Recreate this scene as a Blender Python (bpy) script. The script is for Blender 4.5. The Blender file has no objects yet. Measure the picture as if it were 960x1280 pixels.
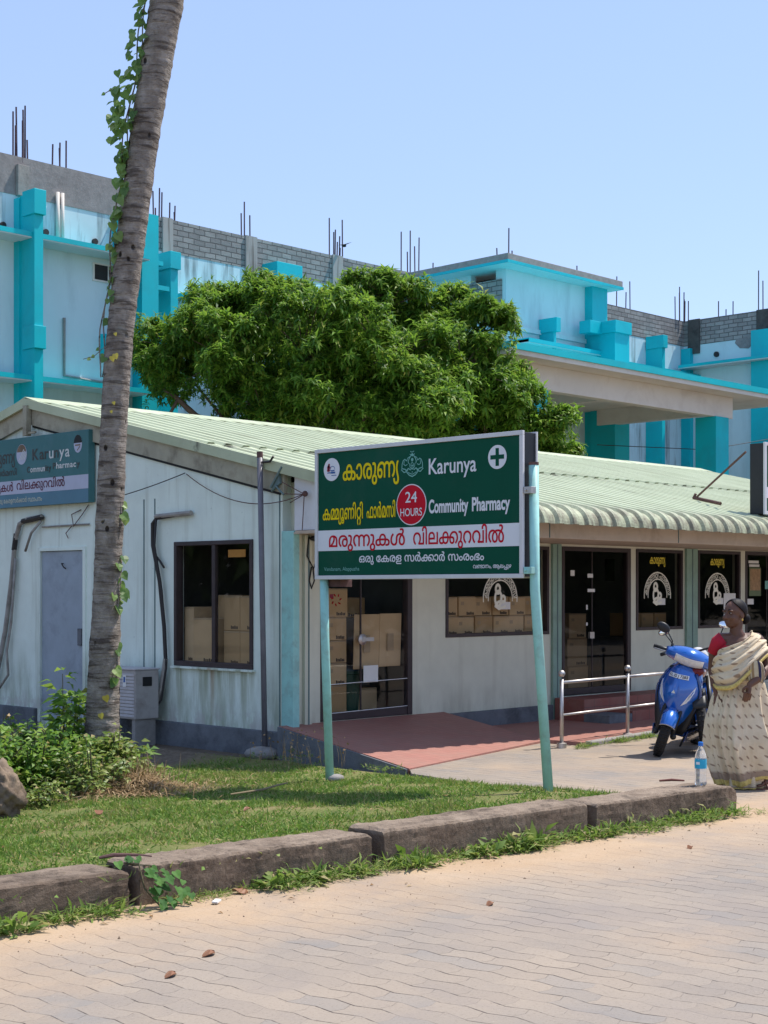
import bpy, bmesh, math, random
import numpy as np
from mathutils import Vector, Matrix, noise as mnoise

random.seed(7)
rng = np.random.default_rng(7)
scene = bpy.context.scene
col = scene.collection
R = math.radians

# ------------------------------------------------------------------ camera
cam_d = bpy.data.cameras.new('camera')
cam_d.sensor_fit = 'VERTICAL'; cam_d.sensor_height = 36.0
cam_d.lens = 52.875; cam_d.shift_y = 0.0766
cam_d.clip_start = 0.1; cam_d.clip_end = 2000
cam = bpy.data.objects.new('camera', cam_d); col.objects.link(cam)
cam.location = (-10.2, -11.3, 1.6)
cam.rotation_euler = (R(90), 0, R(-45.73))
scene.camera = cam
FW = Vector((0.716, 0.698, 0)); RT = Vector((0.698, -0.716, 0))   # view and right-hand directions on the ground

# ------------------------------------------------------------------ light
SUN = Vector((1.0, -0.33, 1.9)).normalized()
world = bpy.data.worlds.new('World'); scene.world = world; world.use_nodes = True
wn = world.node_tree
sky = wn.nodes.new('ShaderNodeTexSky'); sky.sky_type = 'NISHITA'; sky.sun_disc = False
sky.sun_elevation = math.asin(SUN.z); sky.sun_rotation = math.atan2(SUN.x, SUN.y)
sky.air_density = 1.0; sky.dust_density = 0.15; sky.ozone_density = 3.0
tint = wn.nodes.new('ShaderNodeMix'); tint.data_type = 'RGBA'; tint.blend_type = 'MULTIPLY'; tint.inputs[0].default_value = 1.0
tint.inputs[7].default_value = (1.05, .98, .98, 1)
even = wn.nodes.new('ShaderNodeMix'); even.data_type = 'RGBA'; even.inputs[0].default_value = .58; even.inputs[7].default_value = (1.95, 2.6, 4.15, 1)   # constant blue mixed in to flatten the sky gradient
wn.links.new(sky.outputs[0], tint.inputs[6]); wn.links.new(tint.outputs[2], even.inputs[6]); wn.links.new(even.outputs[2], wn.nodes['Background'].inputs[0])
wn.nodes['Background'].inputs[1].default_value = 0.138
sun_d = bpy.data.lights.new('sun', 'SUN'); sun_d.energy = 3.5; sun_d.angle = R(0.55); sun_d.color = (1.0, 0.945, 0.865)
sun = bpy.data.objects.new('sun', sun_d); col.objects.link(sun)
sun.rotation_euler = (-SUN).to_track_quat('-Z', 'Y').to_euler(); sun.location = (20, -10, 40)
vs = scene.view_settings
scene.display_settings.display_device = 'sRGB'
vs.view_transform = 'Standard'; vs.look = 'None'; vs.exposure = 0.8; vs.gamma = 1.0; vs.use_curve_mapping = False
scene.cycles.max_bounces = 8; scene.cycles.transparent_max_bounces = 16
scene.cycles.use_denoising = True

# ------------------------------------------------------------------ mesh helpers
class MB:
    """collects geometry and links it as ONE mesh object"""
    def __init__(s): s.v = []; s.f = []; s.uv = {}; s.mi = []; s.cur = 0
    def _f(s, f): s.f.append(tuple(f)); s.mi.append(s.cur)
    def box(s, x0, x1, y0, y1, z0, z1):
        b = len(s.v)
        s.v += [(x0,y0,z0),(x1,y0,z0),(x1,y1,z0),(x0,y1,z0),(x0,y0,z1),(x1,y0,z1),(x1,y1,z1),(x0,y1,z1)]
        for q in ((0,3,2,1),(4,5,6,7),(0,1,5,4),(1,2,6,5),(2,3,7,6),(3,0,4,7)): s._f(b+i for i in q)
        return s
    def obox(s, c, ax, ay, az):
        """box from its centre and three half-extent vectors"""
        c, ax, ay, az = map(Vector, (c, ax, ay, az)); b = len(s.v)
        for sz in (-1, 1):
            for sx, sy in ((-1,-1),(1,-1),(1,1),(-1,1)): s.v.append(tuple(c + ax*sx + ay*sy + az*sz))
        for q in ((0,3,2,1),(4,5,6,7),(0,1,5,4),(1,2,6,5),(2,3,7,6),(3,0,4,7)): s._f(b+i for i in q)
        return s
    def poly(s, pts):
        b = len(s.v); s.v += [tuple(p) for p in pts]; s._f(range(b, b+len(pts))); return s
    def prism(s, pts, ext):
        """a planar outline pushed along ext"""
        e = Vector(ext); b = len(s.v); n = len(pts)
        s.v += [tuple(p) for p in pts] + [tuple(Vector(p)+e) for p in pts]
        s._f(range(b+n-1, b-1, -1)); s._f(range(b+n, b+2*n))
        for i in range(n): s._f((b+i, b+(i+1) % n, b+n+(i+1) % n, b+n+i))
        return s
    def tube(s, pts, r, n=8, caps=True, flat=1.0):
        pts = [Vector(p) for p in pts]; m = len(pts)
        rr = r if isinstance(r, (list, tuple)) else [r]*m
        b = len(s.v); prev = None
        for i, p in enumerate(pts):
            t = (pts[min(i+1, m-1)] - pts[max(i-1, 0)]).normalized()
            if prev is None:
                a = t.cross(Vector((0,0,1)));
                if a.length < 1e-3: a = Vector((1,0,0))
            else: a = prev - t*prev.dot(t)
            a.normalize(); prev = a; c = t.cross(a)
            for k in range(n):
                w = 2*math.pi*k/n
                s.v.append(tuple(p + a*math.cos(w)*rr[i] + c*math.sin(w)*rr[i]*flat))
        for i in range(m-1):
            for k in range(n):
                s._f((b+i*n+k, b+i*n+(k+1) % n, b+(i+1)*n+(k+1) % n, b+(i+1)*n+k))
        if caps: s._f(range(b+n-1, b-1, -1)); s._f(range(b+(m-1)*n, b+m*n))
        return s
    def lathe(s, prof, c=(0,0,0), n=16, M=None):
        b = len(s.v); c = Vector(c)
        for r, z in prof:
            for k in range(n):
                w = 2*math.pi*k/n; p = Vector((r*math.cos(w), r*math.sin(w), z))
                if M is not None: p = M @ p
                s.v.append(tuple(p + c))
        m = len(prof)
        for i in range(m-1):
            for k in range(n): s._f((b+i*n+k, b+i*n+(k+1) % n, b+(i+1)*n+(k+1) % n, b+(i+1)*n+k))
        s._f(range(b+n-1, b-1, -1)); s._f(range(b+(m-1)*n, b+m*n))
        return s
    def ball(s, c, rx, ry=None, rz=None, n=12, m=8, M=None):
        ry = ry or rx; rz = rz or rx; b = len(s.v); c = Vector(c)
        for i in range(m+1):
            t = -math.pi/2 + math.pi*min(max(i, .04), m-.04)/m
            for k in range(n):
                w = 2*math.pi*k/n
                p = Vector((rx*math.cos(t)*math.cos(w), ry*math.cos(t)*math.sin(w), rz*math.sin(t)))
                if M is not None: p = M @ p
                s.v.append(tuple(p + c))
        for i in range(m):
            for k in range(n): s._f((b+i*n+k, b+i*n+(k+1) % n, b+(i+1)*n+(k+1) % n, b+(i+1)*n+k))
        s._f(range(b+n-1, b-1, -1)); s._f(range(b+m*n, b+m*n+n))
        return s
    def grid(s, fn, nu, nv, wrap=False):
        """fn(u, v) -> point, u and v in 0..1; u may wrap around"""
        b = len(s.v); cu = nu if wrap else nu+1
        for j in range(nv+1):
            for i in range(cu):
                s.uv[len(s.v)] = (i/nu, j/nv); s.v.append(tuple(fn(i/nu, j/nv)))
        for j in range(nv):
            for i in range(nu):
                i2 = (i+1) % cu
                s._f((b+j*cu+i, b+j*cu+i2, b+(j+1)*cu+i2, b+(j+1)*cu+i))
        return s
    def raw(s, verts, faces):
        b = len(s.v); s.v += [tuple(p) for p in verts]
        for f in faces: s._f(b+i for i in f)
        return s
    def build(s, name, mat, parent=None, smooth=False, bevel=0.0, seg=2, sub=0, angle=35):
        me = bpy.data.meshes.new(name); me.from_pydata(s.v, [], s.f)
        for m in (mat if isinstance(mat, (list, tuple)) else [mat]): me.materials.append(m)
        if any(s.mi): me.polygons.foreach_set('material_index', s.mi)
        if s.uv:
            L = me.uv_layers.new(name='UVMap'); nf = len(me.loops)
            vi = np.empty(nf, int); me.loops.foreach_get('vertex_index', vi)
            arr = np.array([s.uv.get(int(i), (0, 0)) for i in vi], float).ravel()
            L.data.foreach_set('uv', arr)
        bm = bmesh.new(); bm.from_mesh(me); bmesh.ops.recalc_face_normals(bm, faces=bm.faces); bm.to_mesh(me); bm.free()
        if smooth:
            me.polygons.foreach_set('use_smooth', [True]*len(me.polygons))
        me.update()
        o = bpy.data.objects.new(name, me); col.objects.link(o)
        if parent is not None: adopt(o, parent)
        if bevel:
            b = o.modifiers.new('bevel', 'BEVEL'); b.width = bevel; b.segments = seg; b.limit_method = 'ANGLE'; b.angle_limit = R(angle)
        if sub:
            m = o.modifiers.new('sub', 'SUBSURF'); m.levels = sub; m.render_levels = sub
        return o

def world_matrix(o):
    m = Matrix.LocRotScale(o.location, o.rotation_euler, o.scale)
    if o.parent is not None: m = world_matrix(o.parent) @ o.matrix_parent_inverse @ m
    return m
LOCAL = set()                                  # things modelled in their own coordinates
def root_of(o):
    while o.parent is not None: o = o.parent
    return o
def adopt(o, parent):
    o.parent = parent
    o.matrix_parent_inverse = Matrix.Identity(4) if root_of(parent).name in LOCAL else world_matrix(parent).inverted()

def tag(o, label=None, cat=None, group=None, kind=None):
    if label: o['label'] = label
    if cat: o['category'] = cat
    if group: o['group'] = group
    if kind: o['kind'] = kind
    return o
def thing(name, label, cat, loc=(0,0,0), rz=0.0, group=None, local=False):
    o = bpy.data.objects.new(name, None); o.empty_display_size = 0.2; col.objects.link(o)
    o.location = loc; o.rotation_euler = (0, 0, rz)
    if local: LOCAL.add(o.name)
    return tag(o, label, cat, group)
def copy_tree(o, parent=None):
    c = o.copy(); col.objects.link(c)
    if parent is not None: c.parent = parent
    for ch in [x for x in bpy.data.objects if x.parent == o]: copy_tree(ch, c)
    return c

# ------------------------------------------------------------------ material helpers
class NT:
    def __init__(s, name):
        s.m = bpy.data.materials.new(name); s.m.use_nodes = True; s.t = s.m.node_tree
        s.p = s.t.nodes['Principled BSDF']; s.out = s.t.nodes['Material Output']
    def n(s, ty, **kw):
        x = s.t.nodes.new('ShaderNode' + ty)
        for k, v in kw.items(): setattr(x, k, v)
        return x
    def l(s, a, b): s.t.links.new(a, b)
    def set(s, sock, v):
        if hasattr(v, 'is_output'): s.l(v, sock)
        elif isinstance(v, (tuple, list)) and len(v) == 3 and sock.type == 'RGBA': sock.default_value = (*v, 1)
        else: sock.default_value = v
    def coord(s, kind='Object'): return s.n('TexCoord').outputs[kind]
    def mapping(s, vec, scale=(1,1,1), rot=(0,0,0), loc=(0,0,0)):
        m = s.n('Mapping'); s.l(vec, m.inputs['Vector'])
        m.inputs['Scale'].default_value = scale; m.inputs['Rotation'].default_value = rot; m.inputs['Location'].default_value = loc
        return m.outputs[0]
    def noise(s, vec, scale=5, detail=5, rough=.55, dist=0):
        x = s.n('TexNoise'); s.l(vec, x.inputs['Vector'])
        x.inputs['Scale'].default_value = scale; x.inputs['Detail'].default_value = detail
        x.inputs['Roughness'].default_value = rough; x.inputs['Distortion'].default_value = dist
        return x.outputs['Fac']
    def ramp(s, fac, stops):
        x = s.n('ValToRGB'); s.l(fac, x.inputs[0]); e = x.color_ramp.elements
        while len(e) > 1: e.remove(e[-1])
        for i, (p, c) in enumerate(stops):
            k = e[0] if i == 0 else e.new(p)
            k.position = p; k.color = (*c, 1) if isinstance(c, (tuple, list)) else (c, c, c, 1)
        return x.outputs[0]
    def rng(s, v, a, b, c=0., d=1.):
        x = s.n('MapRange'); s.set(x.inputs[0], v)
        for i, q in enumerate((a, b, c, d)): x.inputs[i+1].default_value = q
        return x.outputs[0]
    def math(s, op, a, b=None):
        x = s.n('Math', operation=op); s.set(x.inputs[0], a)
        if b is not None: s.set(x.inputs[1], b)
        return x.outputs[0]
    def mix(s, fac, a, b, mode='MIX'):
        x = s.n('Mix', data_type='RGBA', blend_type=mode)
        s.set(x.inputs[0], fac); s.set(x.inputs[6], a); s.set(x.inputs[7], b)
        return x.outputs[2]
    def sep(s, vec):
        x = s.n('SeparateXYZ'); s.l(vec, x.inputs[0]); return x.outputs
    def comb(s, x=0., y=0., z=0.):
        c = s.n('CombineXYZ')
        for i, q in enumerate((x, y, z)): s.set(c.inputs[i], q)
        return c.outputs[0]
    def bump(s, h, strength=.3, dist=.02):
        x = s.n('Bump'); s.l(h, x.inputs['Height']); x.inputs['Strength'].default_value = strength
        x.inputs['Distance'].default_value = dist; s.l(x.outputs[0], s.p.inputs['Normal']); return x
    def fin(s, colr, rough=.7, spec=.35, metal=0.):
        s.set(s.p.inputs['Base Color'], colr); s.set(s.p.inputs['Roughness'], rough)
        s.p.inputs['Specular IOR Level'].default_value = spec; s.set(s.p.inputs['Metallic'], metal)
        return s.m

def plain(name, c, rough=.6, var=.12, scale=6, spec=.35, metal=0., bump=0., bscale=40, dirt=None, dirt_amt=.5, dscale=3, coat=0.):
    """paint, plastic, metal: a base colour with mottling, optional dirt patches and grain"""
    k = NT(name); co = k.coord()
    f = k.noise(co, scale, 6, .6)
    lo = tuple(max(0, x*(1-var)) for x in c); hi = tuple(min(1, x*(1+var)) for x in c)
    cc = k.ramp(f, [(.3, lo), (.7, hi)])
    if dirt:
        d = k.rng(k.noise(co, dscale, 8, .68, .3), .5, .72, 0, dirt_amt)
        cc = k.mix(d, cc, dirt)
    if bump: k.bump(k.noise(co, bscale, 4, .6), bump, .01)
    if coat: k.p.inputs['Coat Weight'].default_value = coat; k.p.inputs['Coat Roughness'].default_value = .08
    return k.fin(cc, k.rng(f, .2, .8, max(0.02, rough-.08), min(1, rough+.08)), spec, metal)

def walls(name, c, dirt=(.2,.2,.15), zlo=0., zhi=1., amt=.7, streak=.25, scale=3, sx=7., moss=None):
    """painted wall: mottling, vertical rain streaks, grime that rises from zlo to zhi"""
    k = NT(name); co = k.coord(); z = k.sep(co)[2]
    f = k.noise(co, scale, 6, .6)
    cc = k.ramp(f, [(.3, tuple(x*.93 for x in c)), (.7, tuple(min(1, x*1.05) for x in c))])
    st = k.noise(k.mapping(co, (sx, sx, .45)), 1.0, 6, .6)
    cc = k.mix(k.rng(st, .52, .70, 0, streak), cc, dirt)
    low = k.rng(z, zlo, zhi, 1, 0)
    g = k.math('MULTIPLY', low, k.rng(k.noise(k.mapping(co, (4, 4, .9)), 1.2, 8, .72), .40, .62, 0, amt))
    cc = k.mix(g, cc, moss or dirt)
    spots = k.rng(k.noise(co, 22, 5, .7), .66, .76, 0, .35)
    cc = k.mix(spots, cc, dirt)
    k.bump(k.noise(co, 60, 4, .6), .08, .005)
    return k.fin(cc, .75, .25)
# ------------------------------------------------------------------ materials of the setting
def road_mat():
    k = NT('interlocking_pavers'); co = k.coord()
    x, y, z = k.sep(co)
    r = k.mapping(co, (1, 1, 0), (0, 0, R(85)))
    a, b, _ = k.sep(r)
    def tri(v, p): return k.math('ABSOLUTE', k.math('SUBTRACT', k.math('FRACT', k.math('DIVIDE', v, p)), .5))
    wob = k.math('MULTIPLY', k.math('SUBTRACT', k.noise(co, 1.1, 2), .5), .05)
    b2 = k.math('ADD', k.math('ADD', b, k.math('MULTIPLY', tri(a, .228), .052)), wob)
    rowf = k.math('DIVIDE', b2, .122); row = k.math('FLOOR', rowf)
    shift = k.math('MULTIPLY', k.math('MODULO', k.math('ABSOLUTE', row), 2.), .5)
    a3 = k.math('ADD', k.math('DIVIDE', k.math('ADD', a, k.math('MULTIPLY', tri(b2, .122), .04)), .228), shift)
    rnd = k.n('TexWhiteNoise', noise_dimensions='2D'); k.l(k.comb(k.math('FLOOR', a3), row, 0.), rnd.inputs[0]); rv_ = rnd.outputs['Value']
    wide = k.rng(rv_, 0, 1, .475, .455)
    def edge_(v, lo, hi): return k.rng(k.math('ABSOLUTE', k.math('SUBTRACT', k.math('FRACT', v), .5)), lo, hi, 0, 1)
    long_j = edge_(rowf, .462, .488); cross_j = k.math('MULTIPLY', edge_(a3, .483, .495), .28)
    joint = k.math('MAXIMUM', long_j, cross_j)
    c = k.ramp(rv_, [(.0, (.235, .20, .17)), (.5, (.275, .232, .192)), (.86, (.325, .27, .215)), (.9, (.21, .205, .20)), (1., (.19, .185, .18))])
    c = k.mix(.55, c, k.ramp(k.noise(co, .9, 3, .6), [(.3, (.225, .202, .182)), (.7, (.335, .272, .212))]))
    # sandy dust: thick beside the kerb, thin and patchy over the carriageway
    dist = k.math('SUBTRACT', k.math('MULTIPLY', y, -1.), k.math('ADD', k.math('MULTIPLY', x, .094), 5.62))
    n1 = k.noise(co, .75, 6, .62); n2 = k.noise(co, 3.2, 7, .65)
    near = k.math('MULTIPLY', k.rng(dist, .1, 1.5, 1, 0), k.rng(dist, -.5, -.15, .24, 1))
    d = k.math('ADD', k.math('MULTIPLY', near, 1.0), k.math('MULTIPLY', k.math('SUBTRACT', n1, .5), 1.7))
    d = k.rng(d, .15, .85, 0, .92)
    d2 = k.rng(n2, .4, .75, .05, .5)
    dust = k.ramp(k.noise(co, 1.7, 6, .7), [(.3, (.405, .275, .165)), (.7, (.47, .345, .23))])
    jt = k.math('MULTIPLY', joint, k.rng(k.noise(co, 2.6, 5, .78), .44, .58, 0.16, 1))
    jt = k.math('MULTIPLY', jt, k.rng(d, .0, .9, 1, .12))
    c = k.mix(d2, c, (.335, .272, .208)); c = k.mix(d, c, dust)
    c = k.mix(jt, c, (.045, .036, .03))
    grit = k.noise(co, 70, 3, .8)
    c = k.mix(k.rng(grit, .45, .3, 0, .55), c, (.15, .115, .085)); spk = k.noise(co, 28, 6, .75); c = k.mix(k.rng(spk, .56, .72, 0, .35), c, (.17, .14, .11))
    c = k.mix(k.rng(grit, .62, .72, 0, .35), c, (.56, .47, .38))
    stain = k.rng(k.noise(co, .6, 6, .66, .6), .52, .68, 0, .5); c = k.mix(stain, c, (.23, .2, .185))
    h = k.math('SUBTRACT', k.math('ADD', k.math('MULTIPLY', rv_, k.rng(d, 0, .9, .5, .05)), k.math('ADD', k.math('MULTIPLY', grit, .12), k.math('MULTIPLY', n2, .25))), k.math('MULTIPLY', jt, 1.0))
    k.bump(h, .55, .012)
    return k.fin(c, .85, .2)

def lawn_mat():
    k = NT('lawn_soil'); co = k.coord()
    c = k.ramp(k.noise(co, 2.2, 6, .65), [(.3, (.12, .16, .045)), (.5, (.19, .20, .07)), (.68, (.30, .23, .12))])
    c = k.mix(k.rng(k.noise(co, 30, 4, .7), .5, .7, 0, .5), c, (.11, .11, .04))
    y = k.sep(co)[1]
    bare = k.rng(k.math('ADD', y, k.math('MULTIPLY', k.noise(co, 3, 4), .8)), .1, .7, 0, 1)
    c = k.mix(bare, c, k.ramp(k.noise(co, 14, 5, .7), [(.35, (.13, .10, .075)), (.7, (.24, .19, .14))]))
    k.bump(k.noise(co, 45, 5, .7), .8, .03)
    return k.fin(c, .95, .1)

def concrete(name, c, dark=(.06,.05,.04), amt=.8, rough=.9):
    k = NT(name); co = k.coord()
    cc = k.ramp(k.noise(co, 4, 8, .7), [(.3, tuple(x*.75 for x in c)), (.5, c), (.72, tuple(x*1.2 for x in c))])
    cc = k.mix(k.rng(k.noise(co, 2.4, 8, .72, .4), .48, .68, 0, amt), cc, dark)
    cc = k.mix(k.rng(k.noise(co, 60, 4, .8), .6, .75, 0, .4), cc, tuple(min(1, x*1.6) for x in c))
    k.bump(k.math('ADD', k.noise(co, 18, 8, .75), k.math('MULTIPLY', k.noise(co, 90, 3, .8), .3)), .5, .02)
    return k.fin(cc, rough, .2)

def tile_mat(name, c1, c2, size, joint=(.2,.12,.1)):
    k = NT(name); co = k.coord(); x, y, z = k.sep(co)
    br = k.n('TexBrick'); k.l(k.comb(x, k.math('ADD', y, z), 0.), br.inputs['Vector']); br.offset = 0
    br.inputs['Color1'].default_value = (*c1, 1); br.inputs['Color2'].default_value = (*c2, 1); br.inputs['Mortar'].default_value = (*joint, 1)
    br.inputs['Scale'].default_value = 1; br.inputs['Mortar Size'].default_value = .004
    br.inputs['Brick Width'].default_value = size; br.inputs['Row Height'].default_value = size
    c = k.mix(k.rng(k.noise(co, 3, 7, .7), .42, .72, 0, .45), br.outputs['Color'], (.30, .2, .155))
    c = k.mix(k.rng(k.noise(co, 40, 4, .7), .6, .8, 0, .3), c, (.2, .1, .08))
    k.bump(k.math('SUBTRACT', k.math('MULTIPLY', k.noise(co, 60, 3), .2), br.outputs['Fac']), .4, .006)
    return k.fin(c, .62, .3)

def block_mat(name, c1, c2, mortar, bw=.42, rh=.2):
    k = NT(name); co = k.coord(); x, y, z = k.sep(co)
    wob = k.math('MULTIPLY', k.noise(co, 2.2, 3), .05)
    br = k.n('TexBrick'); k.l(k.comb(k.math('ADD', x, y), k.math('ADD', z, wob), 0.), br.inputs['Vector'])
    br.inputs['Color1'].default_value = (*c1, 1); br.inputs['Color2'].default_value = (*c2, 1); br.inputs['Mortar'].default_value = (*mortar, 1)
    br.inputs['Scale'].default_value = 1; br.inputs['Mortar Size'].default_value = .014; br.inputs['Mortar Smooth'].default_value = .2
    br.inputs['Brick Width'].default_value = bw; br.inputs['Row Height'].default_value = rh
    c = k.mix(k.rng(k.noise(co, 1.3, 7, .7), .45, .7, 0, .5), br.outputs['Color'], (.15, .145, .14))
    c = k.mix(k.rng(k.noise(co, 9, 5, .7), .55, .75, 0, .4), c, (.42, .4, .37))
    k.bump(k.math('SUBTRACT', k.math('MULTIPLY', k.noise(co, 30, 4), .4), br.outputs['Fac']), .8, .03)
    return k.fin(c, .92, .15)

def roof_mat():
    k = NT('pale_green_roof_sheet'); co = k.coord(); x, y, z = k.sep(co)
    c = k.ramp(k.noise(co, 1.2, 6, .6), [(.3, (.41, .455, .295)), (.7, (.505, .55, .375))])
    st = k.noise(k.mapping(co, (9, .45, .45)), 1., 6, .65)
    c = k.mix(k.rng(st, .48, .68, 0, .5), c, (.25, .245, .15))
    eave = k.math('MULTIPLY', k.rng(y, -1.35, -1.75, 0, 1), k.rng(k.noise(k.mapping(co, (14, 6, 6)), 1., 6, .7), .38, .6, .15, .9))
    c = k.mix(eave, c, (.16, .14, .10))
    patch = k.math('MULTIPLY', k.rng(k.noise(k.mapping(co, (3, 1.2, 1)), 1.5, 6, .7), .6, .7, 0, .5), k.rng(y, 1.4, .2, 0, 1))
    c = k.mix(patch, c, (.19, .19, .13))
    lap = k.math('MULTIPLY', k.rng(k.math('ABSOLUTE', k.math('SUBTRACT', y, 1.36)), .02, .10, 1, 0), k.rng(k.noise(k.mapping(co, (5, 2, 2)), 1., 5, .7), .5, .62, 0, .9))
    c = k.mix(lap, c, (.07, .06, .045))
    spot = k.rng(k.noise(co, 6, 7, .75), .60, .72, 0, .4); c = k.mix(spot, c, (.28, .24, .15))
    k.bump(k.noise(co, 40, 3), .05, .004)
    return k.fin(c, .55, .3)

def glass_mat(name, tint, refl=1.0, rough=.02):
    k = NT(name); k.t.nodes.remove(k.p)
    tr = k.n('BsdfTransparent'); tr.inputs[0].default_value = (*tint, 1)
    gl = k.n('BsdfGlossy'); gl.inputs['Roughness'].default_value = rough; gl.inputs['Color'].default_value = (1, 1, 1, 1)
    lw_ = k.n('LayerWeight'); lw_.inputs[0].default_value = .5
    fr = k.math('ADD', .035, k.math('MULTIPLY', k.math('POWER', lw_.outputs['Facing'], 4.), .5))
    mx = k.n('MixShader'); k.l(k.math('MULTIPLY', fr, refl), mx.inputs[0])
    k.l(tr.outputs[0], mx.inputs[1]); k.l(gl.outputs[0], mx.inputs[2]); k.l(mx.outputs[0], k.out.inputs[0])
    return k.m

def leafmat(name, stops, trans=.35, rough=.45, spec=.4):
    k = NT(name)
    g = k.n('NewGeometry'); c = k.ramp(g.outputs['Random Per Island'], stops)
    k.set(k.p.inputs['Base Color'], c); k.p.inputs['Roughness'].default_value = rough; k.p.inputs['Specular IOR Level'].default_value = spec
    t = k.n('BsdfTranslucent'); k.l(k.mix(.5, c, (.25, .4, .05), 'MIX'), t.inputs[0])
    mx = k.n('MixShader'); mx.inputs[0].default_value = trans
    k.l(k.p.outputs[0], mx.inputs[1]); k.l(t.outputs[0], mx.inputs[2]); k.l(mx.outputs[0], k.out.inputs[0])
    return k.m

M = {}
M['road'] = road_mat(); M['lawn'] = lawn_mat()
def kerb_mat():
    k = NT('weathered_kerb_concrete'); co = k.coord(); z = k.sep(co)[2]
    cc = k.ramp(k.noise(co, 5, 8, .7), [(.3, (.095, .068, .05)), (.5, (.16, .118, .088)), (.72, (.235, .18, .135))])
    dust = k.math('MULTIPLY', k.rng(z, .175, .2, 0, 1), k.rng(k.noise(co, 3, 7, .7), .34, .6, .3, 1))
    cc = k.mix(dust, cc, k.ramp(k.noise(co, 9, 6, .7), [(.3, (.23, .175, .13)), (.7, (.35, .275, .21))]))
    cc = k.mix(k.rng(k.noise(k.mapping(co, (3, 3, 1.4)), 1.6, 8, .72, .4), .50, .66, 0, .75), cc, (.05, .038, .03))
    cc = k.mix(k.rng(k.noise(co, 70, 4, .8), .62, .74, 0, .4), cc, (.33, .28, .22))
    k.bump(k.math('ADD', k.noise(co, 14, 8, .75), k.math('MULTIPLY', k.noise(co, 90, 3, .8), .35)), .7, .025)
    return k.fin(cc, .93, .15)
M['kerb'] = kerb_mat()
M['concrete'] = concrete('grey_concrete', (.3, .28, .26), (.13, .12, .11), .5)
M['plaster_grey'] = concrete('grey_cement_plaster', (.27, .255, .25), (.17, .16, .16), .55)
M['ground'] = concrete('bare_earth', (.24, .19, .13), (.12, .13, .06), .7)
M['red_tile'] = tile_mat('red_floor_tile', (.34, .15, .12), (.375, .17, .135), .10, (.27, .13, .10))
M['red_step'] = tile_mat('dark_red_step_tile', (.24, .075, .06), (.27, .09, .07), .3, (.12, .06, .05))
M['block'] = block_mat('grey_block_masonry', (.235, .225, .22), (.35, .335, .32), (.12, .115, .11), .38, .148)
M['roof'] = roof_mat()
def gable_paint():
    m = walls('mint_wall_paint', (.715, .80, .72), (.24, .25, .17), -.1, 1.0, .9, .36, moss=(.20, .24, .13))
    t = m.node_tree; bsdf = t.nodes['Principled BSDF']; link = bsdf.inputs['Base Color'].links[0]; src = link.from_socket
    k = NT.__new__(NT); k.m = m; k.t = t; k.p = bsdf
    co = k.coord(); x, y, z = k.sep(co)
    under = k.math('MULTIPLY', k.math('MULTIPLY', k.rng(z, .30, .76, .25, 1), k.rng(z, .76, .80, 1, 0)), k.math('MULTIPLY', k.rng(y, .45, .62, 0, 1), k.rng(y, 1.8, 2.0, 1, 0)))
    run = k.math('MULTIPLY', under, k.rng(k.noise(k.mapping(co, (9, 9, .6)), 1., 5, .65), .46, .62, 0, .8))
    c = k.mix(run, src, (.27, .29, .17))
    rust = k.math('MULTIPLY', under, k.rng(k.math('ABSOLUTE', k.math('SUBTRACT', y, 1.2)), .02, .05, 1, 0)); c = k.mix(k.math('MULTIPLY', rust, .6), c, (.30, .17, .08))
    peel = k.math('MULTIPLY', k.rng(z, .12, .42, 1, 0), k.rng(k.noise(co, 3.4, 7, .72), .50, .56, 0, .8)); c = k.mix(peel, c, (.46, .43, .41))
    scuff = k.rng(k.noise(co, 11, 7, .78), .63, .70, 0, .55); c = k.mix(scuff, c, (.33, .37, .34))
    k.l(c, bsdf.inputs['Base Color']); return m
M['mint'] = gable_paint() if True else walls('mint_wall_paint', (.715, .80, .72), (.24, .25, .17), -.1, 1.0, .9, .36, moss=(.20, .24, .13))
M['cream'] = walls('cream_wall_paint', (.65, .645, .52), (.3, .27, .19), .1, .6, .55, .16)
M['white_box'] = plain('white_board', (.66, .66, .68), .5, .04, dirt=(.4, .37, .33), dirt_amt=.4)
M['beige_board'] = plain('beige_fascia_board', (.50, .405, .32), .7, .1, 2, dirt=(.3, .22, .16), dirt_amt=.5)
M['rake_board'] = plain('stained_rake_board', (.36, .34, .255), .8, .15, 4, dirt=(.13, .11, .08), dirt_amt=.8)
M['teal_post'] = plain('turquoise_post_paint', (.30, .58, .54), .5, .12, 5, dirt=(.2, .2, .17), dirt_amt=.5, dscale=6)
M['green_trim'] = plain('pale_green_trim', (.24, .36, .29), .6, .12, 5, dirt=(.15, .17, .13), dirt_amt=.4)
M['plinth'] = concrete('dark_plinth_cement', (.155, .165, .18), (.06, .06, .06), .7)
M['joint'] = plain('dark_wall_joint', (.13, .19, .19), .8)
M['brown_frame'] = plain('dark_brown_frame', (.045, .032, .034), .45, .2)
M['glass'] = glass_mat('window_glass', (.88, .90, .89), .75)
M['glass_dark'] = glass_mat('tinted_shop_glass', (.55, .56, .55), .6)
M['steel_door'] = plain('blue_grey_steel_door', (.31, .365, .42), .5, .1, 3, dirt=(.13, .15, .18), dirt_amt=.5, dscale=2.5)
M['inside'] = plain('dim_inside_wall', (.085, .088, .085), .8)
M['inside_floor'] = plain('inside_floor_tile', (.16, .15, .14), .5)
M['dark'] = plain('near_black', (.012, .012, .013), .6)
M['black_paint'] = plain('black_sheet_metal', (.014, .015, .02), .45, .2)
M['steel'] = plain('stainless_steel', (.50, .47, .45), .48, .06, 20, metal=1.0)
M['rust'] = plain('rusty_iron', (.115, .06, .055), .85, .3, 20)
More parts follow.
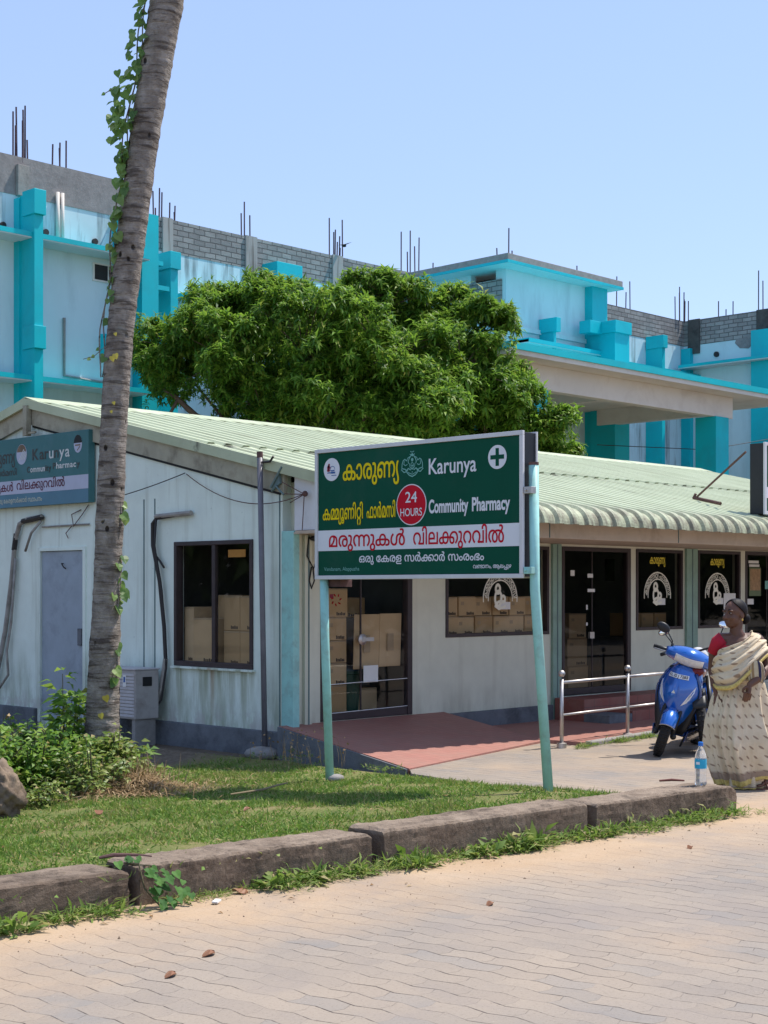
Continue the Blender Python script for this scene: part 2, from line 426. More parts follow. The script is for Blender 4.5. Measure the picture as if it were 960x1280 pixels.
M['rebar'] = plain('rebar_iron', (.085, .055, .07), .8, .3, 20)
M['grey_pipe'] = plain('grey_painted_pipe', (.15, .145, .165), .45, .15, 8)
M['pvc'] = plain('dirty_pvc_pipe', (.30, .28, .25), .6, .25, 8, dirt=(.1, .08, .07), dirt_amt=.8)
M['cable'] = plain('black_cable', (.03, .026, .026), .6)
M['white'] = plain('white_paint', (.72, .72, .72), .5, .04)
M['paper'] = plain('white_paper', (.70, .69, .66), .8, .05)
def cardboard():
    k = NT('brown_cardboard'); oi = k.n('ObjectInfo')
    c = k.ramp(oi.outputs['Random'], [(0, (.40, .25, .125)), (.5, (.52, .34, .18)), (1, (.60, .42, .25))])
    c = k.mix(k.rng(k.noise(k.coord(), 5, 5, .6), .4, .7, 0, .25), c, (.36, .23, .12))
    return k.fin(c, .85, .15)
M['cardboard'] = cardboard()
M['cardtape'] = plain('packing_tape', (.36, .25, .15), .35)
M['ink'] = plain('dark_print', (.05, .035, .03), .8)

# ------------------------------------------------------------------ ground
def sheet(name, pts, z0, z1, mat):
    b = MB(); b.prism([(x, y, z0) for x, y in pts], (0, 0, z1 - z0)); return tag(b.build(name, mat), kind='structure')
g = MB(); g.box(-400, 400, -400, 400, -.6, -.16); tag(g.build('ground', M['ground']), kind='structure')

def kerb_y(x): return -5.02 - .094*(x + 6.37)          # road-side foot of the kerb
sheet('road', [(-60, -60), (60, -60), (60, -2.02), (2.3, -1.98), (2.24, -1.47), (-.43, -2.10), (-.62, -2.3), (-.78, -3.4), (-.7, -4.6), (-.62, kerb_y(-.62)+.1),
               (-6.5, kerb_y(-6.5)+.1), (-60, kerb_y(-60)+.1)], -.3, 0, M['road'])

def sstep(a, b, x):
    t = min(1, max(0, (x-a)/(b-a))); return t*t*(3-2*t)
def lawn_z(x, y):
    n = math.sin(x*2.1+y*1.3)*.010 + math.sin(x*4.7-y*3.1)*.006
    z = -.07 + .235*(1 - sstep(-5.2, .2, y)**.9)
    edge = sstep(-.62, -1.7, x)
    z = z*edge + .012*(1-edge) - .05*(1-sstep(-.62, -.9, x))
    return z + n*edge
lw = MB()
def lawn_pt(u, v):
    x = -.66 - (v**1.25)*20
    y0 = kerb_y(x) + .25; y1 = 9.6 if x < -.25 else .3
    if x > -.9: y1 = -2.15 - 2*(-.66 - x)*-1
    y = y0 + (y1-y0)*u
    xx = min(x, -.005) if y > -.1 else x
    return (xx, y, lawn_z(x, y))
lw.grid(lambda u, v: lawn_pt(u, v), 90, 80)
lw.box(-20.66, -.66, -4.9, 9.6, -.5, -.45)
tag(lw.build('lawn_ground', M['lawn'], smooth=True), kind='structure')
sl = MB(); sl.box(-.9, .0, -2.1, 9.6, -.3, -.095); tag(sl.build('soil_strip', M['lawn']), kind='structure')

# red tiled terrace in front of the shop, with a low cement edge
b = MB(); b.prism([(2.28, -1.47, -.05), (2.34, -1.96, -.05), (14.5, -.42, -.05), (14.5, .0, -.05), (2.28, 0, -.05)], (0, 0, .085))
tag(b.build('terrace_floor', M['red_tile']), kind='structure')
b = MB(); b.prism([(2.33, -2.06, -.05), (14.5, -.52, -.05), (14.5, -.424, -.05), (2.34, -1.964, -.05)], (0, 0, .10))
tag(b.build('terrace_kerb', M['concrete'], bevel=.015), kind='structure')

# ------------------------------------------------------------------ kerb blocks
def kerb_block(x0, x1, label, h=.2, skew=0., round_end=False):
    t = MB(); n = 56
    def pt(u, v):
        x = x0 + (x1-x0)*u
        prof = [(0, -.08), (.0, .05), (.003, h-.014), (.014, h), (.15, h+.002), (.288, h), (.3, h-.014), (.305, -.08)]
        i = min(int(v*7+1e-6), 6); f = v*7 - i
        a, c = prof[i], prof[i+1]; d = a[0] + (c[0]-a[0])*f; z = a[1] + (c[1]-a[1])*f
        e = min(u, 1-u)*(x1-x0)
        chip = (.011*math.sin(x*5.3+1)*math.sin(x*2.1) + .005*math.sin(x*17)*math.sin(x*7.7) + .003*math.sin(x*61+d*30)) * (1 if z > h-.05 else .5)
        if round_end and u > .8:
            q = (u-.8)/.2; z *= 1 - .42*q**3; d = .155 + (d-.155)*(1-.45*q**2.5)
        if e < .03 and z > 0: z -= (.03-e)*.5
        q_ = Vector((x, d*1.3, z*1.3)); n1 = mnoise.noise(q_*6.5); n2 = mnoise.noise(q_*23); n3 = mnoise.noise(q_*55)
        cr = .006*n1 + .005*n2 + .0035*n3
        if v < .62 and z > h-.06: cr -= .020*max(0, n1+n2*.5-.18)          # broken upper edge
        lip = 1 if z > 0 else .3
        return (x + .012*n2, kerb_y(x) + d + skew*(u-.5) - (cr*.8 if d < .1 else -cr*.3)*lip, z + cr*.7*lip + chip*.25)
    t.grid(lambda u, v: pt(u, v), n*2, 42)
    for u in (0., 1.):
        t.poly([pt(u, v/42) for v in range(43)])
    return tag(t.build('kerb_block', M['kerb'], smooth=False), label, 'kerb', 'concrete kerb blocks beside the road')
kerb_block(-12.0, -5.66, 'long concrete kerb block at the far left, left of the round-leaved creeper', .19, .02)
kerb_block(-5.60, -4.08, 'brown concrete kerb block between the creeper and the first dark gap', .205, -.01)
kerb_block(-3.98, -2.26, 'concrete kerb block with dark open gaps at both its ends, near the sign post', .215, -.012)
kerb_block(-2.17, -.56, 'concrete kerb block with a rounded worn end, carrying the water bottle', .2, .01, True)
# ------------------------------------------------------------------ the pharmacy building
ph = thing('pharmacy_building', 'low mint green pharmacy building with a pale green corrugated metal roof', 'building', (0, 0, 0))
def roof_z(y): return 3.9 - .2264*abs(y - 4.7)
def cells(b, u0, u1, w0, w1, holes, put):
    us = sorted({u0, u1, *[min(max(h[i], u0), u1) for h in holes for i in (0, 1)]})
    ws = sorted({w0, w1, *[min(max(h[i], w0), w1) for h in holes for i in (2, 3)]})
    for i in range(len(us)-1):
        j = 0
        while j < len(ws)-1:
            cu = (us[i]+us[i+1])/2
            inside = lambda jj: any(h[0] < cu < h[1] and h[2] < (ws[jj]+ws[jj+1])/2 < h[3] for h in holes)
            if inside(j): j += 1; continue
            k = j
            while k+1 < len(ws)-1 and not inside(k+1): k += 1
            put(us[i], us[i+1], ws[j], ws[k+1]); j = k+1
# gable wall (x = 0) with the window and the steel door
b = MB()
cells(b, .08, 9.4, -.12, 2.76, [(.53, 1.84, .78, 2.13), (3.52, 4.53, .02, 2.12)], lambda a, c, d, e: b.box(0, .12, a, c, d, e))
b.prism([(0, .08, 2.76), (0, 9.4, 2.76), (0, 9.4, roof_z(9.4)-.06), (0, 4.7, roof_z(4.7)-.06), (0, .08, roof_z(.08)-.06)], (.12, 0, 0))
b.build('gable_wall', M['mint'], ph)
b = MB()
shop_holes = [(.45, 1.83, .24, 2.05), (2.38, 4.25, 1.07, 2.13), (4.51, 5.96, .3, 2.14), (6.08, 7.17, 1.08, 2.14), (7.54, 8.64, 1.08, 2.15), (8.78, 10.2, .3, 2.16), (10.6, 11.8, 1.08, 2.15), (12.3, 13.6, 1.08, 2.15)]
cells(b, .12, 14.8, -.1, 2.7, shop_holes, lambda a, c, d, e: b.box(a, c, 0, .12, d, e))
b.build('shop_wall', M['cream'], ph)
b = MB(); b.box(14.68, 14.8, .12, 9.4, -.1, 2.76); b.prism([(14.68, .0, 2.76), (14.68, 9.4, 2.76), (14.68, 4.7, 3.82)], (.12, 0, 0)); b.build('far_gable_wall', M['mint'], ph)
b = MB(); b.box(.12, 14.68, 9.28, 9.4, -.1, 2.76); b.build('back_wall', M['mint'], ph)
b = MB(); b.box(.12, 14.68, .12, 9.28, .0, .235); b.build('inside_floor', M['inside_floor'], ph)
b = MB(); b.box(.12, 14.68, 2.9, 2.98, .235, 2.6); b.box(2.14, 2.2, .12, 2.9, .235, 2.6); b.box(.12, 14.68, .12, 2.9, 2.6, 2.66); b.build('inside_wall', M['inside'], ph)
# corner post, wall joints, plinths, pilasters
b = MB(); b.box(-.02, .065, -.105, .075, -.1, 2.2); b.build('corner_post', M['teal_post'], ph, bevel=.006)
for y in (.12, 2.20, 2.40, 3.2, 6.2, 7.4):
    b = MB(); b.box(-.006, .0, y-.008, y+.008, .17, 2.62); b.build('wall_joint', M['joint'], ph)
b = MB(); b.box(-.06, -.002, .09, 3.5, -.14, .165); b.box(-.06, -.002, 4.55, 9.4, -.14, .165); b.build('plinth', M['plinth'], ph, bevel=.008)
b = MB(); b.box(2.36, 4.28, -.05, -.002, -.1, .215); b.build('plinth', M['plinth'], ph, bevel=.006)
for x0, x1 in ((.20, .30), (4.29, 4.46), (7.22, 7.49), (10.3, 10.5)):
    b = MB(); b.box(x0, x1, -.04, -.002, .0, 2.165); b.build('pilaster', M['green_trim'] if x0 > 1 else M['cream'], ph, bevel=.004)
    b = MB(); b.box((x0+x1)/2-.008, (x0+x1)/2+.008, -.046, -.04, .05, 2.16); b.build('pilaster_groove', M['joint'], ph)
# box eave over the shop front
b = MB(); b.box(-.005, .015, -1.39, -.14, 2.205, roof_z(-.14)-.07)
b.prism([(.0, -1.39, 2.205), (.0, -.1, 2.205), (.0, -.1, roof_z(-.1)-.07), (.0, -1.39, roof_z(-1.39)-.07)], (.012, 0, 0))
b.build('eave_end_board', M['white_box'], ph)
b = MB(); b.box(-.02, 14.8, -1.42, -1.395, 2.155, 2.47); b.build('fascia', M['beige_board'], ph, bevel=.004)
b = MB()
for i in range(6): b.box(-.015+i*2.47, 2.452+i*2.47, -1.395, -.0, 2.168, 2.185)
b.build('soffit', M['beige_board'], ph)
b = MB(); b.box(-.03, .012, -1.41, -.14, 2.165, 2.20); b.build('eave_end_trim', M['beige_board'], ph, bevel=.004)
for x in (.9, 2.45, 4.9, 7.36, 9.8): 
    b = MB(); b.box(x-.005, x+.005, -1.427, -1.42, 2.16, 2.46); b.build('fascia_joint', M['joint'], ph)

# corrugated roof: ribbed sheets with a curved eave
def rib(x):
    p = (x % .25)/.25
    if p < .36: return 0.
    if p < .48: return (p-.36)/.12
    if p < .80: return 1.
    if p < .92: return (.92-p)/.12
    return 0.
xs = sorted({round(k*.25 + d, 4) for k in range(-2, 60) for d in (0, .09, .12, .16, .20, .23)})
xs = [x for x in xs if -.07 <= x <= 14.95]
def ribbed(b, prof, h=.032):
    """prof: (y, z, ny, nz) along the slope"""
    n0 = len(b.v)
    for (y, z, ny, nz) in prof:
        for x in xs:
            r = rib(x)*h; b.v.append((x, y + ny*r, z + nz*r))
    m = len(xs)
    for i in range(len(prof)-1):
        for k in range(m-1): b._f((n0+i*m+k, n0+i*m+k+1, n0+(i+1)*m+k+1, n0+(i+1)*m+k))
s = math.hypot(1, .2264); NY, NZ = -.2264/s, 1/s
front_low = [(y, roof_z(y), NY, NZ) for y in np.linspace(1.6, -1.62, 10)]
y0, z0 = -1.62, roof_z(-1.62); ang0 = math.atan2(.2264, 1)
for i in range(1, 9):
    a = ang0 + (R(84)-ang0)*i/8; rad = .21
    cy, cz = y0 + rad*math.sin(ang0), z0 - rad*math.cos(ang0)
    front_low.append((cy - rad*math.sin(a), cz + rad*math.cos(a), -math.sin(a), math.cos(a)))
b = MB(); ribbed(b, front_low); o = b.build('eave_roof_sheet', M['roof'], ph)
sd = o.modifiers.new('thick', 'SOLIDIFY'); sd.thickness = .012; sd.offset = -1
b = MB(); ribbed(b, [(y, roof_z(y)+.022, NY, NZ) for y in np.linspace(4.7, 1.42, 10)]); o = b.build('upper_roof_sheet', M['roof'], ph)
sd = o.modifiers.new('thick', 'SOLIDIFY'); sd.thickness = .012; sd.offset = -1
b = MB(); ribbed(b, [(y, roof_z(y), -NY, NZ) for y in np.linspace(4.7, 10.6, 8)]); o = b.build('rear_roof_sheet', M['roof'], ph)
sd = o.modifiers.new('thick', 'SOLIDIFY'); sd.thickness = .012; sd.offset = -1
b = MB()
for k in range(6):
    x0 = -.085 + k*2.51; x1 = x0 + 2.55
    dz = .004*(k % 2)
    b.prism([(x0, 4.42, roof_z(4.42)+.045+dz), (x0, 4.70, 3.9+.06+dz), (x0, 4.98, roof_z(4.98)+.045+dz), (x0, 4.98, roof_z(4.98)+.053+dz), (x0, 4.70, 3.97+dz), (x0, 4.42, roof_z(4.42)+.053+dz)], (x1-x0, 0, 0))
b.build('ridge_cap', M['roof'], ph)
# rake trim and boards on both gables
for x0, x1, nm in ((-.098, -.066, 'rake_trim'), (14.93, 14.96, 'rake_trim')):
    for ya, yb in ((-1.6, 4.7), (4.7, 10.6)):
        b = MB(); b.prism([(x0, ya, roof_z(ya)-.06), (x0, yb, roof_z(yb)-.06), (x0, yb, roof_z(yb)+.05), (x0, ya, roof_z(ya)+.05)], (x1-x0, 0, 0)); b.build(nm, M['roof'], ph)
b = MB(); b.prism([(-.05, .0, roof_z(0)-.26), (-.05, 4.66, roof_z(4.66)-.26), (-.05, 4.66, roof_z(4.66)-.02), (-.05, 0, roof_z(0)-.02)], (.045, 0, 0)); b.build('rake_board', M['rake_board'], ph)
b = MB(); b.prism([(-.05, 4.74, roof_z(4.74)-.26), (-.05, 9.4, roof_z(9.4)-.26), (-.05, 9.4, roof_z(9.4)-.02), (-.05, 4.74, roof_z(4.74)-.02)], (.045, 0, 0)); b.build('rake_board', M['rake_board'], ph)
b = MB(); b.prism([(-.02, .1, roof_z(.1)-.29), (-.02, 4.64, roof_z(4.64)-.29), (-.02, 4.64, roof_z(4.64)-.262), (-.02, .1, roof_z(.1)-.262)], (.018, 0, 0)); b.build('rake_gap', M['dark'], ph)
b = MB(); b.box(-.13, -.06, 4.60, 4.68, roof_z(4.64)-.40, roof_z(4.64)-.03); b.box(-.11, -.08, 4.45, 4.62, roof_z(4.64)-.38, roof_z(4.64)-.355); b.build('ridge_bracket', M['rake_board'], ph)
b = MB(); b.prism([(-.09, .02, 2.68), (-.09, .16, 2.60), (-.09, .05, 2.80)], (.03, 0, 0)); b.tube([(-.1, .15, 2.64), (-.1, -.02, 2.84)], .012); b.tube([(-.1, .08, 2.66), (-.1, -.05, 2.56)], .010); b.build('rake_bracket', M['joint'], ph)
# steel door in the gable
d = MB(); d.box(.01, .05, 3.58, 4.47, .04, 2.07)
door = d.build('steel_door', M['steel_door'], ph, bevel=.004)
b = MB(); b.box(-.02, .1, 3.52, 3.575, .0, 2.12); b.box(-.02, .1, 4.475, 4.53, .0, 2.12); b.box(-.02, .1, 3.575, 4.475, 2.075, 2.12); b.build('door_frame', M['mint'], door, bevel=.004)
b = MB(); b.tube([(-.0, 3.95, 1.86), (-.03, 3.95, 1.88), (-.03, 3.99, 1.92), (-.0, 4.0, 1.92)], .008); b.build('handle', M['cable'], door)
b = MB(); b.box(-.004, .009, 3.62, 3.7, .95, 1.15); b.build('lock_plate', M['plinth'], door)
# sliding window in the gable
w = thing('gable_window', None, None, (0, .53, .78)); w.parent = ph
b = MB()
b.box(-.02, .08, .53, 1.84, .78, .835); b.box(-.02, .08, .53, 1.84, 2.085, 2.13); b.box(-.02, .08, .53, .575, .835, 2.085); b.box(-.02, .08, 1.795, 1.84, .835, 2.085)
b.box(-.01, .035, 1.145, 1.2, .835, 2.085); b.box(.02, .07, 1.18, 1.225, .835, 2.085)
b.build('window_frame', M['brown_frame'], w, bevel=.004)
b = MB(); b.poly([(.01, .575, .835), (.01, 1.145, .835), (.01, 1.145, 2.085), (.01, .575, 2.085)]); b.build('pane', M['glass'], w)
b = MB(); b.poly([(.045, 1.225, .835), (.045, 1.795, .835), (.045, 1.795, 2.085), (.045, 1.225, 2.085)]); b.build('pane', M['glass'], w)
b = MB(); b.box(.036, .042, .70, .98, 1.95, 2.03); b.build('orange_sticker', plain('orange_sticker_paper', (.55, .24, .05), .7), w)
b = MB(); b.box(-.05, .0, .5, 1.87, .755, .778); b.build('window_sill', M['mint'], w)
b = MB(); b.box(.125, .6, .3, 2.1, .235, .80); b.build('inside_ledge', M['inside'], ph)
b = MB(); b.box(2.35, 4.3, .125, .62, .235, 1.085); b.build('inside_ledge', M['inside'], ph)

# shop windows and glass doors
def shop_window(x0, x1, z0, z1, name='shop_window', split=()):
    w = thing(name, None, None, (x0, 0, z0)); w.parent = ph
    b = MB(); t = .04
    b.box(x0, x1, -.015, .06, z0, z0+t); b.box(x0, x1, -.015, .06, z1-t, z1); b.box(x0, x0+t, -.015, .06, z0+t, z1-t); b.box(x1-t, x1, -.015, .06, z0+t, z1-t)
    for q in split: b.box(q-.02, q+.02, -.01, .05, z0+t, z1-t)
    b.build('window_frame', M['brown_frame'], w, bevel=.003)
    b = MB(); b.poly([(x0+t, .02, z0+t), (x1-t, .02, z0+t), (x1-t, .02, z1-t), (x0+t, .02, z1-t)]); b.build('pane', M['glass'] if x0 < 3 else M['glass_dark'], w)
    return w
SW = [shop_window(2.38, 4.25, 1.07, 2.13), shop_window(6.08, 7.17, 1.08, 2.14), shop_window(7.54, 8.64, 1.08, 2.15), shop_window(10.6, 11.8, 1.08, 2.15), shop_window(12.3, 13.6, 1.08, 2.15)]
def glass_door(x0, x1, z0, z1, tall=False):
    w = thing('glass_door', None, None, (x0, 0, z0)); w.parent = ph
    b = MB(); b.box(x0, x0+.05, -.01, .07, z0, z1); b.box(x1-.075, x1, -.01, .07, z0, z1); b.box(x0+.05, x1-.075, -.01, .07, z1-.05, z1); b.box(x0+.05, x1-.075, -.0, .06, z0, z0+.08)
    xm = (x0+x1)/2 - .08; b.box(xm-.008, xm+.008, .015, .035, z0+.08, z1-.05)
    b.build('door_frame', M['brown_frame'], w, bevel=.003)
    b = MB(); b.poly([(x0+.05, .02, z0+.08), (xm-.008, .02, z0+.08), (xm-.008, .02, z1-.05), (x0+.05, .02, z1-.05)]); b.build('pane', M['glass'] if x0 < 3 else M['glass_dark'], w)
    b = MB(); b.poly([(xm+.008, .02, z0+.08), (x1-.075, .02, z0+.08), (x1-.075, .02, z1-.05), (xm+.008, .02, z1-.05)]); b.build('pane', M['glass'] if x0 < 3 else M['glass_dark'], w)
    return w, xm
GD1, xm1 = glass_door(.45, 1.83, .245, 2.05)
GD2, xm2 = glass_door(4.51, 5.96, .31, 2.14)
GD3, xm3 = glass_door(8.78, 10.2, .31, 2.16)
b = MB(); b.lathe([(.0, 0), (.055, 0), (.06, .02), (.03, .035), (.0, .035)], (xm1, .01, 1.08), 16, Matrix.Rotation(R(90), 3, 'X')); b.box(xm1+.03, xm1+.16, -.02, .005, 1.06, 1.1); b.build('door_lock', M['steel'], GD1)
b = MB(); b.box(xm1+.03, xm1+.25, .009, .012, .62, .80); b.build('paper_notice', M['paper'], GD1, bevel=.0)
for k in range(2):
    b = MB(); b.tube([(.5, .0, .62-.3*k), (1.76, .0, .64-.3*k)], .004, 6); b.build('door_cord', M['white'], GD1)
for (xa, xb, za, zb) in ((5.05, 5.16, 1.76, 1.81), (5.05, 5.2, 1.58, 1.62), (5.02, 5.05, 1.36, 1.42), (5.02, 5.05, 1.16, 1.2), (4.7, 4.78, 1.78, 1.85), (5.42, 5.62, 1.72, 2.0)):
    b = MB(); b.box(xa, xb, .008, .011, za, zb); b.build('paper_notice', M['glass_dark'] if xb-xa > .15 and zb-za > .2 else M['paper'], GD2)
b = MB(); b.box(5.05, 5.14, -.03, .0, 1.0, 1.08); b.build('door_lock', M['steel'], GD2)

# entrance ramp and steps
b = MB()
top = [(-.12, -.0, .238), (2.35, -.0, .238), (2.30, -1.46, .022), (-.44, -2.10, .012)]
b.poly(top); b.poly([(x, y, -.3) for x, y, z in reversed(top)])
for i in range(4):
    p, q = top[i], top[(i+1) % 4]; b.poly([p, q, (q[0], q[1], -.3), (p[0], p[1], -.3)])
rp = tag(b.build('entrance_ramp', [M['red_tile']]), 'red tiled ramp sloping down from the glass door to the paving', 'ramp')
b = MB(); b.prism([(-.13, -.01, -.2), (-.13, -.01, .232), (-.452, -2.09, .006), (-.452, -2.09, -.2)], (-.02, -.0, 0)); b.build('ramp_side', M['plinth'], rp)
b = MB(); b.box(4.3, 6.7, -.5, -.055, .0, .298); st = tag(b.build('entrance_steps', M['red_step'], bevel=.006), 'dark red tiled steps below the right-hand glass door', 'steps')
b = MB(); b.box(4.75, 9.6, -.88, -.503, .0, .16); b.build('lower_step', M['red_step'], st, bevel=.006)
b = MB(); b.box(4.28, 4.745, -.88, -.503, .0, .13); b.build('step_end', M['plinth'], st, bevel=.006)
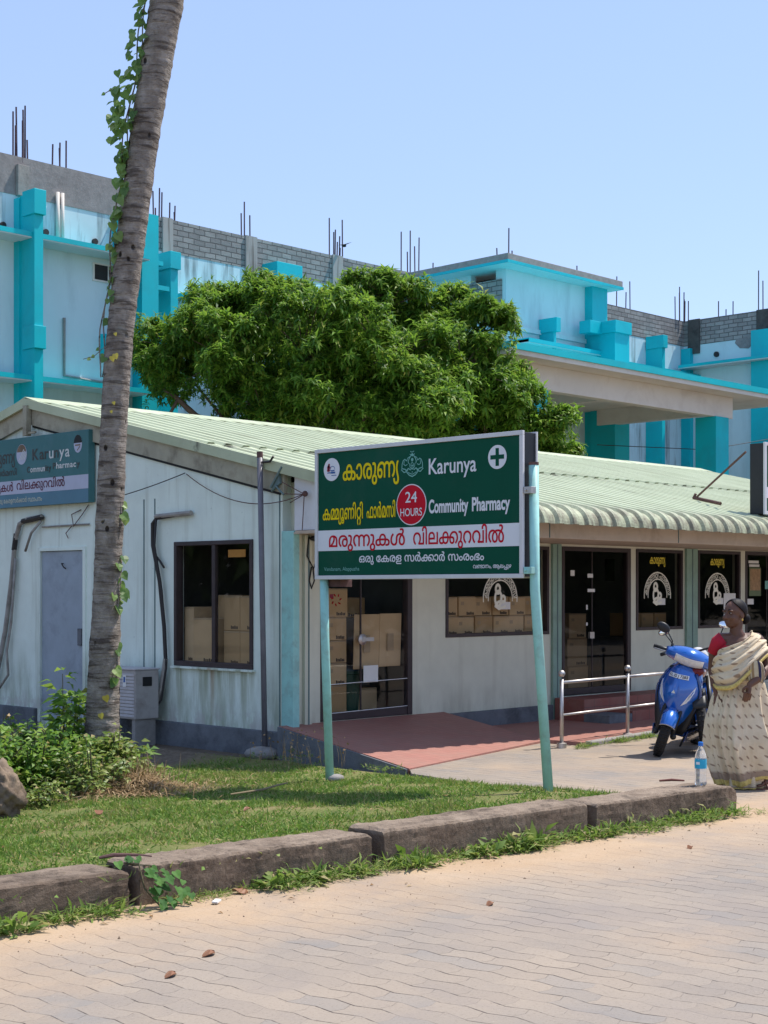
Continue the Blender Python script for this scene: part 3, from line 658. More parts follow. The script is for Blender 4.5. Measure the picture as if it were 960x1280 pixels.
GLYPHS = """
ക|1038|193,-24 234,-25 284,-18 326,-6 378,18 446,-15 506,-25 570,-22 624,-6 654,9 682,30 710,63 732,96 753,150 763,196 766,238 770,244 834,235 879,214 891,202 903,180 907,136 900,112 890,96 864,78 836,71 798,71 764,77 740,74 719,6 719,-6 738,-16 812,-25 846,-25 896,-18 930,-6 956,11 985,40 1002,66 1011,90 1018,130 1018,180 1004,230 967,280 914,313 852,332 768,340 753,402 726,468 700,504 674,530 650,547 594,571 554,578 494,578 444,568 408,553 383,538 352,510 332,486 299,426 277,340 192,332 122,310 80,284 50,253 32,222 22,190 19,142 26,96 44,54 80,14 102,0 138,-15/198,72 170,81 146,100 137,118 130,144 134,178 146,202 168,220 204,235 246,242 270,245 276,240 284,180 296,136 311,100 294,87 258,75 236,71/500,72 476,78 444,96 416,130 395,186 389,240 396,245 542,245 654,244 655,222 648,184 639,154 624,124 597,94 558,75 536,71/396,342 391,348 395,366 413,420 434,452 468,472 522,485 548,482 584,469 612,449 639,402 652,358 650,342
ര|736|464,-24 502,-25 568,-12 606,6 647,40 673,76 697,132 707,184 710,262 701,334 682,394 658,438 626,480 588,514 532,547 492,562 432,575 322,578 258,569 208,553 174,538 125,504 82,457 57,418 39,370 29,324 26,258 32,204 48,148 63,114 88,75 131,28 184,-15 204,-19 218,-8 260,48 256,65 218,94 183,132 165,162 150,202 140,252 140,292 150,342 171,390 190,416 216,438 244,456 276,469 346,482 412,479 444,472 492,454 523,436 552,408 546,406 502,416 450,416 400,403 358,380 321,342 291,286 281,244 278,178 284,136 294,102 306,76 328,44 354,17 390,-6 424,-18/466,72 438,81 420,93 402,120 392,150 386,196 393,244 408,280 422,298 436,307 472,320 496,323 520,320 564,301 598,270 602,256 602,222 595,174 577,124 550,90 534,81 504,72
ണ|1368|221,-24 252,-25 298,-18 330,-6 358,11 383,36 397,58 415,100 422,138 422,192 409,244 388,280 360,307 316,331 262,341 208,338 150,322 159,354 184,397 210,428 252,457 318,479 378,482 414,475 444,463 462,452 480,433 502,388 512,310 512,-2 522,-13 606,-13 617,-8 620,0 620,322 626,382 636,414 651,442 664,455 708,478 730,482 772,479 814,460 829,444 844,418 854,378 857,346 858,-6 870,-13 954,-13 965,-8 968,0 968,352 978,406 996,442 1018,463 1056,479 1078,482 1110,479 1140,469 1164,454 1192,424 1210,390 1219,364 1229,312 1226,244 1204,172 1169,114 1109,54 1112,42 1148,0 1164,-16 1174,-19 1192,-12 1218,11 1250,42 1291,96 1312,136 1327,178 1340,246 1340,336 1321,418 1300,462 1278,493 1248,524 1222,544 1186,562 1140,575 1056,578 1008,568 978,556 948,536 912,503 865,546 838,562 810,571 772,578 714,578 676,571 636,556 603,534 570,503 564,502 510,544 454,568 394,578 328,578 244,562 178,532 124,491 98,462 75,430 57,394 45,360 32,300 29,220 32,180 45,120 60,84 82,51 114,17 136,3 174,-15/226,72 192,84 172,102 147,148 137,192 138,208 160,223 202,241 226,245 262,241 289,226 304,204 314,172 310,124 292,91 268,75 250,71
ന|911|711,-20 726,-18 800,52 847,122 868,172 881,226 884,326 874,386 862,422 847,454 820,494 790,525 756,548 718,566 694,572 646,579 616,579 552,569 522,557 498,542 456,503 418,538 376,563 336,575 304,579 240,576 210,569 160,548 118,519 92,494 63,452 48,418 33,368 26,310 26,272 39,182 54,140 87,80 113,46 180,-17 198,-15 256,46 254,64 215,98 192,124 168,164 147,220 140,262 140,320 156,382 183,430 204,453 240,473 286,483 322,476 342,467 365,448 376,434 395,386 401,314 401,-2 412,-12 496,-12 504,-9 509,2 509,316 512,368 519,400 537,440 562,464 604,480 628,483 654,479 688,467 708,453 730,431 757,380 770,328 773,296 770,250 760,206 745,166 710,112 650,56 653,44
മ|723|54,-12 660,-13 670,-10 674,0 674,318 671,348 658,402 643,438 622,472 593,502 556,532 514,553 462,569 394,578 316,578 240,565 192,547 136,509 100,469 81,438 60,384 53,352 47,292 47,0/316,80 314,88 365,138 418,204 448,252 466,292 478,330 485,378 482,432 475,456 480,458 502,445 520,426 544,384 556,346 563,306 566,262 564,86/160,95 158,280 165,334 189,406 204,430 227,454 264,475 292,482 318,482 336,477 354,463 370,432 374,390 367,354 340,288 301,228 268,188 198,122 166,95
വ|958|188,-18 204,-19 215,-12 253,36 259,46 260,58 254,66 220,92 194,118 162,168 150,202 140,256 140,288 147,330 171,390 202,431 256,466 322,482 354,482 394,475 426,463 462,442 488,418 502,396 526,336 533,298 533,244 517,180 499,144 482,120 422,64 429,40 460,-10 468,-13 886,-13 894,-10 899,0 899,556 894,563 886,566 798,566 788,556 788,90 780,83 588,84 588,90 619,142 640,202 647,250 644,340 625,408 604,450 572,492 520,535 478,556 424,572 376,578 306,578 246,569 204,556 156,532 118,503 69,444 39,376 26,294 29,222 48,148 75,94 101,58 144,14
ല|859|57,-12 786,-13 796,-10 800,0 800,556 790,566 700,566 692,562 689,552 688,86 682,83 388,83 164,84 161,90 162,204 168,209 550,210 557,222 557,342 551,400 535,454 510,496 480,527 426,559 388,571 340,578 274,578 214,568 162,547 132,527 96,490 72,448 63,424 56,396 50,334 50,0/166,306 161,312 161,342 177,414 197,448 222,466 256,478 306,485 336,482 372,472 407,450 421,432 439,388 446,340 443,306
റ|674|468,-20 481,-20 532,17 574,60 613,120 641,202 647,246 647,312 637,372 625,408 613,436 592,469 562,503 538,523 484,553 450,565 376,578 306,578 232,565 198,553 148,526 114,500 84,466 66,438 39,376 29,328 26,258 39,174 60,120 85,78 143,16 186,-15 208,-18 227,4 258,45 260,58 254,66 220,92 192,120 168,156 150,202 140,252 140,288 147,330 159,366 171,390 200,430 228,451 264,469 324,482 358,482 406,472 462,442 490,415 520,358 533,300 533,244 526,208 514,174 499,144 473,108 418,65 413,58 417,42
ഒ|757|218,-24 250,-25 306,-15 348,6 386,42 406,78 416,112 419,130 419,202 406,246 388,277 358,308 328,325 304,334 258,341 208,338 160,324 154,324 154,330 180,372 198,395 250,433 286,451 328,466 420,482 502,479 552,466 576,454 593,438 604,418 608,400 604,376 598,364 590,352 576,342 534,327 514,323 466,323 456,316 455,240 458,232 468,227 544,224 576,211 598,196 607,184 616,162 620,142 616,120 607,100 582,81 540,71 514,71 468,80 450,77 444,64 428,0 435,-12 454,-16 496,-22 576,-22 612,-15 640,-6 667,10 692,30 712,58 724,88 731,126 727,178 718,204 706,226 650,280 694,320 708,342 719,382 719,424 715,448 697,490 666,524 630,547 592,562 528,575 402,578 346,572 286,559 234,541 180,514 126,473 94,436 60,384 42,340 29,282 26,210 32,154 48,102 77,52 126,6 172,-15/222,72 190,84 168,102 147,138 134,198 142,212 172,231 198,241 226,245 258,241 292,221 307,192 314,156 307,120 287,88 256,72
ള|724|225,-212 664,-214 676,-207 678,-128 668,-118 248,-118 214,-115 184,-108 166,-98 154,-86 149,-62 151,-48 160,-32 196,-16 218,-13 502,-13 544,-10 602,3 632,18 650,32 677,64 692,100 696,118 696,174 689,198 674,228 656,251 625,274 623,280 660,316 674,340 684,376 684,430 680,450 668,480 634,521 610,538 572,556 508,572 448,578 320,575 262,565 212,550 176,535 134,511 94,479 64,442 46,408 34,372 27,328 33,246 46,208 70,165 109,130 140,114 178,104 244,104 268,108 308,123 328,137 362,171 377,198 386,226 390,250 390,294 386,316 368,360 350,383 322,406 274,425 254,428 196,427 194,430 196,432 236,454 290,472 344,482 410,485 472,479 518,466 554,446 569,420 573,384 566,364 554,347 530,333 512,327 442,322 435,310 435,240 440,230 448,227 500,227 530,220 556,208 575,190 585,166 585,142 578,120 568,106 548,93 502,83 214,83 158,77 106,58 84,42 55,10 39,-38 39,-92 46,-120 62,-147 88,-174 128,-195 172,-208/206,195 172,204 154,219 142,240 129,292 134,302 158,322 206,338 238,334 262,322 275,304 282,280 278,244 262,215 242,201
സ|1223|920,-24 960,-25 1024,-15 1068,3 1105,28 1130,52 1156,88 1180,142 1190,180 1196,228 1196,300 1189,352 1171,412 1147,460 1124,492 1072,548 1036,577 1024,577 1008,563 972,520 965,502 1026,439 1051,402 1066,370 1082,306 1085,270 1082,226 1066,162 1051,132 1034,108 1000,84 952,71 916,75 886,87 862,107 852,124 840,160 833,202 830,370 817,444 802,480 785,508 750,542 718,562 678,574 652,578 600,578 574,574 540,565 510,550 486,533 456,503 406,547 366,568 316,578 258,578 220,572 180,559 124,524 78,474 48,419 35,376 26,310 29,232 42,172 69,108 90,75 122,36 180,-18 192,-19 200,-14 257,46 260,54 256,65 200,114 180,142 159,184 143,238 140,318 144,342 162,396 192,442 220,463 238,472 274,482 292,482 324,475 342,466 373,438 391,400 398,364 401,316 401,-2 412,-13 496,-13 504,-10 509,0 509,324 519,402 534,438 552,460 588,478 624,482 664,472 679,462 694,444 709,412 719,352 722,172 732,120 750,76 779,36 816,6 864,-15
ഭ|654|417,-24 496,-22 538,-12 566,0 588,16 614,46 629,78 633,102 630,148 620,174 602,200 574,220 544,232 512,239 388,245 368,252 361,262 359,274 364,285 388,295 416,299 512,299 568,312 586,323 614,351 629,390 630,448 623,474 608,502 582,528 554,547 518,562 430,578 326,575 262,562 230,550 194,532 146,497 108,456 88,426 73,396 55,346 45,300 39,240 39,192 48,94 58,40 74,-10 82,-16 94,-16 166,-4 176,4 177,16 156,130 153,250 166,318 184,366 202,396 232,430 286,463 346,479 416,482 472,472 506,456 521,432 522,414 518,406 512,399 484,392 392,392 368,389 310,370 274,341 259,316 252,286 252,250 256,232 276,192 310,166 374,149 476,146 496,142 512,136 521,126 525,114 521,100 512,88 494,78 460,71 422,71 358,81 292,103 280,104 268,94 241,34 240,24 248,12 290,-3 362,-19
ഫ|1129|122,-18 132,-20 140,-14 184,42 187,50 184,60 155,86 137,120 127,162 134,198 146,222 170,246 194,258 230,265 266,258 288,249 306,234 324,200 331,168 327,126 315,96 289,54 296,30 311,2 324,-10 1070,-10 1078,2 1078,336 1075,368 1065,416 1053,450 1032,486 1003,516 968,543 938,558 860,577 776,577 726,567 674,546 638,520 613,494 593,464 578,432 568,396 562,350 562,90 558,83 424,84 439,150 439,194 432,228 420,258 402,285 372,316 350,330 312,348 258,358 180,355 134,342 110,330 90,316 58,284 38,254 22,206 19,152 29,98 47,60 67,32/674,83 670,90 673,336 680,378 689,404 704,432 722,451 740,462 776,477 798,481 840,481 860,477 902,459 924,442 948,404 960,366 967,320 966,85 960,82
യ|1035|350,-24 396,-25 432,-22 522,-1 574,-16 642,-25 742,-19 802,-3 858,24 892,47 936,92 970,144 994,210 1004,270 1004,358 991,426 973,478 952,520 924,559 906,577 894,577 828,532 821,520 871,430 886,382 893,342 893,282 890,262 883,232 865,184 846,153 822,125 792,102 768,90 706,71 646,68 640,73 678,117 709,166 733,226 743,270 746,364 739,408 721,462 690,509 664,536 636,553 604,568 556,578 502,578 474,574 436,562 394,540 342,565 288,578 228,578 178,568 142,553 110,532 72,493 45,444 32,402 26,352 29,276 42,214 54,178 78,130 119,76 153,46 184,24 232,0 298,-19/360,69 292,84 256,102 234,118 195,156 174,190 159,222 143,276 137,328 144,384 153,412 172,445 186,460 216,476 256,485 280,482 307,472 324,456 306,402 299,354 302,286 308,250 324,196 342,156 370,114 406,72 400,68/516,105 478,141 456,172 438,208 416,276 410,336 417,388 429,420 443,444 462,464 478,472 502,481 528,484 546,481 582,466 598,454 613,432 632,376 635,312 625,252 613,216 592,174 551,124 526,104
പ|896|122,-18 132,-20 140,-14 184,42 187,50 184,60 149,96 137,120 127,162 134,198 146,222 170,246 194,258 230,265 266,258 288,249 306,234 324,200 331,168 327,126 315,96 289,54 296,30 311,2 324,-10 824,-11 834,-8 838,2 838,552 835,560 824,565 738,565 727,554 727,90 724,84 426,83 423,90 439,146 439,198 423,252 398,289 368,318 312,348 258,358 180,355 134,342 88,314 47,270 32,240 22,206 19,150 23,122 35,84 70,30
ആ|1647|1277,-212 1326,-214 1420,-201 1470,-183 1500,-168 1535,-144 1579,-96 1609,-42 1628,30 1631,120 1624,166 1612,208 1594,246 1564,290 1530,323 1494,349 1426,380 1390,448 1370,474 1338,506 1282,544 1228,565 1152,578 1084,578 1038,571 1006,562 954,538 894,490 888,491 853,526 814,550 778,565 706,578 598,575 522,557 436,575 328,578 234,562 186,544 154,526 126,506 75,450 54,414 36,364 26,294 26,258 36,186 57,126 88,75 148,11 190,-18 208,-18 216,-10 257,42 260,58 254,66 220,92 194,118 171,150 156,184 140,256 143,312 156,358 174,394 194,420 240,454 282,472 324,482 394,485 395,478 374,456 339,408 315,360 302,318 293,252 296,184 312,120 336,72 376,29 406,6 454,-15 514,-25 550,-25 600,-19 642,-6 676,14 706,46 724,78 731,102 734,126 731,168 724,190 712,211 694,233 664,258 709,306 722,346 722,390 709,436 675,480 678,485 696,485 738,475 784,450 814,414 826,384 836,328 837,-6 850,-13 940,-12 947,0 947,298 954,358 972,408 983,426 1005,448 1030,463 1054,472 1104,482 1140,482 1194,472 1218,463 1260,439 1276,426 1296,400 1294,396 1276,392 1242,392 1192,382 1126,355 1096,335 1073,312 1044,270 1025,208 1025,138 1041,84 1059,52 1079,28 1110,3 1140,-12 1206,-25 1240,-25 1288,-19 1312,-12 1350,6 1374,23 1396,45 1417,76 1432,108 1448,186 1450,255 1456,254 1475,234 1492,210 1513,160 1520,124 1520,60 1507,4 1495,-24 1476,-51 1444,-81 1380,-108 1338,-115 1270,-115 1230,-108 1170,-91 1162,-92 1152,-102 1127,-164 1128,-176 1134,-184 1206,-205/514,69 480,78 459,90 437,112 423,136 408,180 401,232 408,288 423,340 444,382 474,420 496,439 526,457 538,460 580,439 598,420 607,402 614,376 613,360 604,334 580,312 546,302 492,296 488,286 488,220 496,207 562,202 604,184 616,168 622,154 625,138 622,118 606,89 582,75 552,68/1206,72 1167,90 1146,120 1133,172 1140,214 1160,252 1192,277 1218,289 1270,299 1306,302 1330,299 1336,292 1340,262 1340,196 1330,148 1309,106 1288,87 1246,71
ഴ|654|249,-24 290,-25 352,-15 386,0 417,28 433,52 443,82 448,148 500,171 538,197 576,234 605,280 620,318 627,348 630,378 627,430 614,474 596,508 560,545 538,559 518,568 470,578 412,578 374,571 346,562 314,542 278,502 262,472 252,436 252,370 256,346 271,300 302,240 302,234 262,239 232,249 190,274 171,292 154,318 145,340 135,388 135,420 142,460 170,522 171,532 164,541 104,574 88,578 78,570 58,538 43,504 30,460 24,418 27,354 40,304 58,264 80,233 124,192 172,165 214,150 268,140 338,134 338,112 327,88 314,78 286,71 230,75 196,84 152,104 136,103 130,96 100,34 102,18 130,3 172,-12/416,244 385,304 367,348 360,378 360,418 373,454 392,472 428,485 460,482 490,470 509,442 519,406 516,364 503,324 480,286 442,255
ാ|504|208,-24 282,-22 330,-9 360,6 384,23 423,66 450,118 465,168 472,208 475,318 465,388 453,430 432,474 412,504 381,534 360,550 320,568 270,578 212,578 186,574 146,562 92,528 53,486 23,432 10,396 11,382 17,376 96,359 114,360 121,372 146,430 174,461 194,475 236,485 278,475 313,454 342,406 357,352 364,270 361,228 351,178 327,120 307,96 288,84 248,71 218,71 180,84 157,102 146,118 131,148 117,190 110,196 90,197 14,182 5,174 8,150 29,96 48,66 84,26 110,6 146,-12
ി|228|65,-12 156,-13 164,-10 169,-2 169,628 156,724 138,768 124,790 98,815 56,841 6,854 -70,854 -118,841 -160,816 -194,780 -208,756 -217,732 -224,690 -221,640 -217,622 -210,615 -196,614 -126,626 -114,632 -110,642 -113,688 -103,720 -82,744 -54,757 -22,761 18,745 33,726 48,690 58,618 58,0
ു|332|135,-238 170,-240 214,-233 248,-221 282,-200 314,-167 335,-128 345,-94 348,-40 345,-10 335,22 310,65 272,101 227,124 258,254 273,352 273,436 257,494 242,521 218,546 184,566 148,576 118,579 62,576 16,569 7,560 6,544 21,484 26,477 34,474 94,483 124,476 142,464 152,446 162,406 162,368 156,310 140,230 116,135 110,129 74,119 50,107 28,93 -4,59 -20,34 -32,2 -39,-38 -39,-64 -36,-94 -26,-128 -17,-148 0,-172 34,-206 68,-224 98,-234/152,-149 124,-143 92,-122 79,-104 73,-86 69,-38 82,2 100,24 130,38 158,42 200,29 224,8 239,-32 240,-68 233,-98 216,-124 184,-143
ൂ|332|135,-238 166,-240 224,-230 254,-218 282,-200 314,-167 335,-128 345,-94 348,-40 345,-10 335,22 310,65 272,101 227,124 258,254 273,352 273,436 257,494 242,521 218,546 184,566 148,576 118,579 62,576 16,569 7,560 6,544 21,484 26,477 34,474 94,483 124,476 142,464 152,446 162,406 162,368 156,310 140,230 116,135 110,129 74,119 50,107 28,93 -4,59 -20,34 -32,2 -39,-38 -39,-64 -35,-98 -23,-136 12,-188 44,-212 74,-227 110,-237/148,-152 110,-143 80,-126 64,-104 55,-76 62,-75 80,-92 104,-104 154,-111 206,-104 230,-92 248,-76 251,-76 252,-82 242,-106 224,-128 178,-149/142,-17 124,-11 112,-3 106,8 103,26 110,35 124,41 164,45 196,35 203,26 203,14 194,-4 184,-11 164,-18
േ|595|338,-24 382,-25 450,-15 490,0 530,30 553,64 566,112 563,160 550,196 520,233 472,259 442,266 378,266 340,256 310,239 274,198 260,156 262,88 256,85 209,114 191,132 171,162 147,222 140,264 140,300 153,360 180,412 196,431 214,445 264,472 268,468 266,402 282,354 298,332 322,312 342,300 376,291 406,287 456,290 480,297 510,312 533,330 550,352 569,400 569,460 562,484 546,511 508,547 478,562 430,575 330,578 282,572 204,550 156,526 118,497 69,442 42,388 29,334 26,262 39,180 60,130 98,76 144,36 198,6 256,-13/376,63 356,102 354,120 363,150 376,167 394,175 412,178 432,174 452,160 460,142 461,114 454,96 444,84 424,72 402,65/406,378 384,387 372,400 362,424 362,450 379,490 396,491 418,486 438,478 456,463 466,442 467,420 457,396 445,384 424,377
ം|453|205,-24 240,-25 300,-15 344,6 366,22 390,45 414,82 426,114 433,148 433,202 423,250 411,276 388,310 354,340 320,358 284,370 248,374 192,374 158,367 126,355 92,334 58,300 41,274 26,234 19,192 19,160 29,106 47,66 64,42 89,18 122,-3 164,-18/216,69 181,78 152,99 134,136 127,178 137,226 146,244 162,260 204,280 234,282 260,277 300,253 312,234 321,210 325,166 315,124 294,92 264,75 236,68
ൾ|1044|254,-24 298,-25 370,-12 396,0 424,18 454,48 481,94 494,130 503,186 506,312 516,364 528,396 552,436 570,451 612,472 654,482 700,482 706,478 663,426 621,354 603,306 593,246 593,184 600,136 618,82 638,48 672,14 706,-6 760,-22 814,-25 876,-15 918,3 964,41 988,78 1006,124 1016,178 1016,262 1003,328 985,376 949,438 922,473 879,514 925,576 943,622 947,682 934,726 914,756 889,778 862,793 840,799 820,803 738,803 672,790 666,784 665,768 681,708 690,700 702,698 744,707 784,707 808,700 821,690 832,670 836,652 826,612 804,579 786,562 706,578 642,578 582,569 550,559 508,538 484,521 454,491 417,432 401,384 392,322 389,196 379,142 358,102 334,84 306,75 276,71 232,81 204,96 182,118 165,144 150,184 143,214 140,234 140,298 147,336 162,382 183,420 203,448 257,496 260,504 257,514 203,574 196,578 186,577 107,502 63,436 36,360 26,282 29,204 42,144 51,120 82,66 126,21 190,-12/786,72 750,87 726,114 710,160 704,220 714,286 738,348 782,414 804,435 816,428 850,390 877,342 896,286 905,208 895,144 875,102 858,87 834,75 816,71
ൽ|1198|485,-24 522,-25 568,-19 592,-12 628,6 659,30 679,54 697,84 712,124 722,178 722,262 719,282 712,316 688,376 664,415 621,466 624,472 642,476 700,482 762,482 820,476 847,468 847,462 795,394 768,340 752,286 746,234 749,162 756,126 768,90 786,57 822,17 862,-6 898,-19 942,-25 1002,-22 1048,-9 1072,3 1096,20 1129,58 1153,102 1169,166 1172,238 1162,306 1147,354 1117,412 1094,442 1025,504 1081,580 1096,618 1100,640 1100,688 1093,714 1075,748 1054,770 1026,789 994,800 972,803 892,803 868,800 825,790 818,780 819,768 836,708 844,699 858,698 900,707 940,707 966,697 982,679 989,658 989,640 982,616 960,582 930,550 858,569 816,575 684,578 592,566 516,543 462,565 418,575 312,578 228,562 184,544 132,512 84,462 48,400 32,346 26,294 26,258 36,186 60,120 101,58 150,10 184,-15 202,-19 216,-10 252,36 259,46 260,58 254,66 220,92 192,120 168,156 150,202 140,252 140,288 147,330 159,366 190,416 213,438 246,460 286,475 336,485 382,485 408,480 407,474 364,431 342,402 312,346 293,274 290,238 293,166 312,96 333,58 360,26 396,0 424,-12/490,72 468,78 447,90 432,105 420,126 404,186 404,250 414,300 426,334 441,360 468,395 490,413 514,428 522,426 536,414 565,376 592,322 608,264 611,198 601,142 589,114 578,100 564,87 538,75 520,71/942,72 903,88 888,102 876,124 860,180 860,240 870,292 882,328 900,364 946,425 952,427 966,418 988,401 1006,379 1033,334 1055,262 1058,196 1045,132 1024,96 1008,84 988,75 970,71
ർ|736|473,-24 504,-25 568,-15 604,0 630,17 656,42 676,72 697,120 707,166 710,208 707,270 685,358 661,408 642,436 618,467 571,514 619,580 638,636 637,694 631,714 613,748 576,781 532,800 510,803 430,803 364,790 357,784 356,772 372,714 381,700 396,698 438,707 478,707 504,697 520,678 527,658 523,624 514,604 484,564 474,561 418,575 388,578 316,578 268,572 210,556 178,541 147,522 108,491 75,450 48,400 32,346 26,294 29,222 39,174 60,120 87,76 146,12 190,-18 210,-16 252,36 260,48 258,61 194,118 171,150 156,184 140,256 140,292 150,340 159,364 180,403 206,432 232,451 262,466 306,479 328,482 384,481 394,474 333,394 306,340 297,312 284,234 284,198 290,144 306,90 318,66 359,18 376,6 420,-15/480,72 441,88 426,102 414,124 398,180 398,240 408,292 420,328 438,364 462,400 490,431 498,434 508,428 530,406 553,372 577,322 593,258 596,196 583,132 562,96 546,84 526,75 508,71
,|250|25,-140 98,-142 110,-134 152,-36 188,70 195,108 186,124 176,128 82,128 68,118 39,-38 18,-126 19,-134
kk|1506|193,-24 234,-25 284,-18 326,-6 378,18 446,-15 506,-25 570,-22 624,-6 654,9 682,30 710,63 732,96 753,150 763,196 767,240 774,245 818,242 817,186 820,150 833,100 842,78 866,42 902,9 954,-15 1010,-25 1068,-22 1098,-15 1128,-3 1148,11 1182,45 1200,78 1206,100 1210,120 1210,186 1200,226 1188,250 1177,268 1152,293 1100,322 1052,335 956,341 951,346 985,402 1028,442 1068,463 1118,478 1146,482 1178,482 1218,476 1250,466 1274,454 1296,440 1322,412 1344,376 1356,342 1366,292 1366,256 1362,226 1350,184 1335,150 1315,120 1246,58 1248,45 1296,-16 1314,-19 1334,-6 1370,23 1412,69 1452,136 1467,178 1477,226 1480,262 1477,330 1458,406 1424,466 1408,486 1368,522 1304,556 1232,575 1130,578 1058,565 1022,553 980,532 932,497 901,466 869,420 834,343 774,341 764,346 753,402 729,462 703,502 674,530 636,556 594,571 552,578 494,578 444,568 414,556 383,538 350,509 320,468 299,426 277,340 192,332 122,310 82,286 52,256 35,228 22,190 19,142 26,96 40,60 55,40 96,3 138,-15/1014,69 986,75 968,84 947,106 932,138 922,202 925,238 930,244 1010,242 1044,235 1081,214 1098,184 1105,148 1095,106 1085,90 1074,81 1052,72/198,72 170,81 146,100 137,118 130,144 134,178 146,202 168,220 204,235 246,242 270,245 276,240 284,180 296,136 311,100 294,87 258,75 236,71/500,72 476,78 444,96 416,130 395,186 389,240 396,245 542,245 654,244 655,222 648,184 639,154 624,124 597,94 558,75 536,71/396,342 391,348 395,366 413,420 434,452 468,472 522,485 548,482 584,469 612,449 639,402 652,358 650,342
mm|1240|54,-12 1186,-12 1193,0 1193,292 1187,354 1177,396 1153,450 1121,492 1078,529 1044,547 1006,562 946,575 912,578 802,575 748,562 696,538 671,520 618,465 572,514 544,535 502,556 448,572 396,578 312,578 240,565 186,544 138,512 100,469 78,432 60,384 47,292 47,0/316,80 314,88 365,138 418,204 448,252 466,292 478,330 485,378 482,432 475,456 480,458 502,445 520,426 544,384 556,346 563,306 566,262 564,86/832,80 830,88 888,146 922,186 958,240 982,288 1001,366 1001,420 992,456 996,458 1006,454 1036,426 1060,384 1072,346 1079,306 1082,262 1080,86/678,93 674,102 677,300 687,354 705,402 738,449 774,472 808,482 834,482 856,475 869,466 886,436 890,418 890,384 880,340 862,298 829,244 790,194 731,136/160,95 158,280 165,334 189,406 204,430 227,454 264,475 292,482 318,482 336,477 354,463 370,432 374,390 367,354 340,288 301,228 268,188 198,122 166,95
nn|1257|180,-16 192,-18 202,-12 254,44 257,58 194,122 165,170 143,238 140,320 147,356 171,412 203,452 234,470 282,483 330,473 352,461 366,447 388,410 398,368 401,316 401,2 406,-9 414,-12 496,-12 508,-4 509,320 512,362 519,398 531,428 548,452 570,467 592,476 628,483 670,476 708,456 730,424 740,392 746,346 746,2 749,-8 760,-12 846,-12 857,-2 857,356 864,398 886,443 903,460 924,473 978,483 1012,476 1038,464 1064,446 1080,424 1102,382 1115,334 1118,272 1111,226 1102,194 1078,142 1049,104 1004,64 998,52 1001,44 1034,4 1060,-18 1072,-16 1104,9 1142,46 1180,98 1207,152 1222,202 1229,242 1229,338 1222,376 1207,424 1186,466 1170,488 1114,542 1072,563 1024,576 994,579 930,576 882,563 858,551 802,504 760,542 724,563 678,576 616,579 582,575 534,560 501,542 456,503 420,537 400,551 370,566 334,576 304,579 240,576 178,557 154,545 118,519 90,491 60,446 32,364 26,310 26,272 39,182 51,146 72,104 112,48
tt|674|213,-348 222,-350 230,-346 278,-294 281,-286 278,-274 252,-254 234,-232 219,-202 209,-154 216,-114 228,-84 251,-54 274,-39 310,-27 340,-23 364,-26 406,-42 434,-64 457,-106 464,-136 460,-190 450,-216 436,-238 394,-279 395,-294 444,-344 460,-347 478,-335 529,-280 553,-238 565,-198 569,-172 569,-118 559,-72 541,-34 527,-12 500,14 499,20 568,79 610,138 637,204 647,260 647,294 644,350 634,392 601,462 556,511 538,525 496,549 456,564 388,577 294,577 226,564 186,549 138,522 120,508 75,458 48,410 29,342 26,276 32,222 54,156 84,104 132,52 175,18 147,-16 120,-64 107,-112 107,-186 114,-216 129,-256 166,-305/252,59 262,74 262,87 197,138 165,182 150,218 140,270 140,302 150,350 159,374 174,402 206,438 258,468 316,481 366,481 418,468 444,456 478,433 502,402 520,366 533,312 533,264 526,228 514,194 493,158 474,136 414,90 414,78 424,59 370,67 306,67
nt|1462|221,-24 252,-25 286,-21 324,-9 355,10 383,36 397,58 415,100 422,136 422,192 409,244 388,280 360,307 316,331 262,341 208,338 154,321 149,324 168,372 184,397 208,425 252,457 304,476 342,482 376,482 424,472 464,450 481,432 496,406 509,352 512,310 512,0 520,-12 606,-13 619,-6 620,322 626,382 636,414 653,444 676,463 708,478 754,482 798,469 828,445 847,408 857,346 857,0 860,-8 870,-13 954,-13 967,-6 968,280 987,354 1002,384 1030,421 1060,445 1096,463 1152,479 1180,482 1252,479 1296,466 1312,458 1324,444 1331,426 1328,408 1320,399 1290,392 1200,392 1158,385 1132,376 1104,361 1071,324 1061,294 1062,238 1071,214 1082,196 1101,178 1122,165 1182,149 1284,146 1306,142 1327,130 1331,118 1330,102 1318,86 1302,78 1266,71 1228,71 1180,78 1102,103 1086,103 1074,88 1050,34 1050,18 1062,9 1120,-9 1192,-22 1230,-25 1302,-22 1354,-9 1384,6 1408,26 1426,52 1439,88 1439,142 1423,184 1396,212 1362,229 1338,236 1194,246 1176,252 1166,268 1173,286 1200,296 1222,299 1320,299 1360,306 1392,321 1420,348 1432,372 1439,400 1439,444 1435,462 1426,486 1412,508 1390,528 1356,550 1290,571 1240,578 1162,578 1110,572 1080,565 1018,541 972,510 936,480 914,508 870,547 822,568 772,578 712,578 658,565 616,544 568,502 510,544 480,559 442,571 394,578 328,578 268,569 220,553 178,532 124,491 98,462 75,430 54,388 32,298 29,220 32,180 45,120 60,84 83,48 130,6 174,-15/226,72 192,84 172,102 147,148 137,192 138,208 160,223 202,241 226,245 262,241 289,226 304,204 314,172 310,124 292,91 268,75 250,71
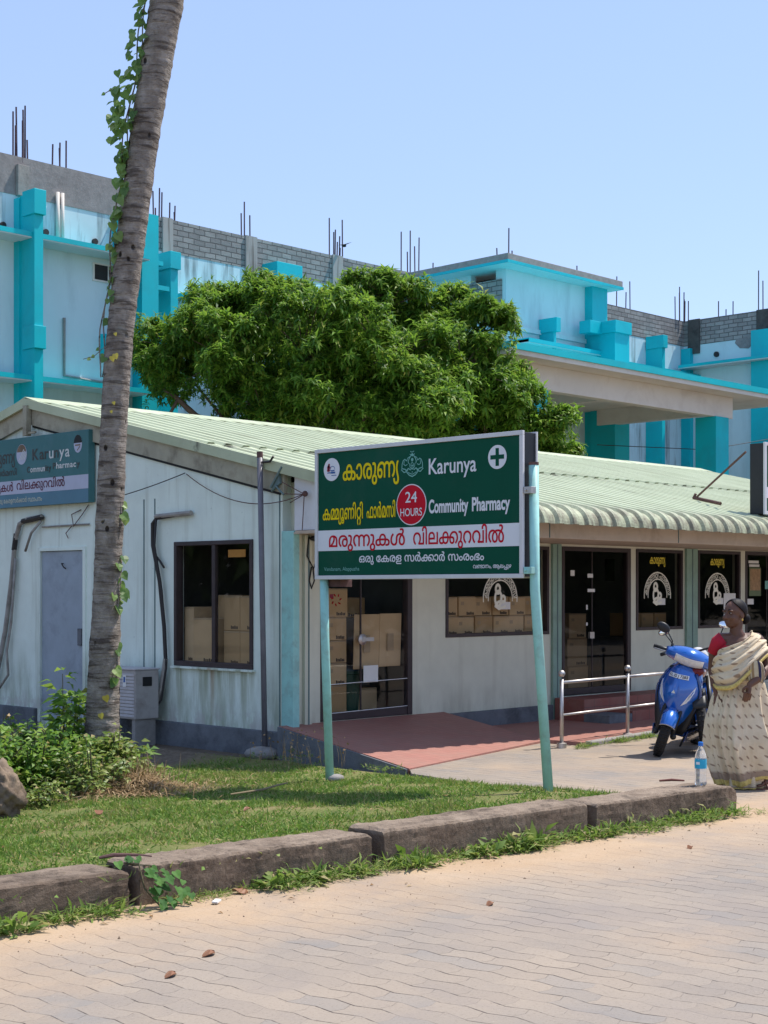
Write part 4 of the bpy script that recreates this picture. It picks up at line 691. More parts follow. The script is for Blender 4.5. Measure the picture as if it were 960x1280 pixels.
pp|896|242,-328 260,-327 309,-278 308,-265 286,-244 272,-220 265,-188 282,-154 308,-139 330,-135 362,-139 380,-148 393,-160 402,-178 405,-196 402,-218 377,-260 376,-272 395,-320 404,-329 824,-330 835,-326 838,-316 838,554 835,562 824,567 740,567 732,564 727,556 727,88 722,82 426,82 423,88 439,146 439,194 432,226 417,262 382,304 348,332 324,344 290,353 246,357 192,357 126,338 78,306 50,275 38,254 29,232 19,182 22,128 32,92 44,68 76,22 116,-14 132,-18 151,-2 186,44 184,58 146,100 130,142 128,164 131,188 151,230 174,248 200,260 236,264 270,257 294,245 307,232 318,214 328,188 331,148 327,124 315,94 286,52 308,8 324,-11 720,-12 726,-15 727,-230 720,-237 500,-236 497,-232 502,-206 502,-166 498,-148 483,-112 456,-81 422,-61 384,-48 362,-45 288,-48 258,-58 218,-81 193,-106 182,-124 169,-164 169,-218 176,-248 188,-272 208,-298
sth|1891|920,-24 960,-25 1032,-13 1834,-12 1841,0 1841,316 1838,360 1828,414 1810,460 1782,500 1746,532 1690,562 1614,578 1546,578 1504,571 1458,556 1419,534 1376,496 1356,466 1335,414 1325,364 1322,318 1320,86 1314,83 1162,83 1158,90 1180,142 1196,228 1196,300 1183,376 1171,412 1150,454 1126,490 1106,514 1048,569 1036,577 1024,577 972,520 965,502 1026,439 1051,402 1066,370 1082,306 1085,270 1082,226 1066,162 1051,132 1034,108 1000,84 946,71 916,75 880,90 858,111 849,130 839,162 833,204 827,400 808,468 785,508 748,544 718,562 676,575 600,578 550,568 502,544 456,503 420,536 390,557 342,574 316,578 258,578 186,562 156,547 120,521 88,487 54,432 36,378 26,310 29,234 36,196 57,132 72,102 100,63 178,-16 192,-19 202,-13 257,46 260,58 196,120 180,142 159,184 144,234 140,262 140,318 150,366 162,396 180,426 195,444 220,463 238,472 274,482 294,482 324,475 349,462 373,438 385,418 398,366 401,316 402,-6 414,-13 502,-12 509,0 509,324 519,402 540,448 562,466 604,482 646,478 666,471 683,460 694,444 709,412 719,352 722,172 732,120 750,76 779,36 816,6 864,-15/1438,84 1433,90 1433,316 1443,382 1467,432 1488,454 1510,466 1542,478 1566,482 1596,482 1630,475 1668,457 1686,443 1711,402 1727,340 1730,306 1728,86 1722,83
y|243|23,-282 58,-283 120,-273 162,-255 187,-240 212,-216 229,-188 244,-144 248,-108 245,-50 235,-6 168,178 153,232 146,274 146,340 159,406 180,466 220,546 220,558 208,566 120,566 112,563 78,502 48,418 32,318 35,244 48,184 112,12 130,-48 137,-96 127,-140 110,-168 88,-180 64,-187 24,-187 -14,-171 -30,-152 -43,-114 -40,-68 -48,-56 -110,-49 -144,-49 -153,-56 -157,-84 -150,-152 -138,-186 -120,-214 -90,-244 -62,-261 -20,-276
"""
GL = {}
for _l in GLYPHS.strip().split('\n'):
    _k, _a, _c = _l.split('|')
    GL[_k] = (float(_a), [[tuple(float(_v) for _v in _t.split(',')) for _t in _s.split(' ')] for _s in _c.split('/')])

def curve_mesh(cu):
    """a filled 2D curve as (verts, faces)"""
    o = bpy.data.objects.new('tmp_letters', cu)
    bpy.context.scene.collection.objects.link(o)
    me = bpy.data.meshes.new_from_object(o.evaluated_get(bpy.context.evaluated_depsgraph_get()))
    v = [tuple(x.co) for x in me.vertices]; f = [tuple(p.vertices) for p in me.polygons]
    bpy.data.objects.remove(o); bpy.data.curves.remove(cu); bpy.data.meshes.remove(me)
    return v, f

def mal(keys, bold=0.0):
    cu = bpy.data.curves.new('tmp', 'CURVE'); cu.dimensions = '2D'; cu.fill_mode = 'BOTH'
    cu.offset = bold
    x = 0.0
    for k in keys:
        if k == ' ':
            x += 0.30; continue
        a, cs = GL[k]
        for c in cs:
            pts = c
            sp = cu.splines.new('POLY'); sp.points.add(len(pts) - 1); sp.use_cyclic_u = True
            for i, (px, py) in enumerate(pts):
                sp.points[i].co = (px / 1000 + x, py / 1000, 0, 1)
        x += a / 1000
    return curve_mesh(cu)

def lat(text, bold=0.0, spacing=1.0):
    cu = bpy.data.curves.new('tmp', 'FONT'); cu.body = text; cu.fill_mode = 'BOTH'; cu.offset = bold
    cu.space_character = spacing
    return curve_mesh(cu)
# ------------------------------------------------------------------ lettering laid on a board
M['sign_green'] = plain('sign_green', (.002, .070, .041), .6, .10, 1.5, spec=.12, dirt=(.03, .085, .06), dirt_amt=.45, dscale=1.6)
M['sign_white'] = plain('sign_white', (.68, .69, .74), .6, .03, spec=.15)
M['sign_red'] = plain('sign_red', (.50, .008, .024), .6, .05, spec=.12)
M['sign_yellow'] = plain('sign_yellow', (.75, .58, .008), .6, .05, spec=.12)
M['sign_yellow_edge'] = plain('sign_yellow_shadow', (.10, .07, .01), .4, .05)
M['sign_frame'] = plain('white_sign_frame', (.60, .60, .62), .4, .05)
M['emblem_green'] = plain('pale_emblem_green', (.16, .40, .36), .4, .05)
M['logo_blue'] = plain('logo_blue', (.03, .10, .30), .4); M['logo_maroon'] = plain('logo_maroon', (.30, .03, .06), .4)
K = list
T_KARUNYA = K('കാരുണ') + ['y']
T_COMM = ['ക', 'mm', 'y', 'ൂ', 'ണ', 'ി', 'tt', 'ി']
T_PHARM = K('ഫാർമസി')
T_MED = K('മരു') + ['nn'] + K('ുകൾ'); T_LOW = K('വില') + ['kk'] + K('ുറവിൽ')
T_KER = K('ഒരു') + [' '] + K('േകരള') + [' ', 'സ', 'ർ', 'kk', 'ാ', 'ർ', ' '] + K('സംരംഭം')
T_KER2 = K('ഒരു') + [' '] + K('േകരള') + ['സ', 'ർ', 'kk', 'ാ', 'ർ', ' ', 'sth', 'ാ', 'പ', 'ന', 'ം']
T_PLACE = ['വ', 'nt', 'ാ', 'ന', 'ം', ',', ' ', 'ആ', 'ല', 'pp', 'ു', 'ഴ']

class Board:
    """a flat face: u runs right, v runs down, both in metres from its top left corner"""
    def __init__(s, o, right, normal, w, h, parent):
        s.o, s.r, s.n, s.w, s.h, s.p = Vector(o), Vector(right), Vector(normal), w, h, parent
    def at(s, u, v, lift=0.): return s.o + s.r*u - Vector((0, 0, v)) + s.n*lift
    def put(s, name, vf, box, mat, lift=.003, thick=.0015, base=None):
        """fit letters into box = (u0, u1, v_top, v_bottom); base: letter-space y range that maps on the box"""
        v, f = vf
        xs_ = [a[0] for a in v]; ys_ = [a[1] for a in v]
        x0, x1 = min(xs_), max(xs_); y0, y1 = base if base else (min(ys_), max(ys_))
        u0, u1, va, vb = box
        b = MB()
        P = [s.at(u0 + (a[0]-x0)/(x1-x0)*(u1-u0), vb + (a[1]-y0)/(y1-y0)*(va-vb), lift) for a in v]
        b.raw(P, f)
        o = b.build(name, mat, s.p)
        return o
    def rect(s, name, u0, u1, v0, v1, mat, lift=.0015, thick=.001):
        b = MB(); b.prism([s.at(u0, v1, lift), s.at(u1, v1, lift), s.at(u1, v0, lift), s.at(u0, v0, lift)], s.n*(-thick)); return b.build(name, mat, s.p)
    def disc(s, name, u, v, ru, rv, mat, lift=.002, n=40):
        b = MB(); b.prism([s.at(u + ru*math.cos(2*math.pi*k/n), v + rv*math.sin(2*math.pi*k/n), lift) for k in range(n)], s.n*(-.001)); return b.build(name, mat, s.p)
    def line(s, b, pts, wd, lift=.003):
        s.k = (getattr(s, 'k', 0) + 7) % 40; lift += .00002*s.k
        for (ua, va), (ub, vb) in zip(pts[:-1], pts[1:]):
            d = Vector((ub-ua, vb-va)); 
            if d.length < 1e-5: continue
            n = Vector((-d.y, d.x)).normalized()*wd/2; e = d.normalized()*wd*.3
            lift += .00003
            b.poly([s.at(ua-e.x+n.x, va-e.y+n.y, lift), s.at(ub+e.x+n.x, vb+e.y+n.y, lift), s.at(ub+e.x-n.x, vb+e.y-n.y, lift), s.at(ua-e.x-n.x, va-e.y-n.y, lift)])

def arc(cu, cv, ru, rv, a0, a1, n=14):
    return [(cu + ru*math.cos(R(a0 + (a1-a0)*i/n)), cv - rv*math.sin(R(a0 + (a1-a0)*i/n))) for i in range(n+1)]

def emblem(B, cu, cv, s):
    """the state emblem: two rearing side figures, a shell under a capital, a scroll below"""
    b = MB(); L = lambda pts, w=.006: B.line(b, [(cu + x*s, cv - y*s) for x, y in pts], w*s/.15, .0035)
    disc = lambda x, y, r: b.poly([B.at(cu + x*s + r*s*math.cos(t), cv - y*s + r*s*math.sin(t), .0035) for t in [2*math.pi*k/14 for k in range(14)]])
    disc(0, .36, .085); disc(0, .10, .09); disc(0, .52, .03)
    for sx in (-1, 1):
        L([(sx*.05, .50), (sx*.13, .55)]); L([(sx*.09, .36), (sx*.17, .40)])
        L([(sx*.10, .32), (sx*.22, .18), (sx*.30, .02), (sx*.27, -.08)], .008)
        L([(sx*.14, .28), (sx*.33, .20), (sx*.40, .05)], .006)
        L([(sx*.40, .06), (sx*.55, .14), (sx*.66, .08), (sx*.74, -.10), (sx*.76, -.30)], .008)
        L([(sx*.58, .05), (sx*.62, -.12), (sx*.50, -.2), (sx*.36, -.14)], .006)
        L([(sx*.76, -.34), (sx*.50, -.40), (sx*.42, -.52), (sx*.60, -.56), (sx*.80, -.40)], .008)
        L([(sx*.42, -.46), (sx*.28, -.36), (sx*.12, -.44)], .009)
        L([(sx*.40, -.56), (sx*.22, -.72), (0, -.80)], .009); L([(sx*.30, -.56), (sx*.14, -.64), (0, -.68)], .006)
        L([(sx*.2, -.1), (sx*.17, -.28), (sx*.05, -.4)], .006); L([(0, -.02), (sx*.1, -.14), (sx*.06, -.34)], .005)
        disc(sx*.38, -.46, .06)
        disc(sx*.1, -.2, .03)
    disc(0, -.38, .05); disc(0, -.22, .05); disc(0, -.56, .035)
    b.build('emblem', M['emblem_green'], B.p)

def round_logo(B, cu, cv, r):
    B.disc('logo_disc', cu, cv, r, r, M['sign_white'], .0028)
    b = MB()
    for x, y, q in ((-.32, .42, .12), (-.42, .18, .16), (-.28, .2, .14), (-.45, -.05, .14), (-.3, -.06, .12), (-.38, .3, .12)):
        b.poly([B.at(cu + (x + q*math.cos(t))*r, cv - (y + q*math.sin(t))*r, .004) for t in [2*math.pi*k/10 for k in range(10)]])
    b.build('logo_figure', M['logo_maroon'], B.p)
    b = MB(); B.line(b, arc(cu + .12*r, cv - .02*r, .28*r, .26*r, 0, 180), .05*r, .004)
    b.poly([B.at(*p, .0042) for p in arc(cu + .12*r, cv + .05*r, .3*r, .12*r, 180, 360)])
    for k in range(7): B.line(b, [(cu + (-.5 + .13*k + (.05 if k > 2 else 0))*r, cv + .28*r), (cu + (-.42 + .13*k + (.05 if k > 2 else 0))*r, cv + .28*r)], .16*r*(.6 + .4*(k > 2)), .004)
    B.line(b, [(cu, cv + .52*r), (cu + .6*r, cv + .52*r)], .06*r, .004)
    b.build('logo_mark', M['logo_blue'], B.p)

def cross_badge(B, cu, cv, r, disc_m, cross_m):
    B.disc('cross_badge', cu, cv, r, r, disc_m, .0028)
    b = MB(); a, w = .74*r, .18*r
    b.poly([B.at(cu+x, cv+y, .004) for x, y in ((-w, -a), (w, -a), (w, -w), (a, -w), (a, w), (w, w), (w, a), (-w, a), (-w, w), (-a, w), (-a, -w), (-w, -w))])
    b.build('cross', cross_m, B.p)

def sign_face(B, full=True):
    W, H = B.w, B.h
    U = lambda s: s*W
    V = lambda t: t*H
    B.rect('white_stripe', 0, W, V(.633), V(.80), M['sign_white'])
    vb = lambda keys: mal(keys)
    XH = (-.0, .62)
    round_logo(B, U(.076), V(.14), .093*H)
    for nm, m, du, lf in (('letter_shadow', M['sign_yellow_edge'], .004, .0022), ('yellow_lettering', M['sign_yellow'], 0., .0034)):
        B.put(nm, vb(T_KARUNYA), (U(.137)+du, U(.432)+du, V(.10)+du, V(.236)+du), m, lf, base=(-.01, .62))
        B.put(nm, vb(T_COMM), (U(.027)+du, U(.245)+du, V(.45)+du, V(.548)+du), m, lf, base=(-.01, .62))
        B.put(nm, vb(T_PHARM), (U(.265)+du, U(.413)+du, V(.45)+du, V(.548)+du), m, lf, base=(-.01, .62))
    emblem(B, U(.499), V(.128), .145)
    B.put('white_lettering', lat('Karunya', .012), (U(.58), U(.805), V(.117), V(.236)), M['sign_white'], base=(0, .70))
    cross_badge(B, U(.90), V(.146), .088*H, M['sign_white'], M['sign_green'])
    B.disc('hours_disc_rim', U(.494), V(.46), .160, .160, M['sign_white'], .0026)
    B.disc('hours_disc', U(.494), V(.46), .152, .152, M['sign_red'], .004)
    B.put('white_lettering', lat('24', .006), (U(.494)-.062, U(.494)+.062, V(.36), V(.443)), M['sign_white'], .0055)
    B.put('white_lettering', lat('HOURS', .006), (U(.494)-.115, U(.494)+.115, V(.487), V(.548)), M['sign_white'], .0055)
    B.put('white_lettering', lat('Community', .03), (U(.58), U(.768), V(.432), V(.53)), M['sign_white'], base=(0, .70))
    B.put('white_lettering', lat('Pharmacy', .03), (U(.785), U(.957), V(.432), V(.53)), M['sign_white'], base=(0, .70))
    B.put('red_lettering', vb(T_MED), (U(.061), U(.462), V(.668), V(.77)), M['sign_red'], base=(-.01, .62))
    B.put('red_lettering', vb(T_LOW), (U(.503), U(.93), V(.668), V(.77)), M['sign_red'], base=(-.01, .62))
    B.put('white_lettering', vb(T_KER), (U(.225), U(.84), V(.842), V(.898)), M['sign_white'], base=(-.01, .62))
    B.put('small_lettering', lat('Vandanam, Alappuzha'), (U(.034), U(.226), V(.932), V(.962)), M['emblem_green'], base=(0, .70))
    B.put('small_lettering', vb(T_PLACE), (U(.79), U(.962), V(.93), V(.957)), M['sign_white'], base=(-.01, .62))

# the roadside signboard on two turquoise posts
SX = -1.70
sg = thing('signboard', 'green and white pharmacy signboard on two turquoise posts, standing on the lawn', 'signboard', (SX, -3.3, 0.1))
b = MB(); b.box(SX+.008, SX+.155, -4.415, -2.235, 1.70, 2.75); b.build('sign_box', M['black_paint'], sg, bevel=.004)
b = MB(); b.box(SX, SX+.006, -4.39, -2.26, 1.725, 2.725); b.build('sign_panel', M['sign_green'], sg)
b = MB()
for y0, y1, z0, z1 in ((-4.425, -2.225, 1.69, 1.722), (-4.425, -2.225, 2.728, 2.76), (-4.425, -4.393, 1.722, 2.728), (-2.257, -2.225, 1.722, 2.728)): b.box(SX-.012, SX+.012, y0, y1, z0, z1)
b.build('sign_frame', M['sign_frame'], sg, bevel=.003)
b = MB(); b.box(SX+.15, SX+.165, -4.425, -2.225, 1.69, 2.76); b.build('sign_back', M['sign_frame'], sg)
sign_face(Board((SX, -2.257, 2.728), (0, -1, 0), (-1, 0, 0), 2.136, 1.006, sg))
b = MB(); b.tube([(-1.635, -4.466, 2.51), (-1.632, -4.475, 1.6), (-1.615, -4.59, .10)], .036, 14); b.build('post', M['teal_post'], sg, smooth=True)
b = MB(); b.tube([(-1.66, -2.285, 1.69), (-1.655, -2.29, 1.2), (-1.62, -2.31, .04)], .036, 14); b.build('post', M['teal_post'], sg, smooth=True)
b = MB(); b.tube([(-1.635, -4.466, 2.508), (-1.635, -4.466, 2.53)], .037, 14); b.build('post_cap', M['rust'], sg)
for z in (2.32, 1.74):
    b = MB(); b.box(SX-.005, SX+.05, -4.50, -4.428, z-.02, z+.03); b.tube([(SX-.02, -4.45, z+.005), (SX+.12, -4.45, z+.005)], .010); b.build('bracket', M['steel'] if z > 2 else M['teal_post'], sg, bevel=.003)
b = MB(); b.ball((-1.60, -4.60, .10), .075, .07, .04, 12, 6); b.build('post_footing', M['concrete'], sg, smooth=True)
b = MB(); b.ball((-1.58, -2.34, .05), .08, .06, .035, 12, 6); b.build('post_footing', M['concrete'], sg, smooth=True)
b = MB(); b.box(-1.63, -1.50, -2.45, -2.30, 1.63, 1.69); b.build('sign_clamp', M['rust'], sg)

# the faded sign on the gable
M['fade_teal'] = plain('faded_teal_vinyl', (.045, .15, .155), .5, .12, 1.5, dirt=(.1, .2, .24), dirt_amt=.5, dscale=1.5)
M['fade_blue'] = plain('faded_blue_vinyl', (.09, .20, .27), .5, .1, 2)
M['fade_dark'] = plain('peeled_letter_glue', (.075, .075, .07), .8, .3, 20)
M['fade_white'] = plain('old_white_vinyl', (.60, .62, .60), .5, .06)
M['fade_lilac'] = plain('faded_white_stripe', (.45, .47, .58), .5, .05)
M['fade_maroon'] = plain('faded_maroon_letters', (.10, .01, .03), .6, .2)
M['fade_brown'] = plain('brown_weathered_board', (.19, .13, .085), .7, .3, 6)
M['fade_yellow'] = plain('faded_yellow_letters', (.50, .52, .42), .6, .1)
fs = thing('faded_signboard', 'faded teal signboard with peeling white letters, fixed high on the gable wall', 'signboard', (-.05, 4.4, 2.6))
b = MB(); b.box(-.11, -.02, 3.32, 5.70, 2.625, 3.47); b.build('sign_panel', M['fade_teal'], fs, bevel=.004)
FB = Board((-.111, 5.70, 3.47), (0, -1, 0), (-1, 0, 0), 2.38, .845, fs)
FB.rect('white_stripe', 0, 2.38, .52, .685, M['fade_lilac'], .001)
FB.rect('blue_stripe', 0, 2.38, .687, .845, M['fade_blue'], .001)
def fu(px):                                   # helper: metres along the board
    tab = [(0, .29), (36.7, .97), (51, 1.213), (62, 1.40), (92.5, 1.90), (100, 2.02), (109, 2.17), (120, 2.35)]
    for (a, ua), (c, uc) in zip(tab[:-1], tab[1:]):
        if px <= c: return ua + (uc-ua)*(px-a)/(c-a)
    return tab[-1][1]
FB.put('dark_lettering', mal(T_KARUNYA), (.05, .82, .17, .30), M['fade_dark'], .002, base=(-.01, .62))
FB.put('dark_lettering', mal(T_PHARM), (.30, .86, .385, .45), M['fade_dark'], .002, base=(-.01, .62))
FB.disc('badge_left', .97, .205, .115, .125, M['fade_lilac'], .0012)
b = MB()
for k in range(4): FB.line(b, [(.92 + .035*k, .27 - .0*k), (1.02 + .02*k, .15 + .02*k)], .014, .003)
b.build('badge_scratches', M['fade_white'], fs)
b = MB(); b.poly([FB.at(.97 + .10*math.cos(t), .175 - .09*math.sin(t), .0025) for t in np.linspace(0, math.pi, 14)]); b.build('badge_stain', M['fade_brown'], fs)
FB.disc('badge_right', 2.17, .155, .082, .105, M['fade_lilac'], .0012)
b = MB(); b.poly([FB.at(2.17 + .082*math.cos(t), .145 - .095*math.sin(t), .0025) for t in np.linspace(0, math.pi, 14)]); b.build('badge_stain', M['dark'], fs)
b = MB(); FB.line(b, [(2.12, .17), (2.22, .17)], .016, .003); FB.line(b, [(2.16, .23), (2.21, .19)], .014, .003); b.build('badge_scratches', M['fade_brown'], fs)
def letters_row(word, u0, u1, v0, v1, colours, cond, base=(0, .70)):
    ws = [lat(c, .012 + .012*cond) for c in word]
    adv = [max(p[0] for p in w[0]) - min(p[0] for p in w[0]) + .07 for w in ws]
    tot = sum(adv); u = u0
    for c, wv, a, cl in zip(word, ws, adv, colours):
        wd = (u1-u0)*a/tot
        FB.put('peeled_letter', wv, (u, u + wd*(.86), v0, v1), M[cl], .003, base=base); u += wd
D, Wt, Br = 'fade_dark', 'fade_white', 'fade_brown'
letters_row('Karunya', 1.21, 2.02, .155, .29, [D, D, D, Wt, D, Wt, Wt], 0)
letters_row('Community', 1.09, 1.62, .365, .435, [D, Wt, Wt, Wt, Wt, Wt, D, D, D], 1)
letters_row('Pharmacy', 1.65, 2.22, .35, .42, [D, Wt, Wt, Wt, Wt, Wt, Wt, D], 1)
FB.put('maroon_lettering', mal(T_MED), (.02, .78, .555, .645), M['fade_maroon'], .003, base=(-.01, .62))
FB.put('maroon_lettering', mal(T_LOW), (.86, 1.90, .545, .635), M['fade_maroon'], .003, base=(-.01, .62))
FB.put('pale_lettering', mal(T_KER2), (.42, 1.42, .74, .79), M['fade_yellow'], .003, base=(-.01, .62))

# the second green sign, standing on the eave at the right
rs = thing('roof_signboard', 'second green pharmacy signboard in a deep black box above the eave at the right edge', 'signboard', (6.69, -1.5, 2.5))
b = MB(); b.box(6.66, 8.85, -1.52, -1.33, 2.565, 3.455); b.build('sign_box', M['black_paint'], rs, bevel=.004)
b = MB(); b.box(6.69, 8.82, -1.53, -1.521, 2.60, 3.425); b.build('sign_panel', M['sign_green'], rs)
b = MB()
for x0, x1, z0, z1 in ((6.65, 8.86, 2.555, 2.60), (6.65, 8.86, 3.425, 3.465), (6.65, 6.70, 2.60, 3.425), (8.81, 8.86, 2.60, 3.425)): b.box(x0, x1, -1.55, -1.525, z0, z1)
b.build('sign_frame', M['sign_frame'], rs, bevel=.003)
sign_face(Board((6.70, -1.531, 3.425), (1, 0, 0), (0, -1, 0), 2.11, .825, rs))
b = MB(); b.tube([(6.68, -1.26, 3.36), (7.04, -.28, roof_z(-.28)+.05)], .014, 8); b.build('stay_rod', M['rust'], rs)
b = MB(); b.tube([(6.9, -1.3, 2.60), (6.9, -1.3, roof_z(-1.3))], .02); b.tube([(8.6, -1.3, 2.60), (8.6, -1.3, roof_z(-1.3))], .02); b.build('sign_leg', M['rust'], rs)
b = MB(); b.tube([(7.03, -.26, roof_z(-.26)+.06), (7.0, -.70, roof_z(-.70)+.06)], .022, 8); b.tube([(7.03, -.26, roof_z(-.26)+.05), (7.03, -.30, roof_z(-.30)+.12)], .018); b.build('stay_foot', M['rust'], rs)

# decals and notices on the shop windows
M['decal'] = plain('window_decal_cream', (.80, .77, .64), .6, .08)
M['decal_yellow'] = plain('window_decal_yellow', (.80, .64, .06), .6, .08)
M['poster_green'] = plain('poster_green', (.12, .16, .08), .6); M['poster_brown'] = plain('poster_brown', (.33, .2, .1), .6, .3, 20)
def arch_decal(win, x0, cz, r, yellow=True):
    B = Board((x0, -.0, 3), (1, 0, 0), (0, -1, 0), 1, 1, win); B.o = Vector((x0, .018, 3.0)); cv = 3 - cz
    if yellow:
        B.put('yellow_lettering', mal(T_KARUNYA), (-r*.62, r*.62, cv - r*1.80, cv - r*1.36), M['decal_yellow'], .003, base=(-.2, .66))
    b = MB()
    B.line(b, arc(0, cv, r*1.06, r*1.06, -6, 186, 26), .016, .002); B.line(b, arc(0, cv, r*.76, r*.76, -6, 186, 26), .014, .002)
    v, f = mal(T_COMM + [' '] + T_PHARM)
    xs_ = [p[0] for p in v]; X0, X1 = min(xs_), max(xs_)
    P = []
    for x, y, _ in v:
        a = R(178 - 176*(x-X0)/(X1-X0)); q = r*(.82 + .2*(y-.0)/.62)
        P.append(B.at(q*math.cos(a), cv - q*math.sin(a), .003))
    b.raw(P, f)
    b.build('arch_lettering', M['decal'], win)
    b = MB()
    fy = cv + .06*r
    for (x, y, rx, rz) in ((-.16, -.46, .13, .17), (-.14, -.08, .20, .30), (.16, -.06, .12, .12), (.05, .16, .30, .12)):
        L = .0022 + .0004*(rx*10 % 3)
        ring = [(x*r + rx*r*math.cos(t), fy + y*r + rz*r*math.sin(t)) for t in np.linspace(0, 2*math.pi, 21)]
        B.line(b, ring, .035, L + .0006)
    B.line(b, [(-.34*r, fy + .22*r), (-.1*r, fy + .34*r), (.3*r, fy + .24*r)], .03, .0046)
    b.build('mother_and_child_figure', M['decal'], win)
    b = MB(); b.poly([B.at(x, y, .004) for x, y in ((.0, cv + .12*r), (.62*r, cv + .12*r), (.62*r, cv + .42*r), (.0, cv + .42*r))]); b.build('small_panel', M['paper'], win)
arch_decal(SW[0], 3.36, 1.50, .29, False)
arch_decal(SW[1], 6.60, 1.53, .29)
arch_decal(SW[2], 8.07, 1.53, .29)
b = MB(); b.box(8.22, 8.53, .004, .008, 1.24, 1.56); b.build('paper_notice', M['paper'], SW[2])
for (xa, xb, za, zb, mm) in ((8.90, 9.22, 1.52, 1.93, 'poster_green'), (8.92, 9.20, 1.60, 1.91, 'poster_brown'), (8.88, 9.16, 1.99, 2.03, 'paper'), (8.90, 9.18, 1.94, 1.975, 'paper'),
                             (9.34, 9.42, 1.62, 1.74, 'emblem_green'), (8.85, 9.02, 1.40, 1.48, 'paper')):
    b = MB(); b.box(xa, xb, .004 if mm != 'poster_brown' else .001, .008, za, zb); b.build('notice', M[mm], GD3)
# ------------------------------------------------------------------ the big blue building behind
M['blue'] = walls('pale_blue_wall_paint', (.58, .745, .79), (.33, .45, .49), 0, 4, .3, .32, scale=.5, sx=2.0)
M['blue_stained'] = walls('rain_streaked_pale_blue', (.55, .72, .77), (.17, .22, .23), 0, 1, .1, .85, scale=1.2, sx=3.6)
M['cyan'] = plain('turquoise_building_paint', (.0, .48, .55), .5, .08, .6, dirt=(.02, .34, .40), dirt_amt=.6, dscale=.7)
M['canopy'] = plain('off_white_canopy_plaster', (.66, .61, .555), .75, .05, .7, dirt=(.45, .38, .33), dirt_amt=.5, dscale=.9)
M['slab'] = concrete('slab_edge_concrete', (.32, .295, .28), (.2, .18, .17), .5)
M['stained_column'] = walls('stained_concrete_column', (.36, .34, .32), (.09, .075, .06), 0, 1, .1, .8, scale=1, sx=6)
M['black_stain'] = concrete('black_stained_concrete', (.09, .085, .08), (.03, .03, .03), .7)
M['underside'] = plain('ledge_underside', (.66, .72, .74), .8, .04)
M['black_plastic_pipe'] = plain('black_pipe', (.03, .025, .025), .6)
M['shade_open'] = plain('dark_opening', (.03, .03, .032), .9)
ho = thing('hospital_building', 'large pale blue and turquoise unfinished building with steel bars sticking up, behind the pharmacy', 'building', (12, 19, 0))
def hb(name, mat, x0, x1, y0, y1, z0, z1, bev=.0):
    b = MB(); b.box(x0, x1, y0, y1, z0, z1); return b.build(name, M[mat], ho, bevel=bev)
# left block (front at y = 19)
hb('wall', 'blue', -8, 12.0, 19.0, 19.3, 0, 9.62)
hb('wall', 'blue_stained', -8, 12.0, 19.002, 19.3, 9.72, 10.72)
hb('parapet', 'plaster_grey', -8, 12.28, 18.985, 19.26, 10.72, 11.62)
hb('side_wall', 'blue', 11.9, 12.2, 19.3, 30, 0, 11.6)
hb('corner_pillar', 'cyan', 12.0, 12.5, 18.6, 19.3, 0, 10.85)
for z in (9.62, 6.36, 3.1):
    for a, c in ((-8, 8.70), (8.93, 12.0)):
        b = MB(); b.box(a, c, 18.30, 19.0, z, z+.10); b.build('ledge', M['underside'], ho)
        b = MB(); b.box(a, c, 18.285, 19.0, z+.022, z+.135); b.build('ledge_edge', M['cyan'], ho)
def fin(x, yf, ytop, w=.23, z1=10.7, yb=19.0, caps=((10.15, 10.72), (7.1, 7.62)), cw=.045, cd=.12, back=True):
    if back: hb('pillar', 'cyan', x-.04, x+w+.04, yb-.22, yb+.02, 0, z1-.08)
    hb('pillar_fin', 'cyan', x, x+w, yf, yb-.2, 0, z1-.05)
    for a, c in caps: hb('pillar_cap', 'cyan', x-cw, x+w+cw, yf-.06, yf+cd+.32, a, c, .01)
fin(8.70, 18.2, 0); fin(5.2, 18.2, 0); fin(1.7, 18.2, 0)
hb('pillar_fin', 'cyan', 11.42, 11.62, 18.7, 19.0, 0, 10.6); hb('pillar_cap', 'cyan', 11.38, 11.68, 18.25, 19.0, 10.2, 10.62, .01)
b = MB(); b.box(8.70, 9.0, 18.88, 18.985, 10.70, 11.42); b.build('parapet_column', M['concrete'], ho, bevel=.01)
b = MB(); b.prism([(10.95, 18.98, 9.74), (11.10, 18.98, 9.74), (11.36, 18.98, 10.25), (11.21, 18.98, 10.25)], (0, -.05, 0)); b.build('brace', M['blue'], ho)
for x, z in ((8.36, 9.96), (9.50, 9.99), (10.88, 10.0)):
    b = MB(); b.tube([(x, 19.1, z), (x, 18.94, z)], .075, 14); b.build('spout', M['black_plastic_pipe'], ho, smooth=False)
for x in (9.80, 9.93):
    b = MB(); b.tube([(x, 18.93, 9.76), (x, 18.93, 10.98)], .045, 10); b.build('downpipe', M['canopy'], ho, smooth=True)
b = MB(); b.tube([(10.0, 18.96, 8.05), (10.0, 18.96, 6.68), (11.2, 18.96, 6.62)], .035, 8); b.build('drain_pipe', M['slab'], ho)
f = hb('window', 'paper', 10.82, 11.41, 18.965, 19.02, 9.06, 9.5); b = MB(); b.box(10.87, 11.24, 18.955, 18.968, 9.1, 9.46); b.box(11.28, 11.39, 18.955, 18.968, 9.1, 9.46); b.build('pane', M['shade_open'], f)
hb('meter_box', 'cyan', 11.05, 11.4, 18.85, 19.0, 7.28, 7.8, .01)
hb('window_shutter', 'shade_open', 11.1, 11.25, 18.96, 19.02, 5.2, 6.1)
